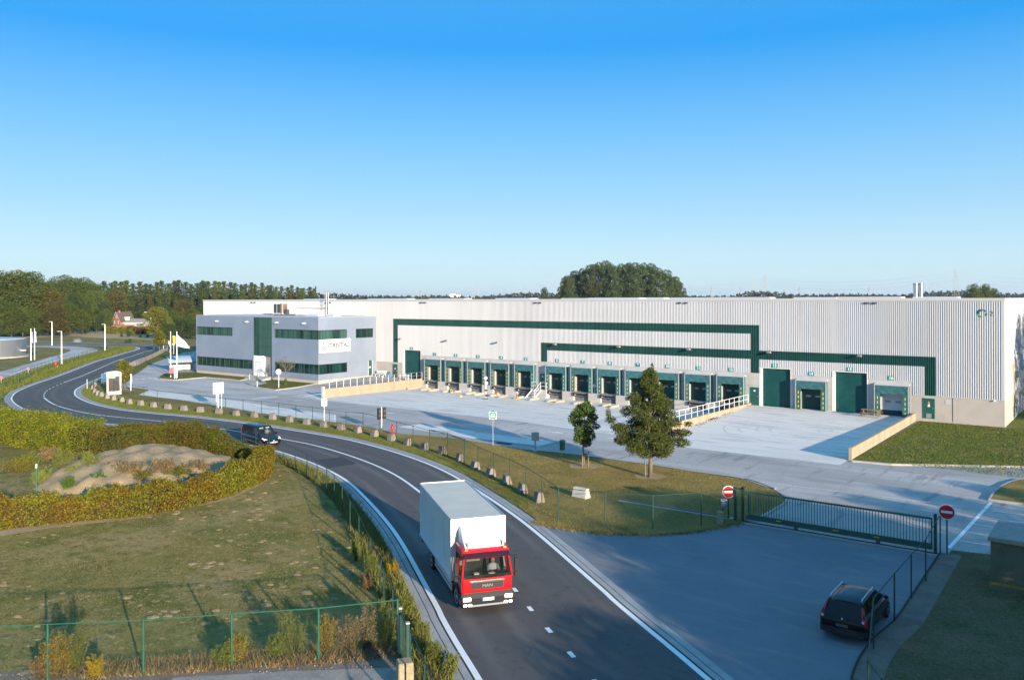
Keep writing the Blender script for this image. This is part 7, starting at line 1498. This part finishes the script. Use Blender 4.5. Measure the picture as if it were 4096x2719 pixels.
fp = far(487 + 10, 385); FB = thing('bungalow', 'low white bungalow with grey hipped roof right of the brick house', 'house', (*fp, 0), TH - .15); b = MB(); b.box(0, 10, 0, 6, -.5, 1.7); b.build('wall', m_plinth, FB); b = MB(); b.loft([[(-.5, -.5, 1.9), (10.5, -.5, 1.9), (10.5, 6.5, 1.9), (-.5, 6.5, 1.9)], [(2.2, 2.6, 3.7), (8, 2.6, 3.7), (8, 3.4, 3.7), (2.2, 3.4, 3.7)]]); b.build('roof', m_tileg, FB); b = MB(); b.box(-.55, 10.55, -.55, 6.55, 1.68, 1.9); b.build('gutter', m_whitep, FB); b = MB(); b.box(6.2, 9.2, -.06, 0, .1, 1.5); b.build('window', m_win, FB)
fp = far(424, 330); SHD = thing('shed', 'long low flat roofed shed behind the garden hedge', 'shed', (*fp, 0), TH - .1); b = MB(); b.box(0, 9.5, 0, 4, 0, 2.0); b.build('wall', m_wood, SHD); b = MB(); b.box(-.3, 9.8, -.4, 4.4, 2.05, 2.35); b.build('roof', mat('rust_roof', (.22, .13, .08), .8), SHD)
hedge('dark green clipped garden hedge below the shed', [far(426, 306), far(512, 304)], 1.3, 2.3, 6000, L_hedgey, .3); hedge('rust coloured clipped garden hedge below the bungalow', [far(514, 304), far(592, 300)], 1.3, 2.3, 6000, leaf_mat('leaf_rust', (.12, .055, .02), (.09, .06, .02), .5), .3)
for i, (x, y, d, s, key, lab) in enumerate(((528, 1308, 285, .19, 'b1', 'small bright yellow conifer in front of the garden hedges'), (486, 1322, 280, .14, 'c1', 'small dark conifer at the left of the garden hedges'), (515, 1322, 276, .14, 'w3', 'low bush beside the yellow garden conifer'), (560, 1322, 272, .13, 'c2', 'small dark conifer right of the yellow garden conifer'), (590, 1318, 270, .14, 'c3', 'green garden conifer near the far bend'), (520, 1352, 240, .10, 'd1', 'dark bush at the end of the loop road fence'), (505, 1355, 238, .08, 'w3', 'low dark shrub near the loop road tip'))):
    plant(key, dict(sum(KIND.values(), []))[key], far(x, d), lab, None, s, far_z(y, d) / 20)
b = MB(); p = far(328, 260); tag(b.build('rubble', m_soil), kind='stuff') if False else None
bh = thing('rock', 'grey rock lying in the straw field', 'rock', (*far(310, 245), 0)); b = MB(); b.lathe([(1.9, -.1), (1.8, .5), (1.2, .9), (.4, 1.0)], (0, 0, 0), 9); b.v = [(x * (1 + .2 * math.sin(x * 3 + z)), y * .7, z * (1 + .2 * math.sin(y * 4))) for x, y, z in b.v]; b.build('stone', m_pitc, bh, smooth=SM)
# far structures above the roof line
m_lat = mat('lattice_steel', (.28, .29, .31), .6)
def pylon(label, x, ytop, d, H=None):
    z = far_z(ytop, d); p = far(x, d); t = thing('pylon', label, 'pylon', (*p, 0), TH, 'power line pylons'); b = MB(); w = z * .075
    lv = [0, .2, .38, .54, .68, .8, .9, 1.0]; hw = [w * (1 - .9 * v) + .25 for v in lv]; r = max(.10, d * .00012)
    for sx in (-1, 1):
        for sy in (-1, 1): b.tube([(sx * q, sy * q, z * v) for v, q in zip(lv, hw)], r, 4)
        for (v, q), (v2, q2) in zip(list(zip(lv, hw))[:-1], list(zip(lv, hw))[1:]): b.tube([(-sx * q, -q, z * v), (sx * q2, -q2, z * v2)], r * .7, 4); b.tube([(sx * q, q, z * v), (sx * q2, -q2, z * v2)], r * .7, 4)
    b.build('lattice', m_lat, t); b = MB()
    for v, a in ((.70, 4.2), (.80, 5.2), (.90, 3.6)): b.tube([(-a, 0, z * v), (0, 0, z * v + .9), (a, 0, z * v)], r, 4); b.tube([(-a, 0, z * v), (a, 0, z * v)], r, 4)
    b.build('cross_arm', m_lat, t); return p, z
PY = [pylon('tall lattice pylon right of the poplar clump', 3061, 1103, 1250), pylon('tallest lattice pylon near the right edge of the sky', 3823, 1077, 1000), pylon('small far pylon, first right of the poplar clump', 2846, 1148, 2300), pylon('small far pylon, second right of the poplar clump', 2962, 1149, 2400), pylon('small far pylon just right of the tall pylon', 3198, 1149, 2400), pylon('small faint pylon directly beside the tall pylon', 3137, 1157, 2800), pylon('small far pylon above the middle of the right wood', 3475, 1150, 2400), pylon('small far pylon right of the chimneys', 3718, 1153, 2400)]
WR = thing('power_line', 'thin power line wires strung between the pylons', 'power line', (*PY[0][0], 0)); 
def wires(a, b, za, zb, sag):
    m = MB()
    for v in (.70, .80, .90):
        for s in (-1, 1):
            off = Vector((RT[0], RT[1])) * s * 4.5; m.tube([(a[0] + (b[0] - a[0]) * u + off.x, a[1] + (b[1] - a[1]) * u + off.y, za * v + (zb * v - za * v) * u - sag * 4 * u * (1 - u)) for u in [k / 10 for k in range(11)]], .035, 3)
    m.build('wire', m_lat, WR, world=True)
wires(PY[0][0], PY[1][0], PY[0][1], PY[1][1], 9); wires(PY[0][0], far(2560, 1500), PY[0][1], 45, 9); wires(PY[1][0], far(4500, 900), PY[1][1], 38, 6); wires(PY[2][0], PY[4][0], PY[2][1], PY[4][1], 8)
p = far(1911, 1500); t = thing('radio_mast', 'thin radio mast with round platform on the skyline', 'mast', (*p, 0)); zt = far_z(1143, 1500); b = MB(); b.tube([(0, 0, 0), (0, 0, zt * .75), (0, 0, zt)], [1.2, .8, .3], 6); b.build('mast', mat('mast_grey', (.35, .3, .3), .7), t); b = MB(); b.lathe([(1, 0), (7, 1.2), (7, 2.2), (1, 3)], (0, 0, zt * .42), 12); b.build('platform', m_lat, t)
p = far(1679, 1500); t = thing('tower_crane', 'red tower crane on the skyline left of the white buildings', 'crane', (*p, 0), TH); zt = far_z(1160, 1500); zj = far_z(1183, 1500); b = MB(); b.tube([(0, 0, 0), (0, 0, zt)], .7, 4); b.build('tower', mat('crane_red', (.4, .12, .1), .6), t); b = MB(); b.tube([(-4, 0, zj - 1.5), (29, 0, zj)], .7, 4); b.tube([(0, 0, zt), (20, 0, zj)], .15, 3); b.build('jib', mat('crane_red', (.4, .12, .1), .6), t)
for lab, x0, x1, y, d in (('white flat roofed factory on the skyline right of the crane', 1799, 1844, 1179, 1300), ('low white hall on the skyline beside the radio mast', 1868, 1897, 1187, 1250)):
    p = far(x0, d); w = (x1 - x0) / FPX * d; t = thing('factory', lab, 'building', (*p, 0), TH); b = MB(); b.box(0, w, 0, 14, 0, far_z(y, d)); b.build('wall', m_swhite, t); b = MB(); b.box(w * .1, w * .5, 2, 8, far_z(y, d), far_z(y, d) + 1.6); b.build('roof_house', m_swhite, t)
# ------------------------------------------------------------------ grass, weeds, mole hills
m_blade = leaf_mat('grass_blade', (0.15, 0.145, 0.04), (0.25, 0.195, 0.08), .5, island=.45, trans=.2)
m_bladeg = leaf_mat('grass_blade_green', (0.10, 0.15, 0.018), (0.16, 0.16, 0.03), .6, island=.45, trans=.2)
m_bladed = leaf_mat('grass_blade_dry', (0.19, 0.15, 0.045), (0.31, 0.225, 0.085), .6, island=.45, trans=.2)
def scatter(poly, n, rng):
    P = np.array(poly); lo, hi = P.min(0), P.max(0); out = []; 
    while sum(len(o) for o in out) < n:
        q = rng.uniform(lo, hi, (n, 2)); c = np.zeros(n, bool); j = len(P) - 1
        for i in range(len(P)):
            xi, yi = P[i]; xj, yj = P[j]; cond = ((yi > q[:, 1]) != (yj > q[:, 1])) & (q[:, 0] < (xj - xi) * (q[:, 1] - yi) / (yj - yi + 1e-12) + xi); c ^= cond; j = i
        out.append(q[c])
    return np.concatenate(out)[:n]
def blades(name, P, h, w, m, rng, z=0.0, lean=.5, label=None):
    n = len(P); a = rng.uniform(0, 6.28, n); hh = h * rng.uniform(.45, 1.3, n); L = rng.normal(0, lean, (n, 2)) * hh[:, None]; dx, dy = np.cos(a) * w / 2, np.sin(a) * w / 2
    V = np.stack([np.stack([P[:, 0] - dx, P[:, 1] - dy, np.full(n, z)], 1), np.stack([P[:, 0] + dx, P[:, 1] + dy, np.full(n, z)], 1), np.stack([P[:, 0] + L[:, 0], P[:, 1] + L[:, 1], z + hh], 1)], 1).reshape(-1, 3)
    o = np_mesh(name, V, np.arange(3 * n).reshape(-1, 3), m); tag(o, label, 'grass', None, 'stuff'); return o
LAWN = gs('F', [(0, 1270), (500, 1190), (1100, 1130), (1500, 1050), (1900, 975), (2200, 850), (2320, 740), (2330, 660)]) + [(p[0] - .35, p[1] - .2) for p in LT[-14:]] + [CORN] + FGP[::-1][1:]
blades('lawn_grass', scatter(LAWN, 110000, NP), .05, .014, m_blade, NP, 0, .9, 'short patchy lawn grass below the beech hedge')
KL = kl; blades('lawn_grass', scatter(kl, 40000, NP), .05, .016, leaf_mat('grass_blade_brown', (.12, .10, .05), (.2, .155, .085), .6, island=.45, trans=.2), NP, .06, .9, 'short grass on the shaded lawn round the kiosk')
ISL = SOUTH[-46:] + apr_edge + isl_n[:24]; blades('island_grass', scatter(ISL, 70000, NP), .06, .018, m_bladed, NP, .07, .9, 'dry yellowish grass on the entrance island')
VER = SOUTH + FEN[5:-2] ; blades('verge_grass', scatter(SOUTH + FEN[6:-1], 60000, NP), .09, .022, m_bladeg, NP, .07, .7, 'green grass of the verge between kerb and concrete blocks')
WLAWN = [(-17.4, 91), (-17.2, 66.8), (-6, 66.5), (-2, 91)]; blades('lawn_grass', scatter(WLAWN, 26000, NP), .07, .06, m_bladeg, NP, .12, .9, 'green lawn grass beside the warehouse corner')
# verge between road and lower fence: tall weeds
lo = offset(CEN, -(EW + .85)); i0_, i1_ = near_i((-58, 46)), near_i((-8, 18.5)); edge = lo[i0_:i1_]; LTp = LT[-22:] + [CORN] + fol[1:6]
vp = [(p[0], p[1]) for p in LT[-21:]] + [CORN] + fol[1:7] + edge[::-1]
eb = []
for q in resample(apr_edge, .05): eb += [(q[0] + RND.gauss(0, .22), q[1] + RND.gauss(0, .22)) for _ in range(9)]
blades('edge_grass', np.array(eb), .13, .04, m_bladed, NP, .01, .9, 'straw coloured grass fringe along the apron edge')
blades('verge_grass', scatter(vp, 46000, NP), .20, .045, m_bladeg, NP, 0, .55, 'rough green grass between the lower fence and the road')
blades('verge_weeds', scatter(vp, 9000, NP), .42, .05, leaf_mat('weed_blade', (.17, .2, .04), (.24, .21, .07), .7), NP, 0, .4, 'taller weeds among the verge grass beside the road')
vl = lo[near_i((-215, 110)):near_i((-112, 46))]; LFv = [(p[0], p[1]) for p in LF]
blades('verge_weeds', scatter(offset(vl, -.1) + [(q[0], q[1]) for q in offset(vl, -6.0)[::-1]], 30000, NP), .45, .1, m_bladeg, NP, 0, .6, 'grassy bank between the loop road fence and the far road')
# weeds and shrubs along the bottom fence
WD = [('M', 560, 1190, 1.55, 1.5, L_gold, 'large golden yellow shrub at the bottom left fence'), ('M', 700, 1150, 1.7, 1.3, L_weed, 'tall thin green shrub right of the golden shrub'), ('M', 895, 1195, .75, .7, L_gold, 'small orange conical shrub at the bottom fence'), ('M', 400, 1190, .7, 1.0, L_dryw, 'low brownish weed left of the golden shrub'), ('M', 2140, 1085, .95, 1.2, L_weed, 'green weed clump behind the middle fence post'), ('M', 2240, 1070, 1.1, .9, L_gold, 'yellow green upright weed beside the middle fence post'),
      ('N', 120, 1230, .8, .9, L_weed, 'low green weed right of a fence post at the bottom'), ('N', 640, 1210, 1.55, 1.6, L_weed, 'big bushy green weed at the bottom fence'), ('N', 480, 1230, .8, 1.2, L_weed, 'smaller green weed left of the big bushy one'), ('N', 940, 1190, 1.35, 1.1, L_gold, 'bright yellow weed right of the tall fence post'), ('N', 1180, 1170, 1.25, 1.3, L_dryw, 'brownish weed with thin stems at the bottom fence'), ('N', 1360, 1150, 1.45, 1.4, L_dryw, 'tall brown green weed near the corner gate'), ('N', 1520, 1130, 1.5, 1.3, L_weed, 'tall dark green weed against the fence corner'), ('N', 1470, 1000, 1.3, 1.1, L_weed, 'green weed behind the fence corner on the lawn side'),
      ('N', 1240, 330, 1.15, .7, L_shrub, 'slender pale shrub at the lower road fence'), ('N', 1390, 480, 1.2, .9, L_weed, 'green weeds growing through the lower road fence'), ('N', 1340, 600, .8, .8, L_dryw, 'dry weed at the foot of the lower road fence'), ('N', 1580, 480, .7, .7, L_gold, 'yellow flowering weed on the road verge'), ('N', 1700, 860, .9, .9, L_weed, 'leafy verge weed beside the corner gate'), ('N', 1850, 1100, .8, .9, L_shrub, 'pale green verge weed by the gutter drain'), ('N', 1990, 1350, 1.0, 1.0, L_weed, 'tall green verge weed at the bottom frame edge, left one'), ('N', 2130, 1420, .8, .8, L_shrub, 'pale verge weed at the bottom frame edge, right one')]
for i, (w, x, y, h, wd, m, lab) in enumerate(WD): shrub(lab, g(w, x, y), h, wd, m, 5200, .042, 0, 90 + i, 'weed', 26, .3)
blades('gravel_weeds', scatter(fl[2:] + gs('N', [(1640, 1250), (900, 1330), (200, 1360)]) + gs('M', [(1700, 1180), (800, 1226)]), 5000, NP), .22, .03, L_dryw, NP, 0, .6, 'dry brown weeds in the gravel along the bottom fence')
# stones in the gravel
sp_ = scatter(fl + gs('N', [(1700, 1340), (300, 1400)]) + gs('M', [(0, 1226)]), 700, NP); V, F = leaf_cards(np.c_[sp_, np.full(len(sp_), .03)], .045, NP, up=3.0, aspect=.9); tag(np_mesh('gravel_stones', V, F, mat('pale_stone', (.27, .235, .19), .9)), 'loose pale stones in the gravel strip', 'stones', None, 'stuff')
# mole hills on the lawn: bare earth cones far too many to count
mp2 = scatter(LAWN, 330, np.random.default_rng(3)); mpc = mp2[(np.sin(mp2[:, 0] * .35) + np.cos(mp2[:, 1] * .42 + 1) > -.7)]
b = MB()
for q in mpc:
    r = RND.uniform(.05, .18) * RND.uniform(.7, 1.2); h = r * RND.uniform(.14, .3); rings = []
    for s, z in ((1.25, -.01), (1.0, .30), (.6, .8), (.2, 1.0)): rings.append([(q[0] + r * s * 1.25 * (RND.uniform(.75, 1.2) + .22 * math.sin(k * 1.9 + q[0] * 9) + .2 * math.sin(k * 3.1 + q[1] * 5)) * math.cos(k * .785), q[1] + r * s * (1 + .22 * math.sin(k * 2.6 + q[1] * 7)) * math.sin(k * .785), h * z) for k in range(8)])
    b.loft(rings)
tag(b.build('mole_hills', m_mole, smooth=True), 'scattered low mole hills of bare earth on the lawn', 'mole hills', None, 'stuff')
# leaves on the ramp
for i, (x, y, n) in enumerate(((840, 245, 160), (480, 378, 120), (345, 427, 60), (620, 325, 50))):
    c = G(2680 + x / 2.8, 1540 + y / 2.8, .25); q = np.random.default_rng(i).normal(0, 1, (n, 2)) * np.array([.3, 1.0]) + np.array(c); V, F = leaf_cards(np.c_[q, np.array([zramp(*k) + .04 for k in q])], .12, NP, up=2.5); tag(np_mesh('fallen_leaves', V, F, leaf_mat('leaf_fallen', (.2, .11, .05), (.13, .07, .03), 3)), 'brown fallen leaves blown against the pale ramp wall, %s patch from the door' % ORD[i], 'leaves', None, 'stuff')
# trees and shrubs beside and behind the camera position (they shade the entrance, the lawn and the warehouse end)
SHADE = [(7.0, 9.0, 4.6), (9.5, 13.0, 5.2), (7.0, 17.0, 5.0), (9.0, 21, 5.4), (8.0, 25, 6.3), (10, 29, 6.9), (8.0, 32.5, 6.6), (9.5, 36.5, 6.0), (8.0, 40, 4.8), (9.0, 44.5, 4.6), (8.5, 49, 4.3), (10, 54, 4.0), (14, 15, 5.8), (14.5, 19.5, 6.4), (14, 24, 7.2), (15, 28, 8), (14, 32, 7.6), (15, 36, 7)]
for i, (x, y, h) in enumerate(SHADE): plant('w%d' % (1 + i % 3), dict(sum(KIND.values(), []))['w%d' % (1 + i % 3)], (x, y), 'leafy boundary tree right of the kiosk outside the frame, %s from the road' % ORD[i], 'boundary trees right of the site', h / 20 * 1.7, h / 20)
for i, (x, y, h) in enumerate(((9, -9, 7.5), (4, -17, 7.0))): plant('w%d' % (1 + i % 3), dict(sum(KIND.values(), []))['w%d' % (1 + i % 3)], (x, y), 'roadside tree behind the viewpoint outside the frame, %s from the road' % ORD[i], 'roadside trees behind the viewpoint', h / 20 * .8, h / 20)
for i, (p, h) in enumerate((((17, 91.5), 15), ((17, 98), 16), ((18, 105), 15), ((20, 113), 16), ((22, 121), 17))): plant('w%d' % (1 + i % 3), dict(sum(KIND.values(), []))['w%d' % (1 + i % 3)], p, 'tall tree beside the warehouse end outside the frame, %s from the gate' % ORD[i], 'trees beside the warehouse end', h / 20, h / 20)
# ------------------------------------------------------------------ thin evening haze
hz = MB(); hz.box(-9200, 9200, -800, 9200, -1.5, 75); ho = hz.build('haze', []); tag(ho, kind='stuff')
mh = bpy.data.materials.new('haze_air'); mh.use_nodes = True; nh = mh.node_tree; nh.nodes.remove(nh.nodes['Principled BSDF'])
pv = nh.nodes.new('ShaderNodeVolumePrincipled'); pv.inputs['Color'].default_value = (.75, .87, 1.0, 1); pv.inputs['Density'].default_value = 0.00008; pv.inputs['Anisotropy'].default_value = 0.2
nh.links.new(pv.outputs[0], nh.nodes['Material Output'].inputs['Volume']); ho.data.materials.append(mh)
